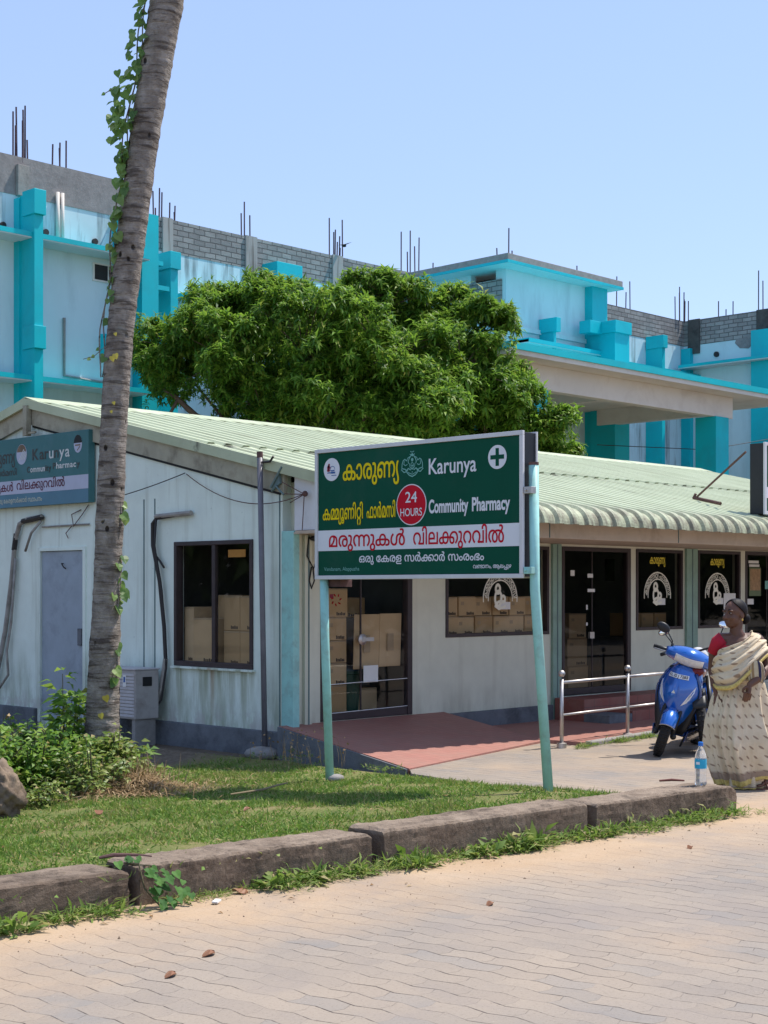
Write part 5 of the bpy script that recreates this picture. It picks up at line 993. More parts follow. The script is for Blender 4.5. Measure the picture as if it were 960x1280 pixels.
# recessed wing between the left block and the stair tower
hb('wall', 'blue_stained', 12.2, 24.7, 21.2, 21.5, 0, 10.72)
hb('parapet', 'block', 12.2, 26, 21.19, 21.45, 10.72, 11.62)
for x, w_ in ((14.58, .34), (17.5, .42), (20.9, .42)):
    hb('parapet_column', 'stained_column', x, x+w_, 21.14, 21.19, 10.4, 11.64)
hb('ledge', 'cyan', 12.5, 14.3, 20.5, 21.2, 9.50, 9.62); hb('ledge', 'cyan', 12.5, 14.1, 20.5, 21.2, 10.14, 10.26)
hb('ledge', 'cyan', 15.0, 24, 20.5, 21.2, 9.50, 9.62)
hb('pillar', 'cyan', 14.42, 14.66, 20.6, 21.2, 0, 10.2); hb('pillar_cap', 'cyan', 14.36, 14.72, 20.54, 21.12, 10.14, 10.60, .01)
hb('pillar', 'cyan', 18.3, 19.0, 20.75, 21.2, 0, 10.3); hb('pillar_cap', 'cyan', 18.14, 19.12, 20.55, 21.2, 10.25, 10.92, .01)
# stair tower with its roof slab
hb('tower_wall', 'blue', 24.7, 29.3, 17.6, 17.85, 0, 11.28)
b = MB(); b.box(24.7, 24.95, 17.85, 18.0, 0, 11.28); b.box(24.7, 24.95, 19.0, 22, 0, 11.28); b.box(24.7, 24.95, 18.0, 19.0, 0, 10.98); b.build('tower_wall', M['blue'], ho)
b = MB(); b.box(24.64, 24.70, 17.75, 19.2, 10.2, 10.98); b.build('block_infill', M['block'], ho)
hb('tower_inside', 'shade_open', 25.6, 25.7, 17.9, 22, 9, 11.28)
hb('roof_slab', 'slab', 24.05, 29.85, 17.0, 22.6, 11.30, 11.55, .012)
hb('slab_edge', 'cyan', 24.03, 29.87, 16.98, 17.0, 11.27, 11.36); hb('slab_edge', 'cyan', 24.03, 24.05, 17.0, 22.6, 11.27, 11.36)
hb('slab_underside', 'underside', 24.06, 29.84, 17.01, 22.5, 11.27, 11.30)
hb('tower_pillar', 'cyan', 28.62, 29.42, 17.3, 17.6, 0, 11.27)
hb('tower_side', 'white', 29.3, 29.75, 17.9, 19.5, 0, 10.98)
hb('wall_band', 'blue', 25.0, 28.6, 17.52, 17.6, 9.46, 9.60)
hb('ledge', 'underside', 24.9, 29.0, 16.9, 17.6, 9.0, 9.10); hb('ledge_edge', 'cyan', 24.9, 29.0, 16.88, 17.6, 9.02, 9.14)
hb('pillar', 'cyan', 26.30, 26.43, 17.05, 17.6, 0, 9.85); hb('pillar_cap', 'cyan', 26.25, 26.47, 16.9, 17.58, 9.50, 9.93, .01)
# big corner pillar beside the tower
hb('pillar', 'cyan', 28.52, 29.30, 16.36, 17.3, 0, 9.7); hb('pillar_cap', 'cyan', 28.47, 29.35, 16.3, 17.29, 9.68, 10.06, .01)
hb('cap_beam', 'cyan', 27.9, 28.465, 16.85, 17.28, 9.66, 10.05, .01)
# wing to the right of the tower
hb('wall', 'blue_stained', 29.5, 37.6, 19.6, 19.9, 0, 10.62)
hb('parapet', 'block', 29.5, 37.62, 19.59, 19.85, 10.62, 11.55)
hb('ledge', 'underside', 30.0, 37.4, 18.9, 19.6, 9.35, 9.47); hb('ledge_edge', 'cyan', 30.0, 37.4, 18.88, 19.6, 9.38, 9.50)
hb('pillar', 'cyan', 34.93, 35.11, 18.9, 19.6, 0, 10.3); hb('pillar_cap', 'cyan', 34.88, 35.16, 18.82, 19.57, 10.22, 10.67, .01)
hb('pillar', 'cyan', 37.2, 37.42, 19.2, 19.6, 0, 10.5)
hb('wall', 'blue', 37.4, 37.7, 4, 19.6, 0, 10.62)
hb('parapet', 'block', 37.39, 37.65, 4, 19.6, 10.62, 11.55)
hb('parapet_column', 'black_stain', 37.34, 37.39, 18.9, 19.4, 10.3, 11.57); hb('parapet_column', 'black_stain', 37.33, 37.39, 15.9, 16.55, 10.75, 11.57)
b = MB(); b.prism([(37.385, 17.4, 10.64), (37.385, 16.6, 10.64), (37.385, 16.6, 10.45), (37.385, 16.9, 10.25), (37.385, 17.25, 10.3), (37.385, 17.45, 10.5)], (.004, 0, 0)); b.build('plaster_patch', M['plaster_grey'], ho)
hb('ledge', 'underside', 36.7, 37.4, 4, 19.4, 9.70, 9.80); hb('ledge_edge', 'cyan', 36.68, 37.4, 4, 19.38, 9.73, 9.83)
hb('pillar', 'cyan', 37.0, 37.4, 15.7, 16.57, 0, 10.8)
b = MB(); b.tube([(37.5, 18.2, 10.18), (37.33, 18.2, 10.18)], .10, 14); b.build('spout', M['black_plastic_pipe'], ho)
# porch canopy
hb('canopy_slab', 'cyan', 17.6, 31.5, 11.6, 19.4, 7.40, 7.56)
hb('canopy_soffit', 'canopy', 17.65, 31.45, 11.65, 19.4, 7.28, 7.40)
hb('canopy_beam', 'canopy', 18.9, 28.75, 12.3, 12.6, 6.66, 7.28, .01)
hb('canopy_beam', 'canopy', 28.45, 28.75, 12.6, 17.0, 6.8, 7.28); hb('canopy_beam', 'canopy', 18.9, 19.2, 12.6, 19, 6.66, 7.28); hb('canopy_beam', 'canopy', 23.4, 23.7, 12.6, 19, 6.8, 7.28)
hb('canopy_column', 'cyan', 27.75, 28.45, 12.25, 12.95, 0, 6.66, .01); hb('canopy_column', 'cyan', 19.2, 19.9, 12.25, 12.95, 0, 6.66, .01)
for x, y in ((29.4, 13.2), (30.9, 12.6)):
    b = MB(); b.box(x, x+.45, y, y+.2, 7.56, 7.74); b.box(x+.1, x+.38, y+.02, y+.2, 7.74, 7.80); b.build('loose_block', M['block'], ho, bevel=.015)
hb('ground_wall', 'cyan', 20.0, 29.0, 18.6, 19.0, 0, 6.9)
# steel bars sticking out of the roofline, in bundles: (x, y, number, spread, height)
rr = random.Random(3)
def bars(x, y, spec, z=11.6, along='x'):
    for d, h in spec:
        dx, dy = (d, rr.uniform(-.1, .1)) if along == 'x' else (rr.uniform(-.1, .1), d)
        l = rr.uniform(-.02, .02)
        b = MB(); b.tube([(x+dx, y+dy, z-.1), (x+dx+l, y+dy, z+h)], .021, 5); b.build('steel_bar', M['rebar'], ho)
bars(8.85, 19.1, [(-.18, 1.05), (-.1, .75), (-.03, 1.2), (.04, .6), (.1, 1.15), (.17, .95), (.22, 1.3), (.26, .5)])
bars(9.95, 19.1, [(-.17, .55), (.02, .62), (.05, .5), (.23, .72)])
bars(14.7, 21.3, [(-.35, .7), (-.2, .3), (-.1, .85), (-.02, .75), (.2, .5), (.38, .45), (.45, .3)])
bars(17.6, 21.3, [(-.2, .65), (.05, 1.05), (.2, .68)])
bars(21.2, 21.3, [(-.3, 1.15), (-.15, .75), (-.05, .85), (.05, .5), (.18, .7), (.28, 1.2), (.2, .35)])
bars(24.6, 21.3, [(-.5, 1.3), (-.25, .7), (-.1, 1.4), (0, .9), (.3, 1.25), (.8, .5), (1.0, .4)])
bars(24.5, 17.5, [(.15, .95), (-.25, .3), (.4, .32)], 11.5)
bars(28.8, 18.0, [(0, .55)], 11.5)
bars(33.4, 19.7, [(0, 1.05), (.45, .55), (.65, .95)])
bars(37.3, 19.6, [(-.45, .8), (-.3, .95), (-.15, 1.2), (-.05, 1.0), (.1, .7), (.25, .8), (.38, .75)])
bars(37.5, 17.9, [(.0, .3), (-.3, .55), (.35, .65)], 11.5, 'y')
bars(37.5, 16.3, [(.25, 1.5), (.05, 1.1), (-.1, .5), (-.3, 1.3), (-.45, .9)], 11.5, 'y')
b = MB(); b.tube([(26.0, 15.2, 5.9), (31.0, 14.6, 6.05), (36.0, 14.0, 6.9)], .012, 5); tag(b.build('overhead_wire', M['cable']), 'thin dark wire sagging in front of the turquoise columns', 'wire')
# ------------------------------------------------------------------ things on and around the pharmacy
# outdoor air conditioner
M['ac_white'] = plain('dusty_off_white_metal', (.50, .48, .49), .5, .06, 5, dirt=(.3, .26, .22), dirt_amt=.5, dscale=5)
M['ac_side'] = plain('dusty_grey_metal', (.40, .375, .355), .6, .08, 5, dirt=(.2, .17, .14), dirt_amt=.6, dscale=4)
ac = thing('air_conditioner', 'dusty white outdoor air conditioner standing behind the palm trunk', 'air conditioner', (-.3, 2.3, 0))
b = MB(); b.box(-.44, -.12, 1.97, 2.78, .20, .735); b.build('casing', M['ac_side'], ac, bevel=.012)
b = MB()
for k in range(13): b.box(-.449, -.441, 1.985, 2.235, .225+k*.037, .252+k*.037)
b.build('front_panel', M['ac_white'], ac, bevel=.002)
b = MB(); b.box(-.452, -.40, 1.96, 2.79, .735, .752); b.box(-.40, -.11, 1.96, 2.79, .735, .752); b.build('top_cover', M['ac_white'], ac, bevel=.004)
b = MB(); b.box(-.447, -.441, 2.25, 2.76, .225, .715); b.build('fan_opening', M['dark'], ac)
b = MB()
for k in range(11): b.tube([(-.455, 2.26+k*.048, .225), (-.455, 2.26+k*.048, .715)], .003, 5)
for k in range(5): b.tube([(-.455, 2.25, .26+k*.1), (-.455, 2.76, .26+k*.1)], .003, 5)
b.build('fan_grille', M['ac_side'], ac)
b = MB(); b.box(-.34, -.22, 1.963, 1.969, .56, .66); b.build('valve_recess', M['dark'], ac)
b = MB(); b.box(-.452, -.449, 2.12, 2.18, .55, .68); b.build('sticker', M['paper'], ac)
b = MB(); b.box(-.4535, -.4522, 2.135, 2.165, .60, .66); b.build('sticker_mark', M['logo_blue'], ac)
for y_ in (2.0, 2.68):
    b = MB(); b.box(-.42, -.14, y_, y_+.06, -.12, .2); b.build('stand', M['concrete'], ac, bevel=.008)
# pipes and cables on the gable
b = MB(); b.tube([(-.04, 1.53, 2.43), (-.05, 1.8, 2.42), (-.05, 2.10, 2.40), (-.055, 2.17, 2.34), (-.06, 2.16, 2.1), (-.05, 2.05, 1.7), (-.05, 1.97, 1.2), (-.05, 1.94, .8), (-.07, 2.0, .5), (-.1, 2.12, .28), (-.2, 2.2, .16)], .022, 8)
b.tube([(-.06, 2.10, 2.39), (-.07, 2.12, 2.1), (-.06, 2.0, 1.6), (-.06, 1.94, 1.1), (-.06, 1.92, .75), (-.09, 1.97, .4), (-.18, 2.05, .2)], .013, 8)
b.tube([(-.05, 2.14, 2.0), (-.05, 2.04, 1.92), (-.05, 1.97, 1.85)], .012, 6)
o = tag(b.build('air_conditioner_pipes', M['cable'], smooth=True), 'dark bundle of bent pipes running down beside the gable window', 'pipes')
b = MB(); b.tube([(-.05, 1.94, .85), (-.075, 1.99, .5), (-.11, 2.10, .3)], .03, 8); b.build('pipe_sleeve', M['pvc'], o)
b = MB(); b.tube([(-.045, 1.50, 2.435), (-.05, 2.12, 2.415)], .028, 8); b.build('pipe_wrap', M['pvc'], o)
b = MB(); b.tube([(-.05, 4.38, 2.49), (-.05, 4.7, 2.47), (-.05, 4.87, 2.42), (-.05, 4.98, 2.2), (-.05, 5.06, 1.7), (-.05, 5.2, 1.1), (-.06, 5.36, .6), (-.08, 5.45, .35)], .03, 8)
b.tube([(-.06, 4.95, 2.0), (-.06, 5.05, 1.2), (-.06, 5.15, .85), (-.07, 5.1, .55), (-.07, 5.3, .38)], .016, 8)
b.tube([(-.05, 4.4, 2.44), (-.06, 4.6, 2.3), (-.06, 4.73, 2.08)], .016, 8)
o = tag(b.build('conduit_pipes', M['pvc'], smooth=True), 'dirty plastic pipes bending down the wall left of the steel door', 'pipes')
b = MB(); b.tube([(-.05, 4.38, 2.49), (-.05, 4.8, 2.45)], .034, 8); b.tube([(-.05, 4.95, 2.3), (-.05, 5.0, 2.1)], .033, 8); b.build('pipe_joint', M['cable'], o)
b = MB(); b.tube([(-.02, 3.44, 2.375), (-.02, 4.42, 2.37)], .012, 6); tag(b.build('wall_conduit', M['pvc']), 'thin pale conduit fixed level across the wall below the faded sign', 'pipe')
def sag(a, c, d, n=10): return [(a[0]+(c[0]-a[0])*t, a[1]+(c[1]-a[1])*t, a[2]+(c[2]-a[2])*t - d*4*t*(1-t)) for t in [i/n for i in range(n+1)]]
b = MB(); b.tube(sag((-.15, 3.0, 2.62), (-.05, 1.6, 2.87), .02), .006, 5); tag(b.build('wall_wire', M['cable']), 'dark wire rising from behind the palm trunk to the wall hook', 'wire')
b = MB(); b.tube(sag((-.05, 1.58, 2.86), (-.08, -.3, 2.55), .19, 16), .005, 5)
for e in ((-.1, -.02, 2.69), (-.1, -.02, 2.57), (-.06, -.1, 2.48), (-.06, -.28, 2.2)): b.tube([(-.06, -.31, 2.555), e], .005, 5)
b.ball((-.06, -.32, 2.56), .03)
tag(b.build('sagging_wire', M['rust']), 'reddish wire sagging across the gable to a spiky knot on the white board', 'wire')
b = MB(); b.tube([(-.02, 3.6, 2.55), (-.03, 3.78, 2.5), (-.03, 3.74, 2.36), (-.03, 3.55, 2.5), (-.02, 3.45, 2.6)], .006, 5)
b.tube([(-.03, 3.78, 2.36), (-.03, 3.9, 2.28), (-.03, 3.85, 2.22)], .006, 5); tag(b.build('loose_wire', M['rust']), 'loose tangled wire hanging under the right end of the faded sign', 'wire')
b = MB(); b.tube([(.25, -.04, 2.15), (.22, -.05, 1.95), (.30, -.06, 1.82), (.34, -.05, 1.9), (.42, -.05, 2.02), (.46, -.04, 2.15)], .008, 6)
b.tube([(.28, -.05, 1.84), (.25, -.05, 1.7), (.28, -.05, 1.62), (.32, -.05, 1.7), (.3, -.05, 1.84)], .008, 6)
b.ball((.33, -.08, 2.13), .10, .05, .03); b.tube([(.4, -.05, 2.14), (.36, -.06, 1.9)], .008, 6)
tag(b.build('cable_loop', M['cable'], smooth=True), 'black cables looped below the white eave board left of the glass door', 'cables')
# grey pole
pb = thing('metal_pole', 'slim grey metal pole standing in a lump of concrete before the gable wall', 'pole', (-.125, .22, -.06))
b = MB(); b.tube([(-.115, .215, -.06), (-.125, .25, 1.5), (-.40, .10, 2.99)] if False else [(-.135, .195, -.06), (-.135, .235, 1.5), (-.135, .275, 3.0)], .029, 12); b.build('tube', M['grey_pipe'], pb, smooth=True)
b = MB(); b.tube([(-.135, .273, 2.95), (-.135, .275, 3.01)], .032, 12); b.build('pole_top', M['rust'], pb)
b = MB(); b.tube([(-.135, .27, 2.90), (-.135, .12, 2.90), (-.14, .06, 2.95)], .012, 6); b.build('pole_hook', M['cable'], pb)
b = MB(); b.ball((-.17, .20, -.05), .17, .20, .075, 14, 6); b.build('footing', M['concrete'], pb, smooth=True)

# steel railing in front of the terrace
rl = thing('steel_railing', 'shiny steel hand railing with round finials along the tiled terrace', 'railing', (4, -1.7, .03))
def ry(x): return -1.935 + .10*(x-1.99)
PX = [1.99, 3.33, 4.67, 6.01, 7.35, 8.69]
for x in PX:
    b = MB(); b.tube([(x, ry(x), .0), (x, ry(x), .70)], .020, 12); p = b.build('post', M['steel'], rl, smooth=True)
    b = MB(); b.ball((x, ry(x), .755), .036, n=14, m=10); b.build('finial', M['steel'], p, smooth=True)
    b = MB(); b.lathe([(0, .0), (.05, .0), (.05, .05), (.02, .056), (0, .056)], (x, ry(x), .0), 14); b.build('base_flange', M['steel'], p)
for x0, x1 in zip(PX[:-1], PX[1:]):
    for z, r in ((.665, .017), (.335, .012)):
        b = MB(); b.tube([(x0+.01, ry(x0), z), (x1-.01, ry(x1), z)], r, 10); b.build('rail', M['steel'], rl, smooth=True)

# cartons and other goods behind the glass
def carton(x0, x1, y0, y1, z0, z1, label, group=None, face='y', rot=0., red=False, dark=1.):
    t = thing('cardboard_carton', label, 'carton', ((x0+x1)/2, (y0+y1)/2, z0), 0, group)
    b = MB(); b.box(x0, x1, y0, y1, z0, z1); b.build('box', M['cardboard'], t, bevel=.006)
    b = MB()
    if face == 'y':
        b.box(x0+.01, x1-.01, y0-.0015, y0-.0005, (z0+z1)/2+.2*(z1-z0), (z0+z1)/2+.2*(z1-z0)+.012) if False else None
        w = x1-x0
        for k in range(6): b.box(x0+w*(.45+.075*k), x0+w*(.45+.075*k+.055), y0-.002, y0-.0006, z0+.05*(z1-z0), z0+.05*(z1-z0)+.028+.008*(k % 3 == 0))
        b.build('printed_word', M['ink'], t)
        b = MB(); b.box(x0+.004, x1-.004, y0-.0022, y0-.0006, z1-.016, z1-.004); b.build('flap_shadow_line', M['cardtape'], t)
        b = MB(); b.box(x0+w*.12, x0+w*.3, y0-.0022, y0-.0006, z1-.1, z1-.06); b.build('handling_mark', M['cardtape'] if not red else M['logo_maroon'], t)
        if red:
            b = MB()
            for a in range(7): b.tube([((x0+x1)/2-.02+.05*math.cos(a*.9), y0-.002, (z0+z1)/2+.03+.04*math.sin(a*.9)), ((x0+x1)/2-.02+.075*math.cos(a*.9+.2), y0-.002, (z0+z1)/2+.03+.065*math.sin(a*.9+.2))], .008, 5)
            b.build('red_print', M['sign_red'], t)
    else:
        w = y1-y0
        for k in range(6): b.box(x0-.002, x0-.0006, y1-w*(.45+.075*k+.055), y1-w*(.45+.075*k), z0+.05*(z1-z0), z0+.05*(z1-z0)+.028+.008*(k % 3 == 0))
        b.build('printed_word', M['ink'], t)
        b = MB(); b.box(x0-.0022, x0-.0006, y0+.004, y1-.004, z1-.016, z1-.004); b.build('flap_shadow_line', M['cardtape'], t)
    return t
ordn = ['first', 'second', 'third', 'fourth', 'fifth', 'sixth']
for r_, (za, zb, nm) in enumerate(((1.086, 1.305, 'bottom'), (1.308, 1.53, 'top'))):
    x = 2.43
    for k in range(6):
        wd = .283 + .012*((k*7+r_*3) % 3)
        carton(x, x+wd, .10 + .014*((k*5+r_) % 3), .42, za, zb - .006*((k+r_) % 2), f'brown carton, {ordn[k]} from the left in the {nm} row behind the arch-marked shop window', 'cartons behind the shop window')
        x += wd + .009
for r_, (za, zb, nm) in enumerate(((.805, 1.17, 'lower'), (1.174, 1.54, 'upper'))):
    for k, (ya, yb, sd_) in enumerate(((.60, .86, 'right'), (.865, 1.13, 'left'))):
        carton(.10, .44, ya, yb, za, zb, f'brown carton, {nm} {sd_} of the four in the right pane of the gable window', 'cartons behind the gable window', 'x')
carton(.11, .44, 1.26, 1.66, .805, 1.30, 'wide brown carton alone behind the left pane of the gable window', 'cartons behind the gable window', 'x')
carton(.12, .44, 1.665, 1.83, .805, 1.42, 'narrow brown carton at the far left behind the left pane of the gable window', 'cartons behind the gable window', 'x')
carton(.46, .59, 1.25, 1.75, .805, 1.55, 'dim brown carton standing further back behind the left pane of the gable window', 'cartons behind the gable window', 'x')
zs = [.237, .60, .835, 1.075, 1.32, 1.625]
for k in range(5):
    carton(.70, .985 if k < 4 else 1.0, .16, .5, zs[k], zs[k+1]-.004, f'brown carton, {ordn[k]} from the floor in the stack behind the left glass door' if k < 4 else 'topmost carton with red print in the stack behind the left glass door', 'cartons stacked behind the left glass door', red=(k == 4))
zs = [.237, .56, .86, 1.12, 1.36]
for k in range(4):
    carton(.46, .692, .20, .52, zs[k], zs[k+1]-.004, f'brown carton half hidden by the left sign post, {ordn[k]} from the floor', 'cartons half hidden by the left sign post')
def leaning(x0, x1, z0, z1, label, y=.09):
    b = MB(); b.prism([(x0, y, z0), (x1, y, z0), (x1, y-.02, z1), (x0, y-.02, z1)], (0, .012, 0)); o = tag(b.build('cardboard_sheet', M['cardboard'], bevel=.003), label, 'cardboard sheet')
    b = MB(); b.box((x0+x1)/2-.06, (x0+x1)/2+.04, y-.022, y-.0205, z0+.3*(z1-z0), z0+.62*(z1-z0)); b.build('faint_print', M['cardtape'], o)
leaning(1.02, 1.40, .76, 1.345, 'flattened cardboard sheet leaning on the left glass door, with the round lock before it')
leaning(1.405, 1.74, .775, 1.35, 'flattened cardboard sheet leaning on the left glass door, its right-hand one')
carton(1.25, 1.72, .62, .9, 1.30, 1.52, 'dim brown carton behind the top of the flattened cardboard sheets')
carton(1.30, 1.74, .45, .85, .237, .52, 'low wide carton on the floor behind the left glass door')
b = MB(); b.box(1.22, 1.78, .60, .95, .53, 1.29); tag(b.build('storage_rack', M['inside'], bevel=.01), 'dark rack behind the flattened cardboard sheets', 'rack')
b = MB(); b.lathe([(.0, 0), (.125, 0), (.155, .46), (.165, .47), (.165, .50), (.0, .50)], (1.12, .30, .237), 20); bn = tag(b.build('waste_bin', plain('dark_green_plastic', (.02, .055, .035), .4), smooth=False), 'dark green bin on the floor behind the left glass door', 'bin')
b = MB(); b.lathe([(.0, 0), (.172, 0), (.172, .03), (.1, .06), (0, .06)], (1.12, .30, .737), 20); b.build('lid', plain('dark_blue_plastic', (.02, .05, .07), .4), bn)
for k, (x0, x1, z0, z1) in enumerate(((5.30, 5.72, .237, .62), (5.28, 5.70, .623, .98), (5.32, 5.68, .983, 1.3), (4.64, 5.0, .237, .56))):
    carton(x0, x1, .5, .85, z0, z1, ['brown carton at the bottom of the stack behind the right-hand glass door', 'brown carton in the middle of the stack behind the right-hand glass door', 'brown carton on top of the stack behind the right-hand glass door', 'low brown carton alone behind the left leaf of the right-hand glass door'][k], 'cartons behind the right-hand glass door')
for k in range(3):
    carton(6.2+k*.3, 6.48+k*.3, .2, .5, 1.0, 1.3, f'dim brown carton behind the first arch-and-yellow decal window, {ordn[k]} from the left', 'cartons behind the decal window')
b = MB(); b.box(6.1, 7.15, .18, .6, .237, .995); tag(b.build('display_shelf', M['inside'], bevel=.01), 'low shelf carrying cartons behind the decal window', 'shelf')

# small things lying about
b = MB()
b.lathe([(.0, 0), (.032, 0), (.036, .008), (.036, .045), (.034, .06), (.036, .075), (.036, .10), (.034, .11), (.036, .12), (.036, .16), (.033, .185), (.022, .215), (.013, .228), (.013, .236), (0, .236)], (0, 0, 0), 20)
kb = NT('clear_bottle_plastic'); kb.p.inputs['Transmission Weight'].default_value = .85; kb.p.inputs['IOR'].default_value = 1.2; kb.fin((.9, .93, .95), .08, .5)
bt = thing('water_bottle', 'clear plastic water bottle with blue cap and label, on the end kerb block', 'bottle', (-.88, -5.39, .2035))
LOCAL.add(bt.name)
b.build('bottle_body', kb.m, bt, smooth=True)
b = MB(); b.lathe([(.0, .238), (.0155, .238), (.0155, .258), (.013, .262), (0, .262)], (0, 0, 0), 16); b.build('cap', plain('blue_cap', (.02, .16, .55), .35), bt)
b = MB(); b.lathe([(.0368, .102), (.0368, .158)], (0, 0, 0), 24); b.f = b.f[:-2]; b.mi = b.mi[:-2]; lb = b.build('label_band', plain('cyan_label', (.02, .36, .56), .35), bt)
b = MB(); b.obox((-.0372, -.004, .135), (.0008, 0, 0), (0, .012, 0), (0, 0, .008)); b.build('label_mark', M['white'], lb)
bt.scale = (1.18, 1.18, 1.18)
b = MB(); b.tube([(-.83, -5.22, .215), (-.90, -5.16, .222), (-.97, -5.10, .216)], [.008, .012, .009], 8, flat=.8); tag(b.build('dry_stick', plain('red_brown_bark', (.13, .035, .025), .7)), 'short dark red stick lying on the kerb end behind the bottle', 'stick')
b = MB(); b.tube([(-5.62, -4.76, .205), (-5.55, -4.79, .215), (-5.45, -4.86, .21), (-5.40, -4.92, .205)], [.008, .011, .009, .004], 7); tag(b.build('dry_stick', M['rust']), 'dark twig lying across the kerb joint above the creeper', 'stick')
b = MB(); b.tube([(-3.3, -3.05, .15), (-3.0, -3.05, .155), (-2.8, -2.98, .16), (-2.62, -2.9, .155)], [.006, .008, .007, .004], 7); tag(b.build('dry_stick', plain('grey_twig', (.22, .17, .10), .9)), 'long thin twig lying on the grass below the palm', 'stick')
b = MB(); b.obox((-5.30, -5.33, .015), (.020, .008, .003), (-.006, .015, 0), (0, 0, .004)); tag(b.build('paper_scrap', M['paper']), 'small white paper scrap at the foot of the kerb beside the creeper', 'litter')
kl = leafmat('fallen_leaf_brown', [(0, (.24, .10, .045)), (1, (.30, .14, .07))], .1)
def fallen(x, y, z, s, a, label):
    b = MB(); n = 9; v = []
    for i in range(n):
        t = i/(n-1); w = math.sin(math.pi*t)**.8*.32*s
        v.append((t-.5, w))
    pts = [((t)*s, w, .012*math.sin(t*5)) for t, w in v] + [((t)*s, -w, .01*math.cos(t*4)) for t, w in reversed(v)]
    c, s_ = math.cos(a), math.sin(a)
    b.poly([(x + p[0]*c - p[1]*s_, y + p[0]*s_ + p[1]*c, z + .008 + p[2]) for p in pts])
    o = b.build('fallen_leaf', kl); m = o.modifiers.new('t', 'SOLIDIFY'); m.thickness = .003
    return tag(o, label, 'leaf', 'dry leaves lying about')
fallen(-6.36, -6.32, 0, .075, .3, 'orange dry leaf on the pavers at the lower left edge')
fallen(-6.02, -6.15, 0, .085, .2, 'larger curled orange leaf right of the other on the dusty pavers')
fallen(-4.35, -6.35, 0, .06, .5, 'tiny brown leaf on the sandy pavers below the middle kerb block')
fallen(-3.9, -3.93, .19, .07, .5, 'red-brown leaf on the grass just behind the kerb')
fallen(-4.6, -3.3, .18, .08, 1.5, 'pale brown leaf among the grass before the palm straw')
fallen(-5.05, -5.22, .01, .09, 2.1, 'red-brown leaf at the kerb foot left of the creeper')
fallen(-2.2, -6.15, 0, .055, .7, 'orange leaf on the pavers in front of the right kerb block')
# ------------------------------------------------------------------ plants
def unit(a): return a/np.maximum(np.linalg.norm(a, axis=-1, keepdims=True), 1e-9)
def leaf_arrays(P, D, U, L, W, droop=.25, fold=.18, broad=.42):
    """one leaf (four triangles) at each P pointing along D with its face towards U"""
    D = unit(D); S = unit(np.cross(D, U)); N = unit(np.cross(S, D))
    L = L[:, None]; W = W[:, None]
    mid = P + D*L*broad + N*L*.05
    tip = P + D*L - N*L*droop
    lf = mid + S*W*.5 + N*W*fold; rt = mid - S*W*.5 + N*W*fold
    V = np.stack([P, lf, mid, rt, tip], 1).reshape(-1, 3)
    b = (np.arange(len(P))*5)[:, None]
    F = np.concatenate([b+np.array([[0, 2, 1]]), b+np.array([[0, 3, 2]]), b+np.array([[1, 2, 4]]), b+np.array([[2, 3, 4]])], 1).reshape(-1, 3)
    return V, F
def tri_object(name, V, F, mat, parent=None):
    me = bpy.data.meshes.new(name)
    me.vertices.add(len(V)); me.vertices.foreach_set('co', np.asarray(V, np.float32).ravel())
    me.loops.add(F.size); me.loops.foreach_set('vertex_index', np.asarray(F, np.int32).ravel())
    me.polygons.add(len(F)); me.polygons.foreach_set('loop_start', np.arange(0, F.size, F.shape[1], dtype=np.int32))
    me.polygons.foreach_set('loop_total', np.full(len(F), F.shape[1], np.int32)) if bpy.app.version < (4, 1) else None
    me.materials.append(mat); me.update(calc_edges=True); me.validate()
    o = bpy.data.objects.new(name, me); col.objects.link(o)
    if parent is not None: adopt(o, parent)
    return o
def rdir(n, up=0.): 
    d = rng.normal(size=(n, 3)); d[:, 2] += up; return unit(d)

M['leaf_tree'] = leafmat('mango_leaf', [(0, (.035, .10, .012)), (.35, (.085, .205, .022)), (.7, (.17, .32, .035)), (.92, (.29, .42, .06)), (1, (.36, .37, .08))], .5, .5, .3)
M['bark'] = concrete('brown_bark', (.14, .10, .075), (.05, .035, .03), .7)

# the broad tree between the pharmacy and the hospital
tc = Vector((13.3, 13.0, 0))
tree = thing('leafy_tree', 'wide dark green tree with drooping leaf clusters, rising behind the pharmacy roof', 'tree', tc)
def tp(px, py, b):                                   # lateral metres / height from the measured outline, b = depth offset
    q = tc + RT*((px-440)*.01755) + FW*b
    return np.array([q.x, q.y, 1.6 + (738-py)*.01755])
lobes = [(228, 440, 58, -.6), (285, 395, 58, .2), (350, 385, 52, -.8), (430, 378, 54, .3), (505, 378, 52, -.3), (575, 385, 52, .3), (618, 405, 38, -.5),
         (205, 468, 36, .4), (305, 460, 70, -1.6), (400, 455, 80, -2.0), (500, 455, 78, -1.9), (590, 470, 62, -1.2), (640, 505, 48, -.8), (690, 535, 40, -.4), (708, 552, 38, -.2), (655, 480, 40, -.6), (670, 515, 44, -1.0), (650, 560, 44, -.9),
         (440, 520, 60, -2.6), (540, 530, 62, -2.2), (350, 525, 46, -1.8), (620, 555, 50, -.9), (470, 590, 60, -1.2), (560, 600, 60, -.8),
         (300, 430, 70, 2.0), (400, 420, 75, 2.6), (500, 420, 75, 2.4), (580, 440, 65, 1.9), (420, 500, 80, 2.8), (520, 510, 75, 2.4), (330, 500, 55, 1.6), (640, 540, 45, 1.2)]
LC = np.array([tp(x, y, b) for x, y, r, b in lobes]); LR = np.array([r*.01755 for x, y, r, b in lobes])
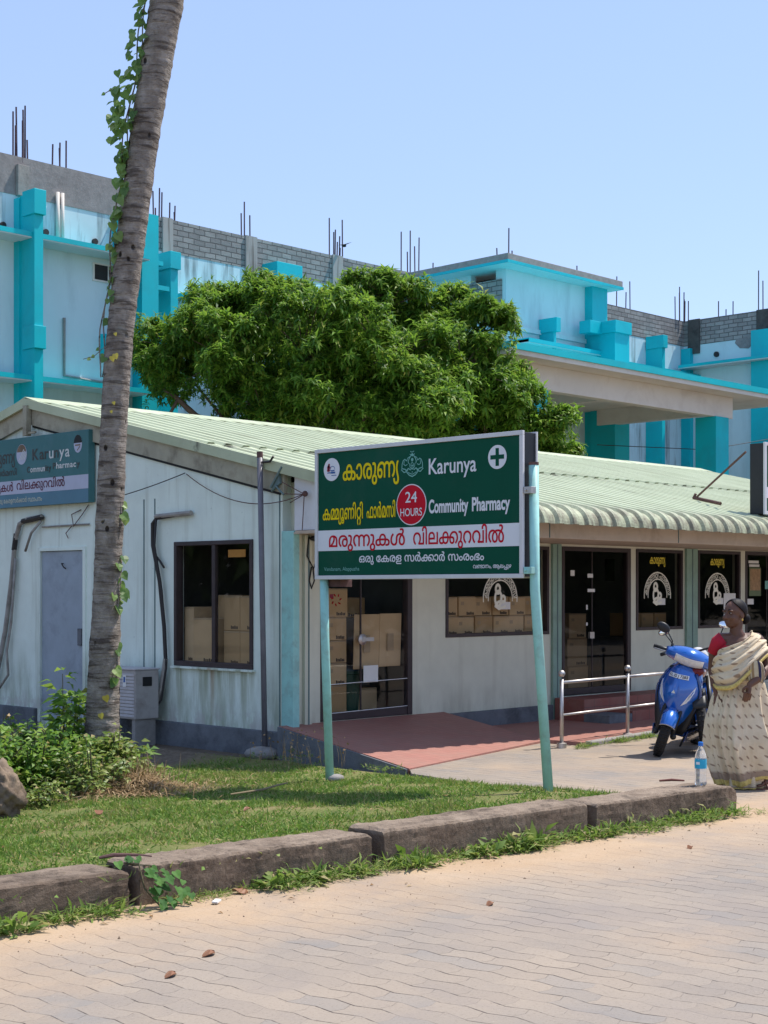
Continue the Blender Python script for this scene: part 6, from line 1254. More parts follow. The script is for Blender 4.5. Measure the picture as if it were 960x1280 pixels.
# each limb end carries several flattened umbrellas of leaf clusters
SC, SR, SO = [], [], []
for i in range(len(lobes)):
    k_ = 9 if LR[i] > .9 else 6
    d = rdir(k_, .3); 
    for q in d:
        SC.append(LC[i] + q*LR[i]*rng.uniform(.55, .98)*np.array([1, 1, .85])); SR.append(LR[i]*rng.uniform(.34, .52)); SO.append(i)
SC = np.array(SC); SR = np.array(SR)
P_, D_, U_, L_, W_ = [], [], [], [], []
ends = []
for i in range(len(SC)):
    n = int(95*SR[i]**1.7) + 12
    d = rdir(n, .75); pts = SC[i] + d*(SR[i]*rng.uniform(.72, 1.10, n) + SR[i]*.35*(rng.random(n) < .12))[:, None]*np.array([1, 1, .66])
    k2 = rng.random(n) < .92
    inner = LC[SO[i]] + rdir(6)*LR[SO[i]]*rng.uniform(.2, .8, (6, 1))
    pts, d = np.concatenate([pts[k2], inner]), np.concatenate([d[k2], rdir(6, .2)])
    for p, dd in zip(pts, d):
        ends.append((p, SO[i]))
        m = int(rng.integers(18, 27))
        ax = unit(dd*.75 + np.array([0, 0, .6]) + rng.normal(size=3)*.2)
        s1 = unit(np.cross(ax, rng.normal(size=3))); s2 = np.cross(ax, s1)
        az = np.arange(m)*2.399 + rng.uniform(0, 6); po = np.radians(rng.uniform(30, 112, m))
        ld = ax*np.cos(po)[:, None] + (s1*np.cos(az)[:, None] + s2*np.sin(az)[:, None])*np.sin(po)[:, None]
        ld[:, 2] -= .06
        P_.append(p + ax*rng.uniform(-.14, .08, (m, 1)) + rng.normal(size=(m, 3))*.02); D_.append(ld); U_.append(np.tile(ax, (m, 1))*.6 + np.array([0, 0, .8]) + rng.normal(size=(m, 3))*.2)
        s_ = rng.uniform(.75, 1.25)
        L_.append(rng.uniform(.13, .225, m)*s_); W_.append(rng.uniform(.044, .066, m)*s_)
V, F = leaf_arrays(np.concatenate(P_), np.concatenate(D_), np.concatenate(U_), np.concatenate(L_), np.concatenate(W_), .22)
print('tree leaves', len(V)//5)
tri_object('crown', V, F, M['leaf_tree'], tree)
b = MB()
b.tube([(13.3, 13.0, -.1), (13.35, 12.95, 1.2), (13.2, 13.05, 2.6), (13.3, 13.0, 3.6)], [.32, .26, .23, .22], 12)
trunk = b.build('trunk', M['bark'], tree, smooth=True)
b = MB()
for i in range(len(lobes)):
    c = LC[i]; s0 = Vector((13.3, 13.0, 3.0 + rr.uniform(-.4, .5)))
    m1 = s0.lerp(Vector(c), .5) + Vector((rr.uniform(-.3, .3), rr.uniform(-.3, .3), rr.uniform(-.2, .3)))
    b.tube([s0, s0.lerp(m1, .5) + Vector((0, 0, .15)), m1, Vector(c)], [.10, .07, .045, .02], 7)
for p, i in ends[::9]:
    c = Vector(LC[i]); q = Vector(p)
    b.tube([c, c.lerp(q, .55) + Vector((0, 0, .06)), q], [.016, .010, .004], 5)
# the bare low limb that shows at the lower left
a0 = Vector(tp(262, 520, -.8)); b.tube([Vector((13.2, 13, 2.6)), Vector(tp(300, 540, -.8)), a0, Vector(tp(236, 496, -.9)), Vector(tp(222, 488, -.9))], [.13, .09, .07, .05, .03], 8)
b.tube([Vector(tp(240, 500, -.9)), Vector(tp(222, 530, -.8)), Vector(tp(215, 545, -.8))], [.04, .03, .02], 6)
b.build('limb', M['bark'], tree, smooth=True)

# the leaning coconut palm in front
def palm_mat():
    k = NT('palm_bark'); co = k.coord(); x, y, z = k.sep(co)
    c = k.ramp(k.noise(co, 7, 8, .7), [(.28, (.12, .095, .08)), (.5, (.25, .215, .185)), (.72, (.40, .355, .315))])
    ring = k.noise(k.mapping(co, (2.0, 2.0, 17.)), 1.3, 5, .7, .3)
    c = k.mix(k.rng(ring, .53, .60, 0, .75), c, (.06, .045, .038))
    c = k.mix(k.rng(ring, .44, .36, 0, .5), c, (.43, .38, .33))
    holes = k.n('TexVoronoi'); k.l(k.mapping(co, (7, 7, 4.5)), holes.inputs['Vector']); holes.inputs['Scale'].default_value = 1.2
    hh = k.rng(holes.outputs['Distance'], .10, .16, 1, 0); hm = k.math('MULTIPLY', hh, k.rng(k.noise(co, 2, 2), .48, .52, 0, 1))
    c = k.mix(k.math('MULTIPLY', hm, .9), c, (.012, .008, .006))
    lich = k.rng(k.noise(co, 3.1, 6, .7), .58, .7, 0, .35); c = k.mix(lich, c, (.30, .30, .25))
    h = k.math('ADD', k.math('MULTIPLY', ring, 1.), k.math('MULTIPLY', k.noise(co, 30, 5, .7), .5))
    k.bump(k.math('SUBTRACT', h, hm), 1.0, .035)
    return k.fin(c, .92, .15)
M['palm'] = palm_mat()
pbase = Vector((-2.75, -.75, .05))
PD = (pbase - Vector((-10.2, -11.3, 0))).dot(FW)
def pp(px, py, off=0.): 
    q = Vector((-10.2, -11.3, 1.6)) + FW*(PD+off) + RT*((px-480)/1880*PD) + Vector((0, 0, (738-py)/1880*PD)); return q
palm = thing('coconut_palm', 'tall leaning ringed palm trunk in front of the gable wall', 'palm tree', pbase)
ctl = [(127, 985, 27), (127.5, 940, 25), (128, 900, 21), (130, 840, 19.5), (134, 740, 17.5), (137.5, 640, 17), (143, 520, 16.5), (150, 420, 16.5), (160, 330, 17), (170, 250, 18), (184, 150, 18.5), (199, 60, 20), (212, -20, 21), (235, -180, 20), (262, -330, 18), (300, -520, 17), (345, -760, 16), (392, -1040, 15), (420, -1230, 15)]
def cat(p0, p1, p2, p3, t):
    return .5*((2*p1) + (-p0+p2)*t + (2*p0-5*p1+4*p2-p3)*t*t + (-p0+3*p1-3*p2+p3)*t**3)
A = np.array(ctl, float); cl = []
for i in range(len(A)-1):
    for t in np.linspace(0, 1, 26, endpoint=False):
        cl.append(cat(A[max(i-1, 0)], A[i], A[i+1], A[min(i+2, len(A)-1)], t))
cl = np.array(cl); b = MB(); pts = [pp(x, y) for x, y, r in cl]
arcl = 0.; radii = []; ph_ = 0
for i, (x, y, r) in enumerate(cl):
    if i: arcl += (pts[i]-pts[i-1]).length
    saw = (arcl % .085)/.085
    radii.append(r/1880*PD*(1 + .035*(1-saw) - .012 + .02*math.sin(arcl*9.1)*math.sin(arcl*3.7)))
b.tube(pts, radii, 28)
n = 28
for i in range(len(pts)):                                   # roots flare unevenly, rings tilt
    for k in range(n):
        v = Vector(b.v[i*n+k]); w = (v - pts[i])
        b.v[i*n+k] = tuple(pts[i] + w*(1 + .035*math.sin(k*3.3 + i*.9)*math.sin(k*1.7 - i*.4)) + Vector((0, 0, .012*math.sin(k*2*math.pi/n + i*.02))))
b.build('trunk', M['palm'], palm, smooth=True)
top = pts[-1]
fl = leafmat('palm_frond_green', [(0, (.03, .07, .012)), (1, (.07, .12, .02))], .3)
for k in range(18):
    az = k*2.399; el = R(62 - 5.2*k); Lf = 3.6 - .02*k
    h = Vector((math.cos(az), math.sin(az), 0)); pr = []
    for t in np.linspace(0, 1, 14):
        pr.append(top + h*(Lf*t*math.cos(el)*(1-.15*t)) + Vector((0, 0, Lf*(math.sin(el)*t - .75*t*t*(1.1-math.sin(el)*.4)))))
    fb = MB(); fb.tube(pr, [.035*(1-.9*i/13)+.003 for i in range(14)], 6); o = fb.build('frond', M['leaf_tree'], palm, smooth=True)
    P1, D1, U1, L1, W1 = [], [], [], [], []
    for t in np.linspace(.12, .99, 60):
        i = min(int(t*13), 12); f = t*13-i; p = pr[i].lerp(pr[i+1], f); tg = (pr[i+1]-pr[i]).normalized(); sd_ = tg.cross(Vector((0, 0, 1))).normalized()
        for sg_ in (-1, 1):
            d = (sd_*sg_ + tg*.7 - Vector((0, 0, .55))).normalized()
            P1.append(p); D1.append(d); U1.append((0, 0, 1)); L1.append(.75*math.sin(math.pi*min(t*.85+.12, 1))**.7); W1.append(.045)
    V, F = leaf_arrays(np.array([tuple(p) for p in P1]), np.array([tuple(p) for p in D1]), np.array(U1, float), np.array(L1), np.array(W1), .3)
    tri_object('leaflets', V, F, fl, o)

# creeper climbing the palm
def heart(b, c, d, u, s):
    d = Vector(d).normalized(); sd_ = d.cross(Vector(u)).normalized(); nn = sd_.cross(d)
    out = [(0, 0), (-.10, .28), (.08, .5), (.42, .46), (.75, .22), (1.0, 0), (.75, -.22), (.42, -.46), (.08, -.5), (-.10, -.28)]
    c = Vector(c); base = len(b.v)
    b.v.append(tuple(c + d*.4*s - nn*.03*s))
    for x, y in out: b.v.append(tuple(c + d*x*s + sd_*y*s + nn*(abs(y)*.16 - (x*.12 if x > .6 else 0))*s))
    for i in range(10): b._f((base, base+1+i, base+1+(i+1) % 10))
M['vine'] = leafmat('creeper_leaf', [(0, (.08, .17, .05)), (.5, (.17, .29, .08)), (.85, (.27, .40, .12)), (1, (.38, .46, .17))], .5)
M['vine_yellow'] = leafmat('yellow_creeper_leaf', [(0, (.55, .42, .06)), (1, (.60, .48, .10))], .3)
vn = thing('climbing_creeper', 'green heart-leaved creeper climbing the leaning palm trunk', 'creeper', pp(125, 880))
b = MB(); stem = MB()
def edge(y, side): 
    i = int(np.argmin(abs(cl[:, 1]-y))); return cl[i, 0] + side*cl[i, 2], cl[i, 2]
rv = random.Random(11)
def leaves_on(y0, y1, n, side, spread, smin=.055, smax=.095, out=.3):
    for k in range(n):
        y = rv.uniform(y0, y1); x, r = edge(y, side)
        q = pp(x + side*rv.uniform(-r*.35, spread), y, -rv.uniform(.0, .12))
        d = RT*side*rv.uniform(-.3, .7) + Vector((0, 0, -rv.uniform(.2, 1))) - FW*rv.uniform(0, .5)
        heart(b, q, d, RT*side*rv.uniform(-.2, .9) - FW*rv.uniform(.4, 1) + Vector((0, 0, rv.uniform(-.1, .9))), rv.uniform(smin, smax))
leaves_on(-40, 60, 34, -1, 16); leaves_on(60, 95, 16, -1, 14); leaves_on(92, 178, 62, -1, 25); leaves_on(175, 235, 36, -1, 12); leaves_on(235, 320, 24, -1, 7); leaves_on(320, 450, 14, -1, 2, .05, .07)
leaves_on(625, 670, 4, 1, 5); leaves_on(690, 780, 12, 1, 4); leaves_on(790, 850, 9, 1, 0)
leaves_on(-200, -40, 50, -1, 16)
for (px, py) in ((131, 117), (140, 112), (118, 445), (124, 436), (113, 448)):
    heart(b, pp(px, py), -RT + Vector((0, 0, -.4)), -FW + Vector((0, 0, .3)), .035)
stem.tube([pp(131, 117), pp(145, 108), pp(152, 112)], .004, 5); stem.tube([pp(104, 449), pp(118, 445), pp(135, 430)], .003, 5)
for off, s_ in ((4, -1), (9, -1)):
    stem.tube([pp(edge(y, s_)[0] - off*.6 + 3*math.sin(y*.05+off), y, -.03) for y in range(-200, 480, 12)], .006, 5)
stem.tube([pp(edge(y, 1)[0] - 3 + 2*math.sin(y*.07), y, -.06) for y in range(600, 870, 12)], .006, 5)
tri = b.build('foliage', M['vine'], vn)
b = MB()
for px, py, s_ in ((144, 449, .05), (148, 446, .05), (146, 505, .03), (143, 516, .025), (136, 868, .06), (130, 890, .05), (148, 420, .03)): heart(b, pp(px, py, -.16), RT*.3 + Vector((0, 0, -1)), -FW + Vector((0, 0, .5)), s_)
b.build('yellowed_foliage', M['vine_yellow'], vn)
stem.build('stem', M['palm'], vn)

# bushes round the palm foot
M['bush'] = leafmat('bush_leaf', [(0, (.05, .13, .02)), (.4, (.12, .25, .035)), (.75, (.21, .35, .06)), (.95, (.32, .40, .10)), (1, (.34, .20, .07))], .45)
M['bush2'] = leafmat('bush_leaf_yellowish', [(0, (.09, .15, .03)), (.5, (.19, .26, .055)), (.85, (.30, .33, .09)), (1, (.33, .22, .10))], .3)
M['straw'] = leafmat('dry_straw', [(0, (.20, .12, .06)), (.5, (.33, .22, .12)), (1, (.45, .33, .2))], .1, .9, .1)
M['stemwood'] = plain('green_brown_stem', (.09, .08, .04), .8, .3, 30)
def bush(name, label, cx, cy, rx, ry_, h, n, mat, ls=(.045, .09), lw=.5, cat_='shrub', zb=None, group=None, flat=0.):
    z0 = lawn_z(cx, cy) if zb is None else zb
    t = thing(name, label, cat_, (cx, cy, z0), 0, group)
    ns = max(5, n//40); st = MB(); P, D, U, L, W = [], [], [], [], []
    for k in range(ns):
        a = rng.uniform(0, 6.283); r_ = rng.uniform(0, 1)**.6
        bx, by = cx + rx*.45*r_*math.cos(a), cy + ry_*.45*r_*math.sin(a)
        tx, ty = cx + rx*r_*math.cos(a), cy + ry_*r_*math.sin(a)
        hh = h*(1 - .5*r_**2)*rng.uniform(.6, 1.1)
        zb_ = (lawn_z(bx, by) if zb is None else zb) - .02
        sp = [Vector((bx, by, zb_)), Vector((bx*.55+tx*.45, by*.55+ty*.45, zb_ + hh*.6)), Vector((tx, ty, zb_ + hh))]
        st.tube(sp, [.008, .006, .003], 5)
        m = n//ns
        tt = rng.uniform(.25, 1.05, m)
        for q in tt:
            p = sp[0].lerp(sp[1], min(q*2, 1)).lerp(sp[2], max(0, q*2-1)) if q < .5 else sp[1].lerp(sp[2], q*2-1)
            a2 = rng.uniform(0, 6.283)
            D.append((math.cos(a2), math.sin(a2), rng.uniform(-.35, .5))); P.append(tuple(p)); U.append((rng.normal()*.7, rng.normal()*.7, 1))
            l = rng.uniform(*ls); L.append(l); W.append(l*lw*rng.uniform(.8, 1.2))
    P = np.array(P); D = np.array(D); P = P + unit(D)*rng.uniform(.0, .08, (len(P), 1))
    V, F = leaf_arrays(P, D, np.array(U), np.array(L), np.array(W), .22, .15, .45)
    tri_object('foliage', V, F, mat, t); st.build('stem', M['stemwood'], t)
    return t
def gpt(px, py, z=.1):
    d = FW + RT*((px-480)/1880) + Vector((0, 0, (738-py)/1880)); k = (z-1.6)/d.z
    return Vector((-10.2, -11.3, 1.6)) + d*k
bush('leafy_bush', 'green bush at the palm foot, right of the trunk, with dry stalks below', -2.86, -1.0, .33, .30, .54, 2000, M['bush2'])
bush('leafy_bush', 'tall dark leafy shoots just left of the palm trunk', -2.98, -.50, .22, .24, .95, 380, M['bush'], (.09, .15), .42)
bush('leafy_bush', 'broad mass of green leaves between the palm and the rock, before the steel door', -3.45, -.75, .66, .55, .64, 3400, M['bush'], (.045, .09))
bush('leafy_bush', 'bush at the far left edge of the photo, above the rock', -4.15, -.75, .6, .55, .66, 2600, M['bush'], (.05, .10))
bush('leafy_bush', 'low yellowish bush with withered stems in front of the other bushes', -3.35, -1.45, .36, .30, .46, 1000, M['bush2'], (.035, .07))
bush('leafy_bush', 'small bright shoot with large leaves at the right end of the bushes', -2.42, -.80, .16, .16, .46, 70, M['vine'], (.08, .13), .55)
bush('leafy_bush', 'clump of bushes running out of the photo at the left', -4.9, -.2, .8, .8, .55, 1100, M['bush'], (.07, .12))
bush('low_weed', 'pale green small-leaved weed right beside the rock', -3.95, -1.72, .30, .22, .22, 420, M['bush2'], (.03, .055), .6)
bush('palm_seedling', 'young plant with thin pale feathery leaves sticking up among the bushes', -3.55, -.45, .2, .2, .66, 60, M['straw'], (.14, .22), .14)
# straw heaped at the palm foot
n = 3600
a = rng.uniform(0, 6.283, n); r_ = np.abs(rng.normal(0, .42, n)); x = -3.02 + r_*np.cos(a)*1.05; y = -1.60 + r_*np.sin(a)*.8
z = np.array([lawn_z(i, j) for i, j in zip(x, y)]) + .10*np.exp(-(r_/.3)**2) + rng.uniform(0, .05, n)
D = np.stack([rng.normal(size=n), rng.normal(size=n), rng.normal(size=n)*.25], 1)
V, F = leaf_arrays(np.stack([x, y, z], 1), D, np.tile([0, 0, 1.], (n, 1)), rng.uniform(.06, .2, n), rng.uniform(.004, .01, n), .1, .0)
tag(tri_object('dry_straw', V, F, M['straw']), 'heap of dry brown straw spread over the grass below the palm bush', 'straw', kind='stuff')
n = 260
x = rng.uniform(-3.25, -2.65, n); y = rng.uniform(-1.5, -1.2, n); z = np.array([lawn_z(i, j) for i, j in zip(x, y)])
D = np.stack([rng.normal(size=n)*.3, rng.normal(size=n)*.3 - .2, np.ones(n)], 1)
V, F = leaf_arrays(np.stack([x, y, z], 1), D, rdir(n), rng.uniform(.15, .34, n), rng.uniform(.006, .016, n), .35, .0)
tag(tri_object('withered_stalks', V, F, M['straw']), 'withered brown stalks standing under the bush right of the palm', 'dry stalks', kind='stuff')

# the rock
b = MB(); b.ball((-4.50, -1.93, .16), .17, .2, .21, 64, 40); nb = []
for v in b.v:
    p = Vector(v) - Vector((-4.50, -1.93, .16)); q = p.normalized()
    k = 1 + .05*math.sin(q.x*19+q.y*7)*math.sin(q.z*17-q.y*9) + .20*math.sin(q.x*5+q.z*4)*math.sin(q.y*6-q.z*3) + .09*math.sin(q.x*13+1)*math.sin(q.y*11)*math.sin(q.z*12) + .035*math.sin(q.x*29)*math.sin(q.z*31+q.y*17)
    nb.append(tuple(Vector((-4.50, -1.93, .16)) + p*k*(1 if q.z > -.2 else 1.05)))
b.v = nb; tag(b.build('rock', concrete('brown_pitted_stone', (.235, .175, .125), (.06, .042, .03), .9), smooth=True), 'rough brown rock half cut by the left edge of the photo', 'rock')

# grass of the lawn
M['grass'] = leafmat('lawn_grass', [(0, (.07, .14, .025)), (.35, (.12, .22, .035)), (.74, (.20, .31, .055)), (.9, (.30, .33, .09)), (1, (.46, .36, .17))], .3, .6, .25)
def grass(n, xr, yr, keep, hr, wr, lean=.9):
    x = rng.uniform(*xr, n); y = rng.uniform(*yr, n); m = keep(x, y); x, y = x[m], y[m]; n = len(x)
    z = np.array([lawn_z(i, j) for i, j in zip(x, y)]) if True else 0
    D = np.stack([rng.normal(size=n)*lean, rng.normal(size=n)*lean, np.ones(n)*.75], 1)
    return leaf_arrays(np.stack([x, y, z-.004], 1), D, rdir(n), rng.uniform(*hr, n), rng.uniform(*wr, n), .25, .1)
def dens(x, y):
    k = .46 + .42*np.sin(x*3.1+y*1.7)*np.sin(y*2.9-x*1.1) + .34*np.sin(x*7.3-y*4.1)*np.sin(y*8.7+x*2.3)
    k = k*np.clip((-.02-y)/.6, 0, 1)*np.clip((-.86-x)/.15, 0, 1) + .02
    k = k*(1 - .93*np.exp(-(((x+3.0)/.55)**2 + ((y+1.7)/.36)**2)))
    k = k*np.clip((y - (kerb_y(x)+.30))/.04, 0, 1)
    k = np.where((x > -.95) & (y > -2.4), 0, k)
    return rng.random(len(x)) < np.clip(k*1.2-.04, 0.02, 1)
V1, F1 = grass(205000, (-9.5, -.8), (-5.2, .3), dens, (.022, .06), (.005, .011))
V2, F2 = grass(18000, (-9.5, -.8), (-5.3, .0), dens, (.02, .045), (.012, .026), 1.6)
V = np.concatenate([V1, V2]); F = np.concatenate([F1, F2+len(V1)])
def dryd(x, y): return dens(x, y) & (rng.random(len(x)) < np.clip(.25 + 1.1*np.sin(x*2.3-y*3.7+1)*np.sin(x*1.1+y*2.2), 0, .9))
V3, F3 = grass(95000, (-9.5, -.8), (-5.2, .1), dryd, (.03, .075), (.004, .009), 1.1)
tag(tri_object('dry_grass', V3, F3, leafmat('dry_yellow_grass', [(0, (.17, .17, .05)), (.5, (.30, .27, .10)), (1, (.46, .37, .18))], .3, .7, .15)), 'yellowing dry tufts mixed through the lawn in patches', 'grass', kind='stuff')
tag(tri_object('lawn_grass', V, F, M['grass']), 'short patchy green grass covering the lawn behind the kerb', 'grass', kind='stuff')
print('grass', len(V)//5)

# weeds along the foot of the kerb and by the terrace
M['weed'] = leafmat('roadside_weed', [(0, (.08, .15, .03)), (.4, (.15, .24, .05)), (.74, (.23, .31, .08)), (.88, (.36, .34, .14)), (1, (.46, .37, .2))], .4, .6, .2)
Pw, Dw, Uw, Lw, Ww = [], [], [], [], []
def weed_patch(x, y, r, h, n, lw=.14):
    a = rng.uniform(0, 6.283, n); q = r*np.sqrt(rng.random(n))
    px_, py_ = x + q*np.cos(a), y + q*np.sin(a)*.6
    z = np.abs(rng.normal(0, .25, n))*h*np.exp(-(q/r)**2)
    Pw.append(np.stack([px_, py_, z], 1)); Dw.append(np.stack([np.cos(a)*.8+rng.normal(size=n)*.6, np.sin(a)*.8+rng.normal(size=n)*.6, rng.uniform(.1, 1., n)], 1))
    Uw.append(np.tile([0, 0, 1.], (n, 1)) + rng.normal(size=(n, 3))*.4); l = rng.uniform(.35, .8, n)*h; Lw.append(l); Ww.append(l*rng.uniform(lw*.6, lw*1.5, n))
for x0, x1, d_, h in ((-9.0, -6.5, 50, .12), (-6.5, -5.75, 26, .13), (-5.45, -5.0, 14, .07), (-4.95, -4.15, 34, .13), (-4.1, -3.75, 20, .14), (-3.7, -3.3, 12, .09), (-3.35, -2.1, 46, .15), (-2.1, -.75, 44, .12), (-.75, -.35, 6, .05)):
    for k in range(d_):
        x = rng.uniform(x0, x1); weed_patch(x, kerb_y(x) - abs(rng.normal(0, .075)) - .01, .09, h*rng.uniform(.5, 1.15), 34, rng.choice([.08, .10, .14, .32]))
for k in range(40):
    x = rng.uniform(2.0, 3.6); weed_patch(x, -2.06 + .1*(x-1.99) - abs(rng.normal(0, .06)), .07, .09, 24)
for k in range(16):
    x = rng.uniform(-1.75, -1.25); weed_patch(x, -4.6 + rng.normal(0, .18), .07, .10, 26)
for k in range(14): weed_patch(rng.uniform(-2.0, -1.5), -2.2 + rng.normal(0, .15), .08, .1, 26)
for k in range(26): 
    x = rng.uniform(-1.2, -.05); weed_patch(x, rng.uniform(-1.0, -.25) if x > -.5 else rng.uniform(-2.2, -.2), .08, .08, 26)
V, F = leaf_arrays(np.concatenate(Pw), np.concatenate(Dw), np.concatenate(Uw), np.concatenate(Lw), np.concatenate(Ww), .25, .1)
tag(tri_object('roadside_weeds', V, F, M['weed']), 'ragged green weeds along the foot of the kerb and the terrace edge', 'weeds', kind='stuff')
# tall dry weeds near the left sign post
n = 60; x = rng.uniform(-1.15, -.55, n); y = rng.uniform(-1.5, -.7, n)
V, F = leaf_arrays(np.stack([x, y, np.full(n, -.02)], 1), np.stack([rng.normal(size=n)*.15, rng.normal(size=n)*.15, np.ones(n)], 1), rdir(n), rng.uniform(.12, .34, n), rng.uniform(.004, .008, n), .1, 0)
V2, F2 = leaf_arrays(V.reshape(-1, 5, 3)[:, 4], rdir(n), rdir(n), np.full(n, .03), np.full(n, .022), .1, .1)
tag(tri_object('dry_weeds', np.concatenate([V, V2]), np.concatenate([F, F2+len(V)]), M['straw']), 'thin dry flowering weeds beside the ramp edge, left of the sign post', 'weeds', kind='stuff')
# round-leaved creeper on the kerb joint
cp = thing('round_leaved_creeper', 'bright creeper with round glossy leaves hanging over the kerb joint at the left', 'creeper', (-5.6, -5.1, 0))
b = MB(); s2 = MB(); rv = random.Random(5)
for k in range(40):
    t = rv.random(); x = -5.63 + .12*rv.uniform(-.6, 1.4)*(.6+.6*(1-t)) + .12*(1-t); y = -5.10 - .05 - .13*(1-t)*rv.random() if t < .85 else -5.02 + .1*rv.random()
    heart(b, (x, y - .02*rv.random(), .02 + .22*t), Vector((rv.uniform(-.6, .6), -.5, -.4)), Vector((rv.uniform(-.3, .3), -.7, .8)), rv.uniform(.03, .055))
s2.tube([(-5.60, -4.95, .20), (-5.61, -5.09, .215), (-5.62, -5.15, .1), (-5.57, -5.22, .01)], .005, 5); s2.tube([(-5.60, -5.0, .2), (-5.55, -5.12, .2), (-5.5, -5.18, .08)], .005, 5)
b.build('foliage', leafmat('glossy_round_leaf', [(0, (.035, .11, .03)), (1, (.10, .22, .05))], .3, .6, .12), cp); s2.build('stem', M['stemwood'], cp)

# unseen trees, added out of view to give the glass dark reflections
M['leaf_far'] = leafmat('reflection_tree_leaf', [(0, (.02, .05, .010)), (1, (.06, .11, .02))], .2, .6, .2)
ft = thing('reflection_tree', 'unseen dark bushy tree added behind the viewer for the shop glass to mirror', 'tree', (24, -20, -.16), 0, 'trees added for shop glass reflections', True)
m = 2600; d = rdir(m, .2); pts_ = d*rng.uniform(.6, 1.05, m)[:, None]*np.array([3.4, 3.4, 2.9]) + np.array([0, 0, 3.3])
pts_[:, 2] = np.maximum(pts_[:, 2], .15)
V, F = leaf_arrays(pts_, rdir(m, -.2), d + rng.normal(size=(m, 3))*.3, rng.uniform(.6, 1.0, m), rng.uniform(.35, .55, m), .3)
tri_object('crown', V, F, M['leaf_far'], ft)
b = MB(); b.tube([(0, 0, -.2), (.1, 0, 1.6), (0, .1, 3.4)], [.25, .2, .12], 10); b.build('trunk', M['bark'], ft)
for i, (x, y) in enumerate(((30, -18), (36.5, -20), (43, -17.5), (50, -20), (18.5, -22), (57, -17), (-20, 20), (-25, 25), (-15, 24), (-22, 14.5))):
    c = copy_tree(ft); c.location = (x, y, -.16); c.rotation_euler = (0, 0, i*1.3)
    if x < 0: c['label'] = 'unseen dark bushy tree added left of the view for the gable window to mirror'; c['group'] = 'trees added for gable window reflections'

# litter: grit on the sandy road edge, scraps of dry leaf on the lawn
n = 380
x = rng.uniform(-6.6, 1.0, n); dd_ = np.abs(rng.normal(0, .55, n)) + .03; y = kerb_y(x) - dd_
P3 = np.stack([x, y, np.full(n, .001)], 1); s3 = rng.uniform(.002, .006, n)*np.where(rng.random(n) < .04, 2.0, 1)
base = np.array([[1, 0, 0], [0, 1, 0], [-1, 0, 0], [0, -1, 0], [0, 0, 1.1]], float)
V = (P3[:, None, :] + base[None]*s3[:, None, None]*rng.uniform(.6, 1.3, (n, 5, 1))).reshape(-1, 3)
bi_ = (np.arange(n)*5)[:, None]
F = np.concatenate([bi_+np.array([[a_, (a_+1) % 4, 4]]) for a_ in range(4)], 1).reshape(-1, 3)
tag(tri_object('grit', V, F, leafmat('grit_stone', [(0, (.07, .05, .04)), (.5, (.22, .16, .11)), (1, (.34, .27, .2))], 0, .9, .1)), 'small stones and grit scattered over the sandy edge of the road', 'grit', kind='stuff')
n = 420
x = rng.uniform(-6.6, -.9, n); y = rng.uniform(-5.0, -.2, n); z = np.array([lawn_z(i, j) for i, j in zip(x, y)]) + .012
x2 = rng.uniform(-6.6, 0, 90); y2 = kerb_y(x2) - np.abs(rng.normal(0, .2, 90)); x = np.concatenate([x, x2]); y = np.concatenate([y, y2]); z = np.concatenate([z, np.full(90, .004)]); n += 90
D = np.stack([rng.normal(size=n), rng.normal(size=n), rng.normal(size=n)*.2], 1)
V, F = leaf_arrays(np.stack([x, y, z], 1), D, np.tile([0, 0, 1.], (n, 1)) + rng.normal(size=(n, 3))*.2, rng.uniform(.015, .05, n), rng.uniform(.008, .022, n), .1, .2)
tag(tri_object('leaf_litter', V, F, leafmat('dry_leaf_scraps', [(0, (.14, .07, .03)), (.5, (.26, .15, .07)), (1, (.42, .31, .18))], .1, .8, .1)), 'scraps of dry leaf strewn over the lawn and along the kerb', 'leaf litter', kind='stuff')
# ------------------------------------------------------------------ scooter and motorcycle
M['scooter_blue'] = plain('metallic_blue_paint', (.005, .11, .46), .22, .06, 2, spec=.6, coat=1.0, metal=.25)
M['scooter_deep'] = plain('deep_blue_panel', (.005, .035, .16), .25, .06, 2, spec=.6, coat=.8)
M['rubber'] = plain('tyre_rubber', (.014, .013, .013), .8, .2, 30, bump=.3, bscale=60)
M['black_plastic'] = plain('black_plastic', (.018, .018, .019), .45, .1)
M['grey_plastic'] = plain('silver_grey_plastic', (.24, .25, .27), .4, .1)
M['lamp_glass'] = plain('clear_lamp_lens', (.62, .62, .62), .12, .15, 30, spec=.8)
M['lamp_white'] = plain('lamp_silver_edge', (.72, .73, .76), .2, .05, metal=.4)
M['amber'] = plain('amber_lens', (.35, .14, .02), .2)
M['mirror'] = plain('mirror_glass', (.85, .88, .9), .03, .01, metal=1.0)
M['red_paint'] = plain('dark_red_paint', (.16, .008, .012), .2, .08, coat=.8)
M['tail_red'] = plain('red_tail_lens', (.13, .006, .008), .15, .1, 30)

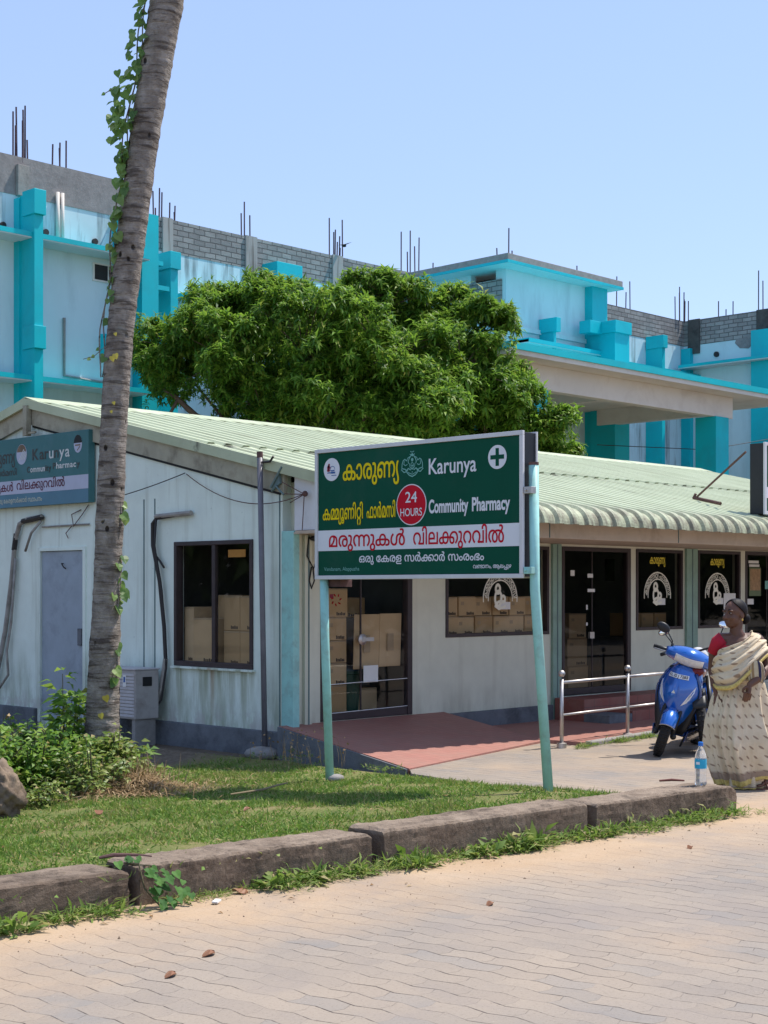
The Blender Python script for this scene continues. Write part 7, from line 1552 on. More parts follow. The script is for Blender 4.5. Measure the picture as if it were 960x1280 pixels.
def torus(b, c, Rr_, r, axis='y', n=32, m=12, flat=1.0):
    b0 = len(b.v)
    for i in range(n):
        a = 2*math.pi*i/n
        for k in range(m):
            w = 2*math.pi*k/m; q = Rr_ + r*math.cos(w)
            b.v.append((c[0] + q*math.cos(a), c[1] + r*flat*math.sin(w), c[2] + q*math.sin(a)))
    for i in range(n):
        for k in range(m):
            b._f((b0+i*m+k, b0+((i+1) % n)*m+k, b0+((i+1) % n)*m+(k+1) % m, b0+i*m+(k+1) % m))
def wheel(parent, c, rad, wdt, spokes=5):
    b = MB(); torus(b, c, rad-wdt*.55, wdt*.55, flat=.95)
    for i in range(40):
        a = 2*math.pi*i/40
        for s_ in (-1, 1): b.obox((c[0]+(rad-.006)*math.cos(a), c[1]+s_*wdt*.2, c[2]+(rad-.006)*math.sin(a)), (.006*math.cos(a), 0, .006*math.sin(a)), (-.008*math.sin(a), s_*.002, .008*math.cos(a)), (0, wdt*.17, 0))
    wh = b.build('wheel', M['rubber'], parent, smooth=True)
    b = MB(); Mx = Matrix.Rotation(R(90), 3, 'X')
    b.lathe([(rad-wdt*1.15, -wdt*.35), (rad-wdt*.9, -wdt*.4), (rad-wdt*.9, wdt*.4), (rad-wdt*1.15, wdt*.35)], c, 28, Mx); b.lathe([(.0, -wdt*.45), (.035, -wdt*.45), (.035, wdt*.45), (0, wdt*.45)], c, 14, Mx)
    for i in range(spokes):
        a = 2*math.pi*i/spokes; q = rad-wdt
        b.obox((c[0]+q*.5*math.cos(a), c[1], c[2]+q*.5*math.sin(a)), (q*.5*math.cos(a), 0, q*.5*math.sin(a)), (-.014*math.sin(a), 0, .014*math.cos(a)), (0, .012, 0))
    b.build('rim', M['grey_plastic'], wh)
    return wh

sc_ = thing('scooter', 'shiny blue motor scooter leaning on its side stand before the shop, beside the woman', 'scooter', (2.05, -3.05, 0), 0, None, True)
sc_.rotation_euler = (R(-13), 0, R(-164)); sc_.scale = (1.03, 1.03, 1.03)
front_wheel = wheel(sc_, (0, 0, .222), .222, .092); wheel(sc_, (-1.24, 0, .222), .222, .095)
b = MB()
def fender(u, v):
    a = R(30 + 100*v); w = (u-.5)*2; rad = .262 - .055*abs(w)**2.4
    return (rad*math.cos(a)*1.02 + .005, w*.078*(1-.15*abs(v-.4)), .222 + rad*math.sin(a))
b.grid(fender, 12, 18); o = b.build('front_fender', M['scooter_blue'], sc_, smooth=True, sub=1); s_ = o.modifiers.new('t', 'SOLIDIFY'); s_.thickness = .006
b = MB(); b.grid(lambda u, v: (fender(u, .0)[0] + .004 - .02*v, fender(u, 0)[1]*1.02, fender(u, 0)[2] - .012*v), 12, 2); b.build('fender_trim', M['lamp_white'], sc_, smooth=True)
b = MB()
for s_ in (-1, 1): b.tube([(.0, s_*.075, .222), (-.10, s_*.075, .45), (-.16, s_*.05, .56)], .020, 8); b.ball((0, s_*.085, .222), .03)
b.tube([(-.15, 0, .50), (-.33, 0, .95)], .03, 8); b.build('fork', M['black_plastic'], sc_, smooth=True)
# front apron
ZZ = [.20, .27, .36, .46, .56, .66, .76, .84, .875]
XF = [-.205, -.165, -.115, -.075, -.055, -.06, -.095, -.14, -.19]
HW = [.10, .135, .165, .188, .205, .212, .195, .155, .11]
def interp(t, A_): 
    t *= len(A_)-1; i = min(int(t), len(A_)-2); f = t-i; return A_[i]+(A_[i+1]-A_[i])*f
def apron(u, v):
    w = (u-.5)*2; hw = interp(v, HW)
    return (interp(v, XF) - .17*abs(w)**2.2 + .012*math.exp(-(w/.22)**2), hw*w*(1 + .02*math.sin(v*6)), interp(v, ZZ))
b = MB(); b.grid(apron, 22, 20); o = b.build('front_apron', M['scooter_blue'], sc_, smooth=True); s_ = o.modifiers.new('t', 'SOLIDIFY'); s_.thickness = .012; s_.offset = -1
b = MB(); b.grid(lambda u, v: (-.055 - .16 - .03*v + (.0 if .25 < v < .75 else .0), (u-.5)*2*interp(.1+.85*v, HW)*1.03, .22 + .62*v), 8, 10)
o = b.build('leg_shield', M['black_plastic'], sc_, smooth=True); s_ = o.modifiers.new('t', 'SOLIDIFY'); s_.thickness = .03
b = MB()
for s_ in (-1, 1):
    b.grid(lambda u, v: (-.055-.14 - .05*u, s_*(interp(.05+.9*v, HW)*1.0 + .016*math.sin(math.pi*u)), .24 + .58*v), 4, 12)
o = b.build('shield_edge', M['scooter_deep'], sc_, smooth=True); q = o.modifiers.new('t', 'SOLIDIFY'); q.thickness = .012
b = MB(); b.box(-.19, -.09, -.07, .07, .24, .46); o = b.build('wheel_well', M['dark'], sc_)
# panel gap between apron nose and fender, number band, indicators
def on_apron(u, v, lift=.006):
    p = Vector(apron(u, v)); pu = Vector(apron(u+.01, v)) - p; pv = Vector(apron(u, v+.01)) - p; nrm = pv.cross(pu).normalized()
    if nrm.x < 0: nrm = -nrm
    return p + nrm*lift
b = MB(); b.grid(lambda u, v: on_apron(.24+.5*u, .735+.055*v), 14, 2); nb_ = b.build('number_band', M['white'], sc_, smooth=True)
vv, ff = lat('KL 32 J 7283', .02); X0 = min(p[0] for p in vv); X1 = max(p[0] for p in vv)
b = MB(); b.raw([on_apron(.265+.45*(p[0]-X0)/(X1-X0), .745+.036*p[1]/.7, .0085) for p in vv], ff); b.build('number_lettering', M['ink'], nb_)
for s_ in (-1, 1):
    U_0 = lambda u: .5 + s_*(u-.5)
    tri_ = [(.70, .43), (.80, .475), (.885, .60), (.90, .675), (.80, .56)]
    b = MB(); b.poly([on_apron(U_0(u), v, .008) for u, v in tri_]); o = b.build('indicator', M['lamp_white'], sc_); q = o.modifiers.new('t', 'SOLIDIFY'); q.thickness = .008
    b = MB(); b.poly([on_apron(U_0(u), v, .013) for u, v in ((.77, .475), (.83, .51), (.865, .585), (.81, .54))]); b.build('lens', M['lamp_glass'], o)
    b = MB(); b.tube([on_apron(U_0(.97), .2, .0), on_apron(U_0(1.0), .45, .0), on_apron(U_0(.99), .7, 0)], .010, 6); b.build('side_trim', M['lamp_white'], sc_, smooth=True)
b = MB(); b.poly([on_apron(.46, .56, .006), on_apron(.54, .56, .006), on_apron(.5, .60, .006)]); b.build('badge', M['lamp_white'], sc_)
# handlebar cowl with the headlight
def cowl(u, v):
    w = (u-.5)*2; a = R(-105 + 235*v)
    hw = .235; sx = (.115 + .02*math.cos(a))*(1-.45*abs(w)**2.4); sz = .088*(1-.55*abs(w)**2.0)
    return (-.245 + sx*math.cos(a) - .09*abs(w)**1.6, hw*w, .955 - .05*abs(w)**1.8*.4 + sz*math.sin(a))
b = MB(); b.grid(cowl, 26, 22); o = b.build('handlebar_cowl', M['scooter_blue'], sc_, smooth=True); q = o.modifiers.new('t', 'SOLIDIFY'); q.thickness = .01; q.offset = -1
b = MB(); b.ball((-.27, 0, .945), .08, .2, .06, 16, 10); b.build('cowl_inside', M['black_plastic'], sc_)
def on_cowl(u, v, lift=.006):
    p = Vector(cowl(u, v)); c = Vector((-.27, p.y, .955)); return p + (p-c).normalized()*lift
b = MB(); b.grid(lambda u, v: on_cowl(.21+.58*u, (.17 + .27*v) + .05*abs(2*u-1)**2, .006), 18, 8); hl = b.build('headlight', M['lamp_white'], sc_, smooth=True)
b = MB(); b.grid(lambda u, v: on_cowl(.24+.52*u, (.20 + .20*v) + .05*abs(2*u-1)**2, .010), 18, 8); b.build('lens', M['lamp_glass'], hl, smooth=True)
for s_ in (-1, 1):
    b = MB(); b.tube([(-.30, s_*.20, .945), (-.355, s_*.34, .935)], .019, 10); b.tube([(-.352, s_*.335, .935), (-.358, s_*.35, .934)], .023, 10); g_ = b.build('handle_grip', M['black_plastic'], sc_, smooth=True)
    b = MB(); b.tube([(-.28, s_*.20, .935), (-.29, s_*.26, .925), (-.325, s_*.345, .92)], .007, 6); b.build('brake_lever', M['grey_plastic'], g_, smooth=True)
    b = MB(); b.tube([(-.30, s_*.19, .98), (-.30, s_*.205, 1.04), (-.28, s_*.27, 1.11)], .0065, 6); b.tube([(-.30, s_*.19, .965), (-.30, s_*.195, 1.02)], .013, 8); mr_ = b.build('mirror_stalk', M['black_plastic'], sc_, smooth=True)
    Rm = Matrix.Rotation(R(s_*18), 3, 'X')
    b = MB(); b.ball((-.275, s_*.325, 1.14), .024, .068, .044, 16, 10, Rm); b.build('mirror_shell', M['black_plastic'], mr_, smooth=True)
    b = MB(); b.ball((-.292, s_*.325, 1.14), .012, .060, .037, 16, 10, Rm); b.build('mirror_glass', M['mirror'], mr_, smooth=True)
# floor, body, seat and tail
b = MB(); b.box(-.80, -.20, -.15, .15, .20, .265); b.build('footboard', M['scooter_deep'], sc_, bevel=.025, seg=3)
b = MB(); b.box(-.78, -.24, -.14, .14, .266, .278); b.build('foot_mat', M['grey_plastic'], sc_, bevel=.004)
for s_ in (-1, 1):
    b = MB(); b.prism([(-.19, s_*.15, .16), (-.80, s_*.15, .16), (-.86, s_*.16, .26), (-.20, s_*.165, .26)], (0, s_*.012, 0)); b.build('side_skirt', M['scooter_deep'], sc_, bevel=.004)
def body(u, v):
    a = 2*math.pi*u; x = -.74 - .86*v; hw = interp(v, [.10, .15, .175, .17, .14, .09]); zt = interp(v, [.62, .70, .74, .77, .80, .80]); zb = interp(v, [.27, .27, .33, .43, .55, .66])
    c, s_ = math.cos(a), math.sin(a); sg = lambda t: math.copysign(abs(t)**.6, t)
    return (x, hw*sg(c), (zt+zb)/2 + (zt-zb)/2*sg(s_))
b = MB(); b.grid(body, 20, 12, True); b.poly([body(i/20, 0) for i in range(20)]); b.poly([body(i/20, 1) for i in range(20)]); b.build('rear_body', M['scooter_blue'], sc_, smooth=True)
def seat(u, v):
    a = 2*math.pi*u; x = -.70 - .82*v; hw = interp(v, [.08, .13, .145, .15, .14, .07]); zc = interp(v, [.70, .735, .755, .80, .83, .82]); h_ = interp(v, [.03, .05, .055, .055, .05, .02])
    return (x, hw*math.cos(a), zc + h_*math.sin(a))
b = MB(); b.grid(seat, 18, 12, True); b.poly([seat(i/18, 0) for i in range(18)]); b.poly([seat(i/18, 1) for i in range(18)]); b.build('seat', M['black_plastic'], sc_, smooth=True)
b = MB(); b.box(-.30, -.24, -.12, .12, .56, .70); b.build('glove_box', M['grey_plastic'], sc_, bevel=.015)
b = MB(); b.ball((-1.60, 0, .71), .03, .10, .05); b.build('tail_lamp', M['tail_red'], sc_, smooth=True)
b = MB(); b.tube([(-1.40, -.13, .82), (-1.62, -.13, .87), (-1.68, 0, .88), (-1.62, .13, .87), (-1.40, .13, .82)], .013, 8); b.build('grab_rail', M['grey_plastic'], sc_, smooth=True)
b = MB(); b.tube([(-.95, -.16, .25), (-1.2, -.19, .27), (-1.5, -.19, .36)], [.03, .05, .055], 12); b.build('exhaust', M['black_plastic'], sc_, smooth=True)
b = MB(); b.box(-1.25, -.85, -.1, .1, .2, .33); b.build('engine', M['grey_plastic'], sc_, bevel=.03)
b = MB(); b.tube([(-.72, .13, .22), (-.66, .27, .05), (-.62, .30, .035)], .011, 6); b.build('side_stand', M['black_plastic'], sc_)

# the front end is turned to the rider's left
PV = Vector((-.16, 0, .5)); AXS = Vector((-.36, 0, .93)).normalized()
TM = Matrix.Translation(PV) @ Matrix.Rotation(R(17), 4, AXS) @ Matrix.Translation(-PV)
def turned(o):
    if o.type == 'MESH': o.data.transform(TM)
    for ch in [x for x in bpy.data.objects if x.parent == o]: turned(ch)
for o in [x for x in bpy.data.objects if x.parent == sc_]:
    if o.name.split('.')[0] in ('front_fender', 'fender_trim', 'fork', 'handlebar_cowl', 'cowl_inside', 'headlight', 'handle_grip', 'mirror_stalk') or o == front_wheel: turned(o)

# the motorcycle behind the woman
mc = thing('motorcycle', 'dark red motorcycle parked facing the shop, mostly hidden behind the woman', 'motorcycle', (3.1, -2.95, 0), 0, None, True)
mc.rotation_euler = (R(-7), 0, R(31))
wheel(mc, (.62, 0, .30), .30, .075, 6); wheel(mc, (-.62, 0, .30), .30, .085, 6)
b = MB(); b.ball((.12, 0, .80), .27, .15, .13, 18, 10); b.build('fuel_tank', M['red_paint'], mc, smooth=True)
def mseat(u, v):
    a = 2*math.pi*u; x = -.05 - .68*v; return (x, interp(v, [.08, .12, .13, .12, .08])*math.cos(a), interp(v, [.80, .80, .83, .87, .88]) + .045*math.sin(a))
b = MB(); b.grid(mseat, 16, 10, True); b.poly([mseat(i/16, 0) for i in range(16)]); b.poly([mseat(i/16, 1) for i in range(16)]); b.build('seat', M['black_plastic'], mc, smooth=True)
b = MB(); b.ball((-.60, 0, .80), .20, .10, .075, 16, 10); b.build('tail_cowl', M['red_paint'], mc, smooth=True)
b = MB(); b.ball((-.80, 0, .81), .03, .08, .045, 14, 8); b.build('tail_lamp', M['tail_red'], mc, smooth=True)
b = MB()
for s_ in (-1, 1):
    b.tube([(.62, s_*.07, .30), (.42, s_*.07, .92)], .022, 8); b.tube([(-.62, s_*.09, .30), (-.40, s_*.1, .74)], .025, 8); b.tube([(.36, s_*.03, .85), (.0, s_*.1, .5), (-.1, s_*.1, .3), (-.6, s_*.08, .3)], .016, 8)
b.build('frame', M['black_plastic'], mc, smooth=True)
b = MB(); b.box(-.15, .28, -.13, .13, .22, .52); b.tube([(.1, 0, .5), (.16, 0, .68)], .09, 12); b.build('engine', M['grey_plastic'], mc, bevel=.03)
b = MB(); b.tube([(.2, -.14, .3), (-.2, -.17, .24), (-.85, -.19, .36)], [.02, .03, .045], 10); b.build('exhaust', M['grey_plastic'], mc, smooth=True)
b = MB(); b.ball((.52, 0, .90), .09, .11, .11); b.build('headlight', M['lamp_glass'], mc, smooth=True)
for xw in (.62, -.62):
    b = MB(); b.grid(lambda u, v: (xw + .34*math.cos(R(20+130*v)), (u-.5)*.13, .30 + .34*math.sin(R(20+130*v))), 4, 12)
    o = b.build('mudguard', M['black_plastic'], mc, smooth=True); q = o.modifiers.new('t', 'SOLIDIFY'); q.thickness = .006
b = MB(); b.tube([(.28, -.36, .98), (.36, -.2, 1.0), (.42, 0, .97), (.36, .2, 1.0), (.28, .36, .98)], .012, 8); b.build('handlebar', M['black_plastic'], mc, smooth=True)
for s_ in (-1, 1):
    b = MB(); b.tube([(.27, s_*.37, .98), (.33, s_*.25, 1.0)], .018, 8); b.build('handle_grip', M['black_plastic'], mc, smooth=True)
    b = MB(); b.tube([(.35, s_*.22, 1.0), (.36, s_*.25, 1.1), (.33, s_*.30, 1.19)], .006, 6); ms_ = b.build('mirror_stalk', M['black_plastic'], mc, smooth=True)
    Rm = Matrix.Rotation(R(-s_*16), 3, 'X') @ Matrix.Rotation(R(10), 3, 'Y')
    b = MB(); b.ball((.335, s_*.31, 1.215), .02, .062, .04, 16, 10, Rm); b.build('mirror_shell', M['black_plastic'], ms_, smooth=True)
    b = MB(); b.ball((.325, s_*.31, 1.215), .013, .058, .036, 16, 10, Rm); b.build('mirror_glass', M['mirror'], ms_, smooth=True)
b = MB(); b.tube([(-.05, .12, .3), (.0, .28, .03)], .011, 6); b.build('side_stand', M['black_plastic'], mc)

# ------------------------------------------------------------------ the woman in the sari
M['skin'] = plain('brown_skin', (.115, .052, .032), .5, .12, 14, spec=.4)
M['hair'] = plain('black_hair', (.010, .008, .009), .6, .3, 60, spec=.15)
M['blouse'] = plain('red_blouse_cloth', (.40, .012, .03), .8, .08, 30)
M['gold'] = plain('gold_jewel', (.65, .42, .12), .3, .05, metal=1.0)
M['sandal'] = plain('brown_sandal', (.10, .04, .03), .6)
def sari_mat(name, su, sv, hem=True, edge_v=False):
    k = NT(name); uv = k.coord('UV'); u, v, _ = k.sep(uv)
    wob = k.math('MULTIPLY', k.math('SUBTRACT', k.noise(uv, 9, 3), .5), .04)
    V_ = k.math('MULTIPLY', v, sv); row = k.math('FLOOR', V_); odd = k.math('MULTIPLY', k.math('MODULO', row, 2.), .5)
    wz = k.math('MULTIPLY', k.math('SUBTRACT', k.noise(k.mapping(uv, (1, 1, 1)), 4, 2), .5), 1.3); U_ = k.math('ADD', k.math('ADD', k.math('MULTIPLY', u, su), odd), wz)
    a = k.math('SUBTRACT', k.math('FRACT', U_), .5); c = k.math('SUBTRACT', k.math('FRACT', V_), .5)
    a2 = k.math('ADD', a, k.math('MULTIPLY', c, 1.0))
    d = k.math('ADD', k.math('POWER', k.math('MULTIPLY', a2, 1.5), 2.), k.math('POWER', k.math('MULTIPLY', c, 1.15), 2.))
    dot = k.rng(d, .03, .075, 1, 0)
    base = k.ramp(k.noise(k.coord(), 9, 4, .6), [(.3, (.56, .455, .31)), (.7, (.68, .575, .42))])
    cc = k.mix(k.math('MULTIPLY', dot, .78), base, (.19, .12, .085))
    t = k.math('ADD', v if not edge_v else u, wob)
    brown = k.math('MULTIPLY', k.rng(t, .17, .2, 1, 0) if hem else k.rng(t, .14, .18, 1, 0), .8)
    cc = k.mix(brown, cc, (.24, .165, .125))
    gold = k.rng(v if not edge_v else u, .085, .10, 1, 0); cc = k.mix(gold, cc, k.ramp(k.noise(k.coord(), 60, 3), [(.3, (.44, .33, .09)), (.7, (.66, .53, .20))]))
    k.bump(k.noise(k.mapping(k.coord(), (14, 14, 3)), 2.2, 4, .6), .35, .02)
    return k.fin(cc, .8, .15)
M['sari'] = sari_mat('cream_printed_sari', 24, 14); M['pallu'] = sari_mat('cream_printed_sari_end', 7, 9, False, True)
wm = thing('person', 'woman in a cream printed sari and red blouse, walking past the blue scooter', 'person', (.551, -4.852, .0), R(-45.73), None, True)
Hd = Vector((-.84, -.54, 0)).normalized(); Hs = Vector((-Hd.y, Hd.x, 0))      # facing and her left... in her own frame
if Hs.x < 0: Hs = -Hs
b = MB()
hc = Vector((-.045, .0, 1.405)); FR = Matrix((Hd, Hs, Vector((0, 0, 1)))).transposed()
def hp(f, l, z): return hc + Hd*f + Hs*l + Vector((0, 0, z))
b.ball(hp(-.012, 0, .03), .098, .076, .090, 20, 14, FR); b.ball(hp(.022, 0, -.035), .072, .064, .072, 18, 12, FR); b.ball(hp(.045, 0, -.080), .036, .042, .028, 14, 8, FR)
b.tube([hp(.078, 0, .022), hp(.098, 0, -.012), hp(.104, 0, -.026), hp(.086, 0, -.034)], [.009, .013, .017, .010], 8); 
for s_ in (-1, 1):
    b.ball(hp(.094, s_*.013, -.029), .011, .011, .009, 8, 6, FR); b.ball(hp(.062, s_*.036, -.026), .028, .026, .026, 10, 8, FR); b.ball(hp(-.010, s_*.076, -.005), .020, .008, .032, 10, 8, FR); b.ball(hp(.076, s_*.032, .030), .018, .026, .010, 10, 6, FR)
b.ball(hp(.086, 0, -.056), .013, .026, .007, 10, 6, FR); b.ball(hp(.084, 0, -.068), .013, .022, .009, 10, 6, FR)
b.tube([hp(-.025, 0, -.05), Vector((-.03, .01, 1.28)), Vector((-.005, .02, 1.20))], [.052, .052, .07], 14)
def limb(pts, r, n=12): b.tube(pts, r, n); [b.ball(p, q*.99, n=10, m=8) for p, q in zip(pts, r)]
b.ball((0, .015, 1.12), .165, .095, .13, 18, 12); b.ball((0, .01, .98), .15, .105, .14, 18, 12); b.ball((.0, .01, .84), .165, .12, .12, 18, 12)
limb([(-.14, .02, 1.205), (.14, .02, 1.205)], [.052, .052]); 
limb([(.150, .02, 1.19), (.180, -.02, 1.07), (.196, -.08, .97)], [.056, .050, .041]); limb([(.196, -.08, .97), (.11, -.18, .905), (.022, -.235, .85)], [.041, .038, .026])
limb([(-.155, .03, 1.19), (-.195, .07, 1.06), (-.205, .08, .95)], [.052, .045, .038]); limb([(-.205, .08, .95), (-.20, .03, .84), (-.19, -.03, .755)], [.038, .033, .024])
def hand(w, d, side, up):
    """palm and five fingers; d points along the hand, side to the thumb, up out of the back of the hand"""
    w, d, side, up = Vector(w), Vector(d).normalized(), Vector(side).normalized(), Vector(up).normalized()
    b.tube([w, w+d*.03, w+d*.075], [.025, .034, .036], 12, flat=.5)
    for i, (o_, l_) in enumerate(((.030, .068), (.010, .076), (-.010, .070), (-.029, .055))):
        p0 = w + d*.065 + side*o_; b.tube([p0, p0+d*l_*.45 - up*.004, p0+d*l_*.78 - up*.018, p0+d*l_ - up*.034], [.0098, .0092, .0085, .0068], 8)
    p0 = w + d*.02 + side*.024; b.tube([p0, p0+d*.022+side*.022-up*.006, p0+d*.05+side*.026-up*.016], [.0125, .011, .008], 8)
hand((.022, -.235, .85), (-.22, -.05, -1), (-.9, -.3, .2), (-.1, -1, .1)); hand((-.19, -.03, .755), (.0, -.25, -1), (.3, -1, .1), (-1, -.2, 0))
limb([(.08, .0, .80), (.13, -.03, .45), (.215, -.03, .09)], [.085, .062, .036]); limb([(-.08, .02, .80), (-.08, .02, .44), (-.01, .08, .08)], [.085, .062, .036])
def foot(h, d):
    h, d = Vector(h), Vector(d).normalized(); sd_ = Vector((-d.y, d.x, 0))
    b.tube([h - d*.035 + Vector((0, 0, .035)), h + d*.04 + Vector((0, 0, .045)), h + d*.12 + Vector((0, 0, .028))], [.032, .034, .036], 12, flat=.75)
    for i, o_ in enumerate((.026, .009, -.006, -.019, -.030)): b.tube([h + d*.115 + sd_*o_ + Vector((0, 0, .022)), h + d*(.175 - .010*i) + sd_*o_*1.15 + Vector((0, 0, .016))], [.012, .0085], 8)
foot((.235, -.05, .018), Hd); foot((-.01, .08, .018), Hd)
bd = b.build('body', M['skin'], wm, smooth=True)
rm = bd.modifiers.new('remesh', 'REMESH'); rm.mode = 'VOXEL'; rm.voxel_size = .0052; rm.use_smooth_shade = True
sm = bd.modifiers.new('smooth', 'SMOOTH'); sm.factor = .5; sm.iterations = 3
# face details, hair, jewellery
for s_ in (-1, 1):
    b = MB(); b.ball(hp(.0775, s_*.032, .012), .010, .013, .0055, 12, 8, FR); e_ = b.build('eye', plain('eye_white', (.30, .25, .22), .4), wm, smooth=True)
    b = MB(); b.ball(hp(.0850, s_*.032, .012), .004, .0065, .0058, 10, 8, FR); b.build('iris', M['hair'], e_, smooth=True)
    b = MB(); b.tube([hp(.088, s_*.014, .036), hp(.088, s_*.032, .041), hp(.074, s_*.050, .035)], [.003, .0035, .002], 6); b.build('eyebrow', M['hair'], wm)
    b = MB(); b.ball(hp(-.004, s_*.084, -.042), .008, .005, .010); b.build('earring', M['gold'], wm)
b = MB()
def haircap(u, v):
    a = 2*math.pi*u; t = v*1.0
    back = .5 - .5*math.cos(a)                       # 0 at the face, 1 at the back
    low = R(66) - R(118)*back**.75
    el = R(90) - (R(90)-low)*t
    w = 1 + .012*math.sin(a*30)*math.sin(t*3)
    return hp(-.014 + .107*w*math.cos(el)*math.cos(a), .085*w*math.cos(el)*math.sin(a), .032 + .098*w*math.sin(el))
b.grid(haircap, 48, 16, True); hr = b.build('hair', M['hair'], wm, smooth=True); q = hr.modifiers.new('t', 'SOLIDIFY'); q.thickness = .008; q.offset = -1
b = MB(); b.ball(hp(-.115, .0, -.035), .045, .050, .048, 16, 10, FR); b.build('hair_bun', M['hair'], hr, smooth=True)
# blouse
b = MB()
def blouse(u, v):
    a = 2*math.pi*u; z = .96 + .265*v; rx = interp(v, [.158, .170, .176, .172, .150, .09]); ry_ = interp(v, [.112, .118, .118, .108, .085, .07])
    dip = .035*max(0, -math.sin(a))*v**4
    return (rx*math.cos(a) - .005, .015 + ry_*math.sin(a), z - dip)
b.grid(blouse, 36, 14, True); bl = b.build('blouse', M['blouse'], wm, smooth=True)
for s_ in (-1,):
    b = MB(); b.tube([(s_*.125, .02, 1.205), (s_*.165, .03, 1.175), (s_*.195, .055, 1.085)], [.068, .066, .060], 16); b.build('sleeve', M['blouse'], bl, smooth=True)
# skirt of the sari
ZK = [.028, .10, .22, .38, .55, .72, .84, .93]; CX = [.012, .004, -.012, -.026, -.024, -.008, .004, .004]
RX = [.190, .212, .248, .270, .252, .216, .186, .160]; RY = [.175, .188, .205, .212, .192, .165, .142, .118]
def skirt(u, v):
    a = 2*math.pi*u; z = interp(v, ZK)
    front = math.exp(-((((math.degrees(a) - 235 + 180) % 360) - 180)/38)**2)
    f = (1-v)**.8
    rdg = lambda q: 1 - 2*abs(math.sin(q))
    fold = .046*f*rdg(a*3.5 + 1.1*v + .8*math.sin(a*2 + 1)) + .019*f*math.sin(a*11 + 2.5*v + 1.6*math.sin(a*3)) + .011*front*(1-.6*v)*math.sin(a*34 + v*1.2)
    swish = .085*math.exp(-((((math.degrees(a) - 340 + 180) % 360) - 180)/50)**2)*f**2
    fold += .016*math.sin(a*2 + v*9 + 1)*v*(1-v)*2 + .008*math.sin(a*3 - v*17)*v*(1-v)*2
    kx = 1 + (fold + swish)/.2
    zz = z + (.075*max(0, math.cos(a+.35))**1.5*(1-v)**4 + .008*math.sin(a*11)*(1-v)**6)
    return (interp(v, CX) + interp(v, RX)*kx*math.cos(a), .0 + interp(v, RY)*kx*math.sin(a), zz)
b = MB(); b.grid(skirt, 220, 46, True); o = b.build('sari_skirt', M['sari'], wm, smooth=True); q = o.modifiers.new('t', 'SOLIDIFY'); q.thickness = .004
b = MB(); b.grid(lambda u, v: (.03 + (.18+.012*math.sin(u*2*math.pi*13))*math.cos(2*math.pi*u), .0 + (.16+.012*math.sin(u*2*math.pi*13))*math.sin(2*math.pi*u), .008 + .1*v), 120, 4, True); b.build('sari_underlayer', M['sari'], wm, smooth=True)
# the end of the sari across the chest, over her left shoulder and down the back
UP = [(-.185, .03, 1.03), (-.185, -.075, 1.115), (-.115, -.125, 1.150), (-.015, -.125, 1.190), (.065, -.075, 1.240), (.095, .02, 1.275), (.07, .10, 1.235), (-.02, .135, 1.15), (-.12, .12, 1.02)]
LO = [(-.195, .02, .82), (-.195, -.12, .80), (-.09, -.205, .82), (.045, -.205, .95), (.185, -.125, 1.065), (.262, .01, 1.06), (.235, .125, 1.02), (.10, .17, .90), (-.08, .16, .82)]
def spl(A_, t):
    n_ = len(A_)-1; t = t*n_; i = min(int(t), n_-1); f = t-i; g_ = lambda k: np.array(A_[min(max(k, 0), n_)], float)
    return cat(g_(i-1), g_(i), g_(i+1), g_(i+2), f)
def pallu(u, v):
    lo, up = spl(LO, v), spl(UP, v); p = lo + (up-lo)*u
    c = np.array([.0, .02, p[2]]); out = p - c; out[2] = 0; out = out/max(np.linalg.norm(out), 1e-6)
    out[2] = .35
    bulge = .030*math.sin(math.pi*u) + .011*math.sin(u*24 + v*3.5 + .8*math.sin(v*9)) + .006*math.sin(u*41 - v*5)
    return tuple(p + out*bulge)
b = MB(); b.grid(pallu, 56, 90); o = b.build('sari_end', M['pallu'], wm, smooth=True); q = o.modifiers.new('t', 'SOLIDIFY'); q.thickness = .004
# gathered cloth at the waist
b = MB(); b.grid(lambda u, v: ((.178 + .016*math.sin(v*13 + u*5) + .012*math.sin(math.pi*v))*math.cos(2*math.pi*u), (.135 + .014*math.sin(v*13 + u*5))*math.sin(2*math.pi*u) - .012, .84 + .17*v + .02*math.sin(2*math.pi*u + 1)), 60, 16, True); b.build('sari_waist', M['pallu'], wm, smooth=True)
for s_, h in ((1, (.235, -.05)), (-1, (-.01, .08))):
    b = MB(); c = Vector((h[0], h[1], .008)) + Hd*.06; sd_ = Vector((-Hd.y, Hd.x, 0))
    b.prism([c + Hd*(.125*math.cos(t)) + sd_*(.045*math.sin(t)) - Vector((0, 0, .008)) for t in np.linspace(0, 2*math.pi, 18)[:-1]], (0, 0, .014)); sn = b.build('sandal', M['sandal'], wm)
    b = MB(); b.tube([c + Hd*.02 + sd_*.045, c + Hd*.035 + sd_*.03 + Vector((0, 0, .055)), c + Hd*.035 - sd_*.03 + Vector((0, 0, .055)), c + Hd*.02 - sd_*.045], .008, 6); b.build('strap', M['sandal'], sn)
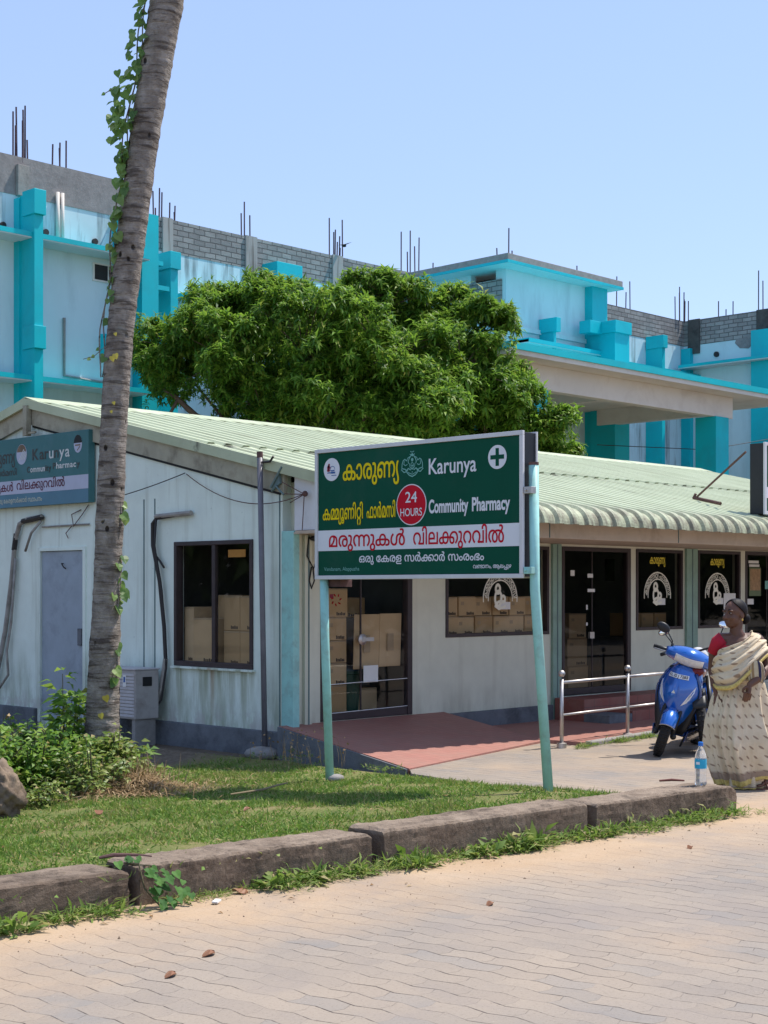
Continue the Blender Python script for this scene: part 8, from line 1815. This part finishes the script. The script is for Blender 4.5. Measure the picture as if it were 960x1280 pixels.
# the cloth bag under her arm
bg = thing('handbag', 'striped cream and navy cloth bag tucked under the arm of the woman', 'bag', (.551, -4.852, 0), R(-45.73), None, True)
M['bag_cream'] = plain('bag_cream_cloth', (.50, .42, .28), .85, .1, 30); M['bag_navy'] = plain('bag_navy_stripe', (.025, .025, .06), .8, .1); M['bag_brown'] = plain('bag_brown_cloth', (.27, .18, .09), .85, .1)
def bag(u, v):
    a = 2*math.pi*u; sg = lambda t: math.copysign(abs(t)**.55, t)
    k = 1 - .25*abs(2*v-1)**3
    return (.085 + .07*k*sg(math.cos(a)) - .01*v, -.185 + .035*k*sg(math.sin(a)), .865 + .165*v + .01*math.sin(a*3))
b = MB(); b.grid(bag, 28, 14, True); b.poly([bag(i/28, 0) for i in range(28)]); b.poly([bag(i/28, 1) for i in range(28)]); b.build('bag_body', M['bag_cream'], bg, smooth=True)
for ua, ub, mm in ((.70, .735, 'bag_brown'), (.76, .80, 'bag_navy'), (.82, .845, 'bag_brown'), (.87, .90, 'bag_navy'), (.64, .67, 'bag_brown')):
    def st_(u, v): 
        p = Vector(bag(ua + (ub-ua)*u, v)); c = Vector((.08, -.185, p.z)); return p + (p-c).normalized()*.0025
    b = MB(); b.grid(st_, 4, 14); b.build('stripe', M[mm], bg, smooth=True)
b = MB(); b.tube([(.10, -.165, 1.02), (.12, -.12, 1.10), (.16, -.08, 1.16), (.19, -.09, 1.10), (.195, -.15, 1.01)], .007, 6); b.build('bag_strap', M['bag_brown'], bg, smooth=True)
# a bird over the roofline
bi = MB(); c = Vector((-10.2, -11.3, 1.6)) + (FW + RT*((430-480)/1880) + Vector((0, 0, (738-307)/1880)))*45
bi.ball(c, .09, .05, .045); 
bi.poly([c + Vector((.05, .0, .02)), c + Vector((.15, -.18, .10)), c + Vector((.02, -.30, .06)), c + Vector((-.06, -.05, .02))]); bi.poly([c + Vector((.05, .0, .02)), c + Vector((.15, .18, .10)), c + Vector((.02, .30, .06)), c + Vector((-.06, .05, .02))])
tag(bi.build('bird', M['dark']), 'tiny dark bird flying above the block parapet', 'bird')
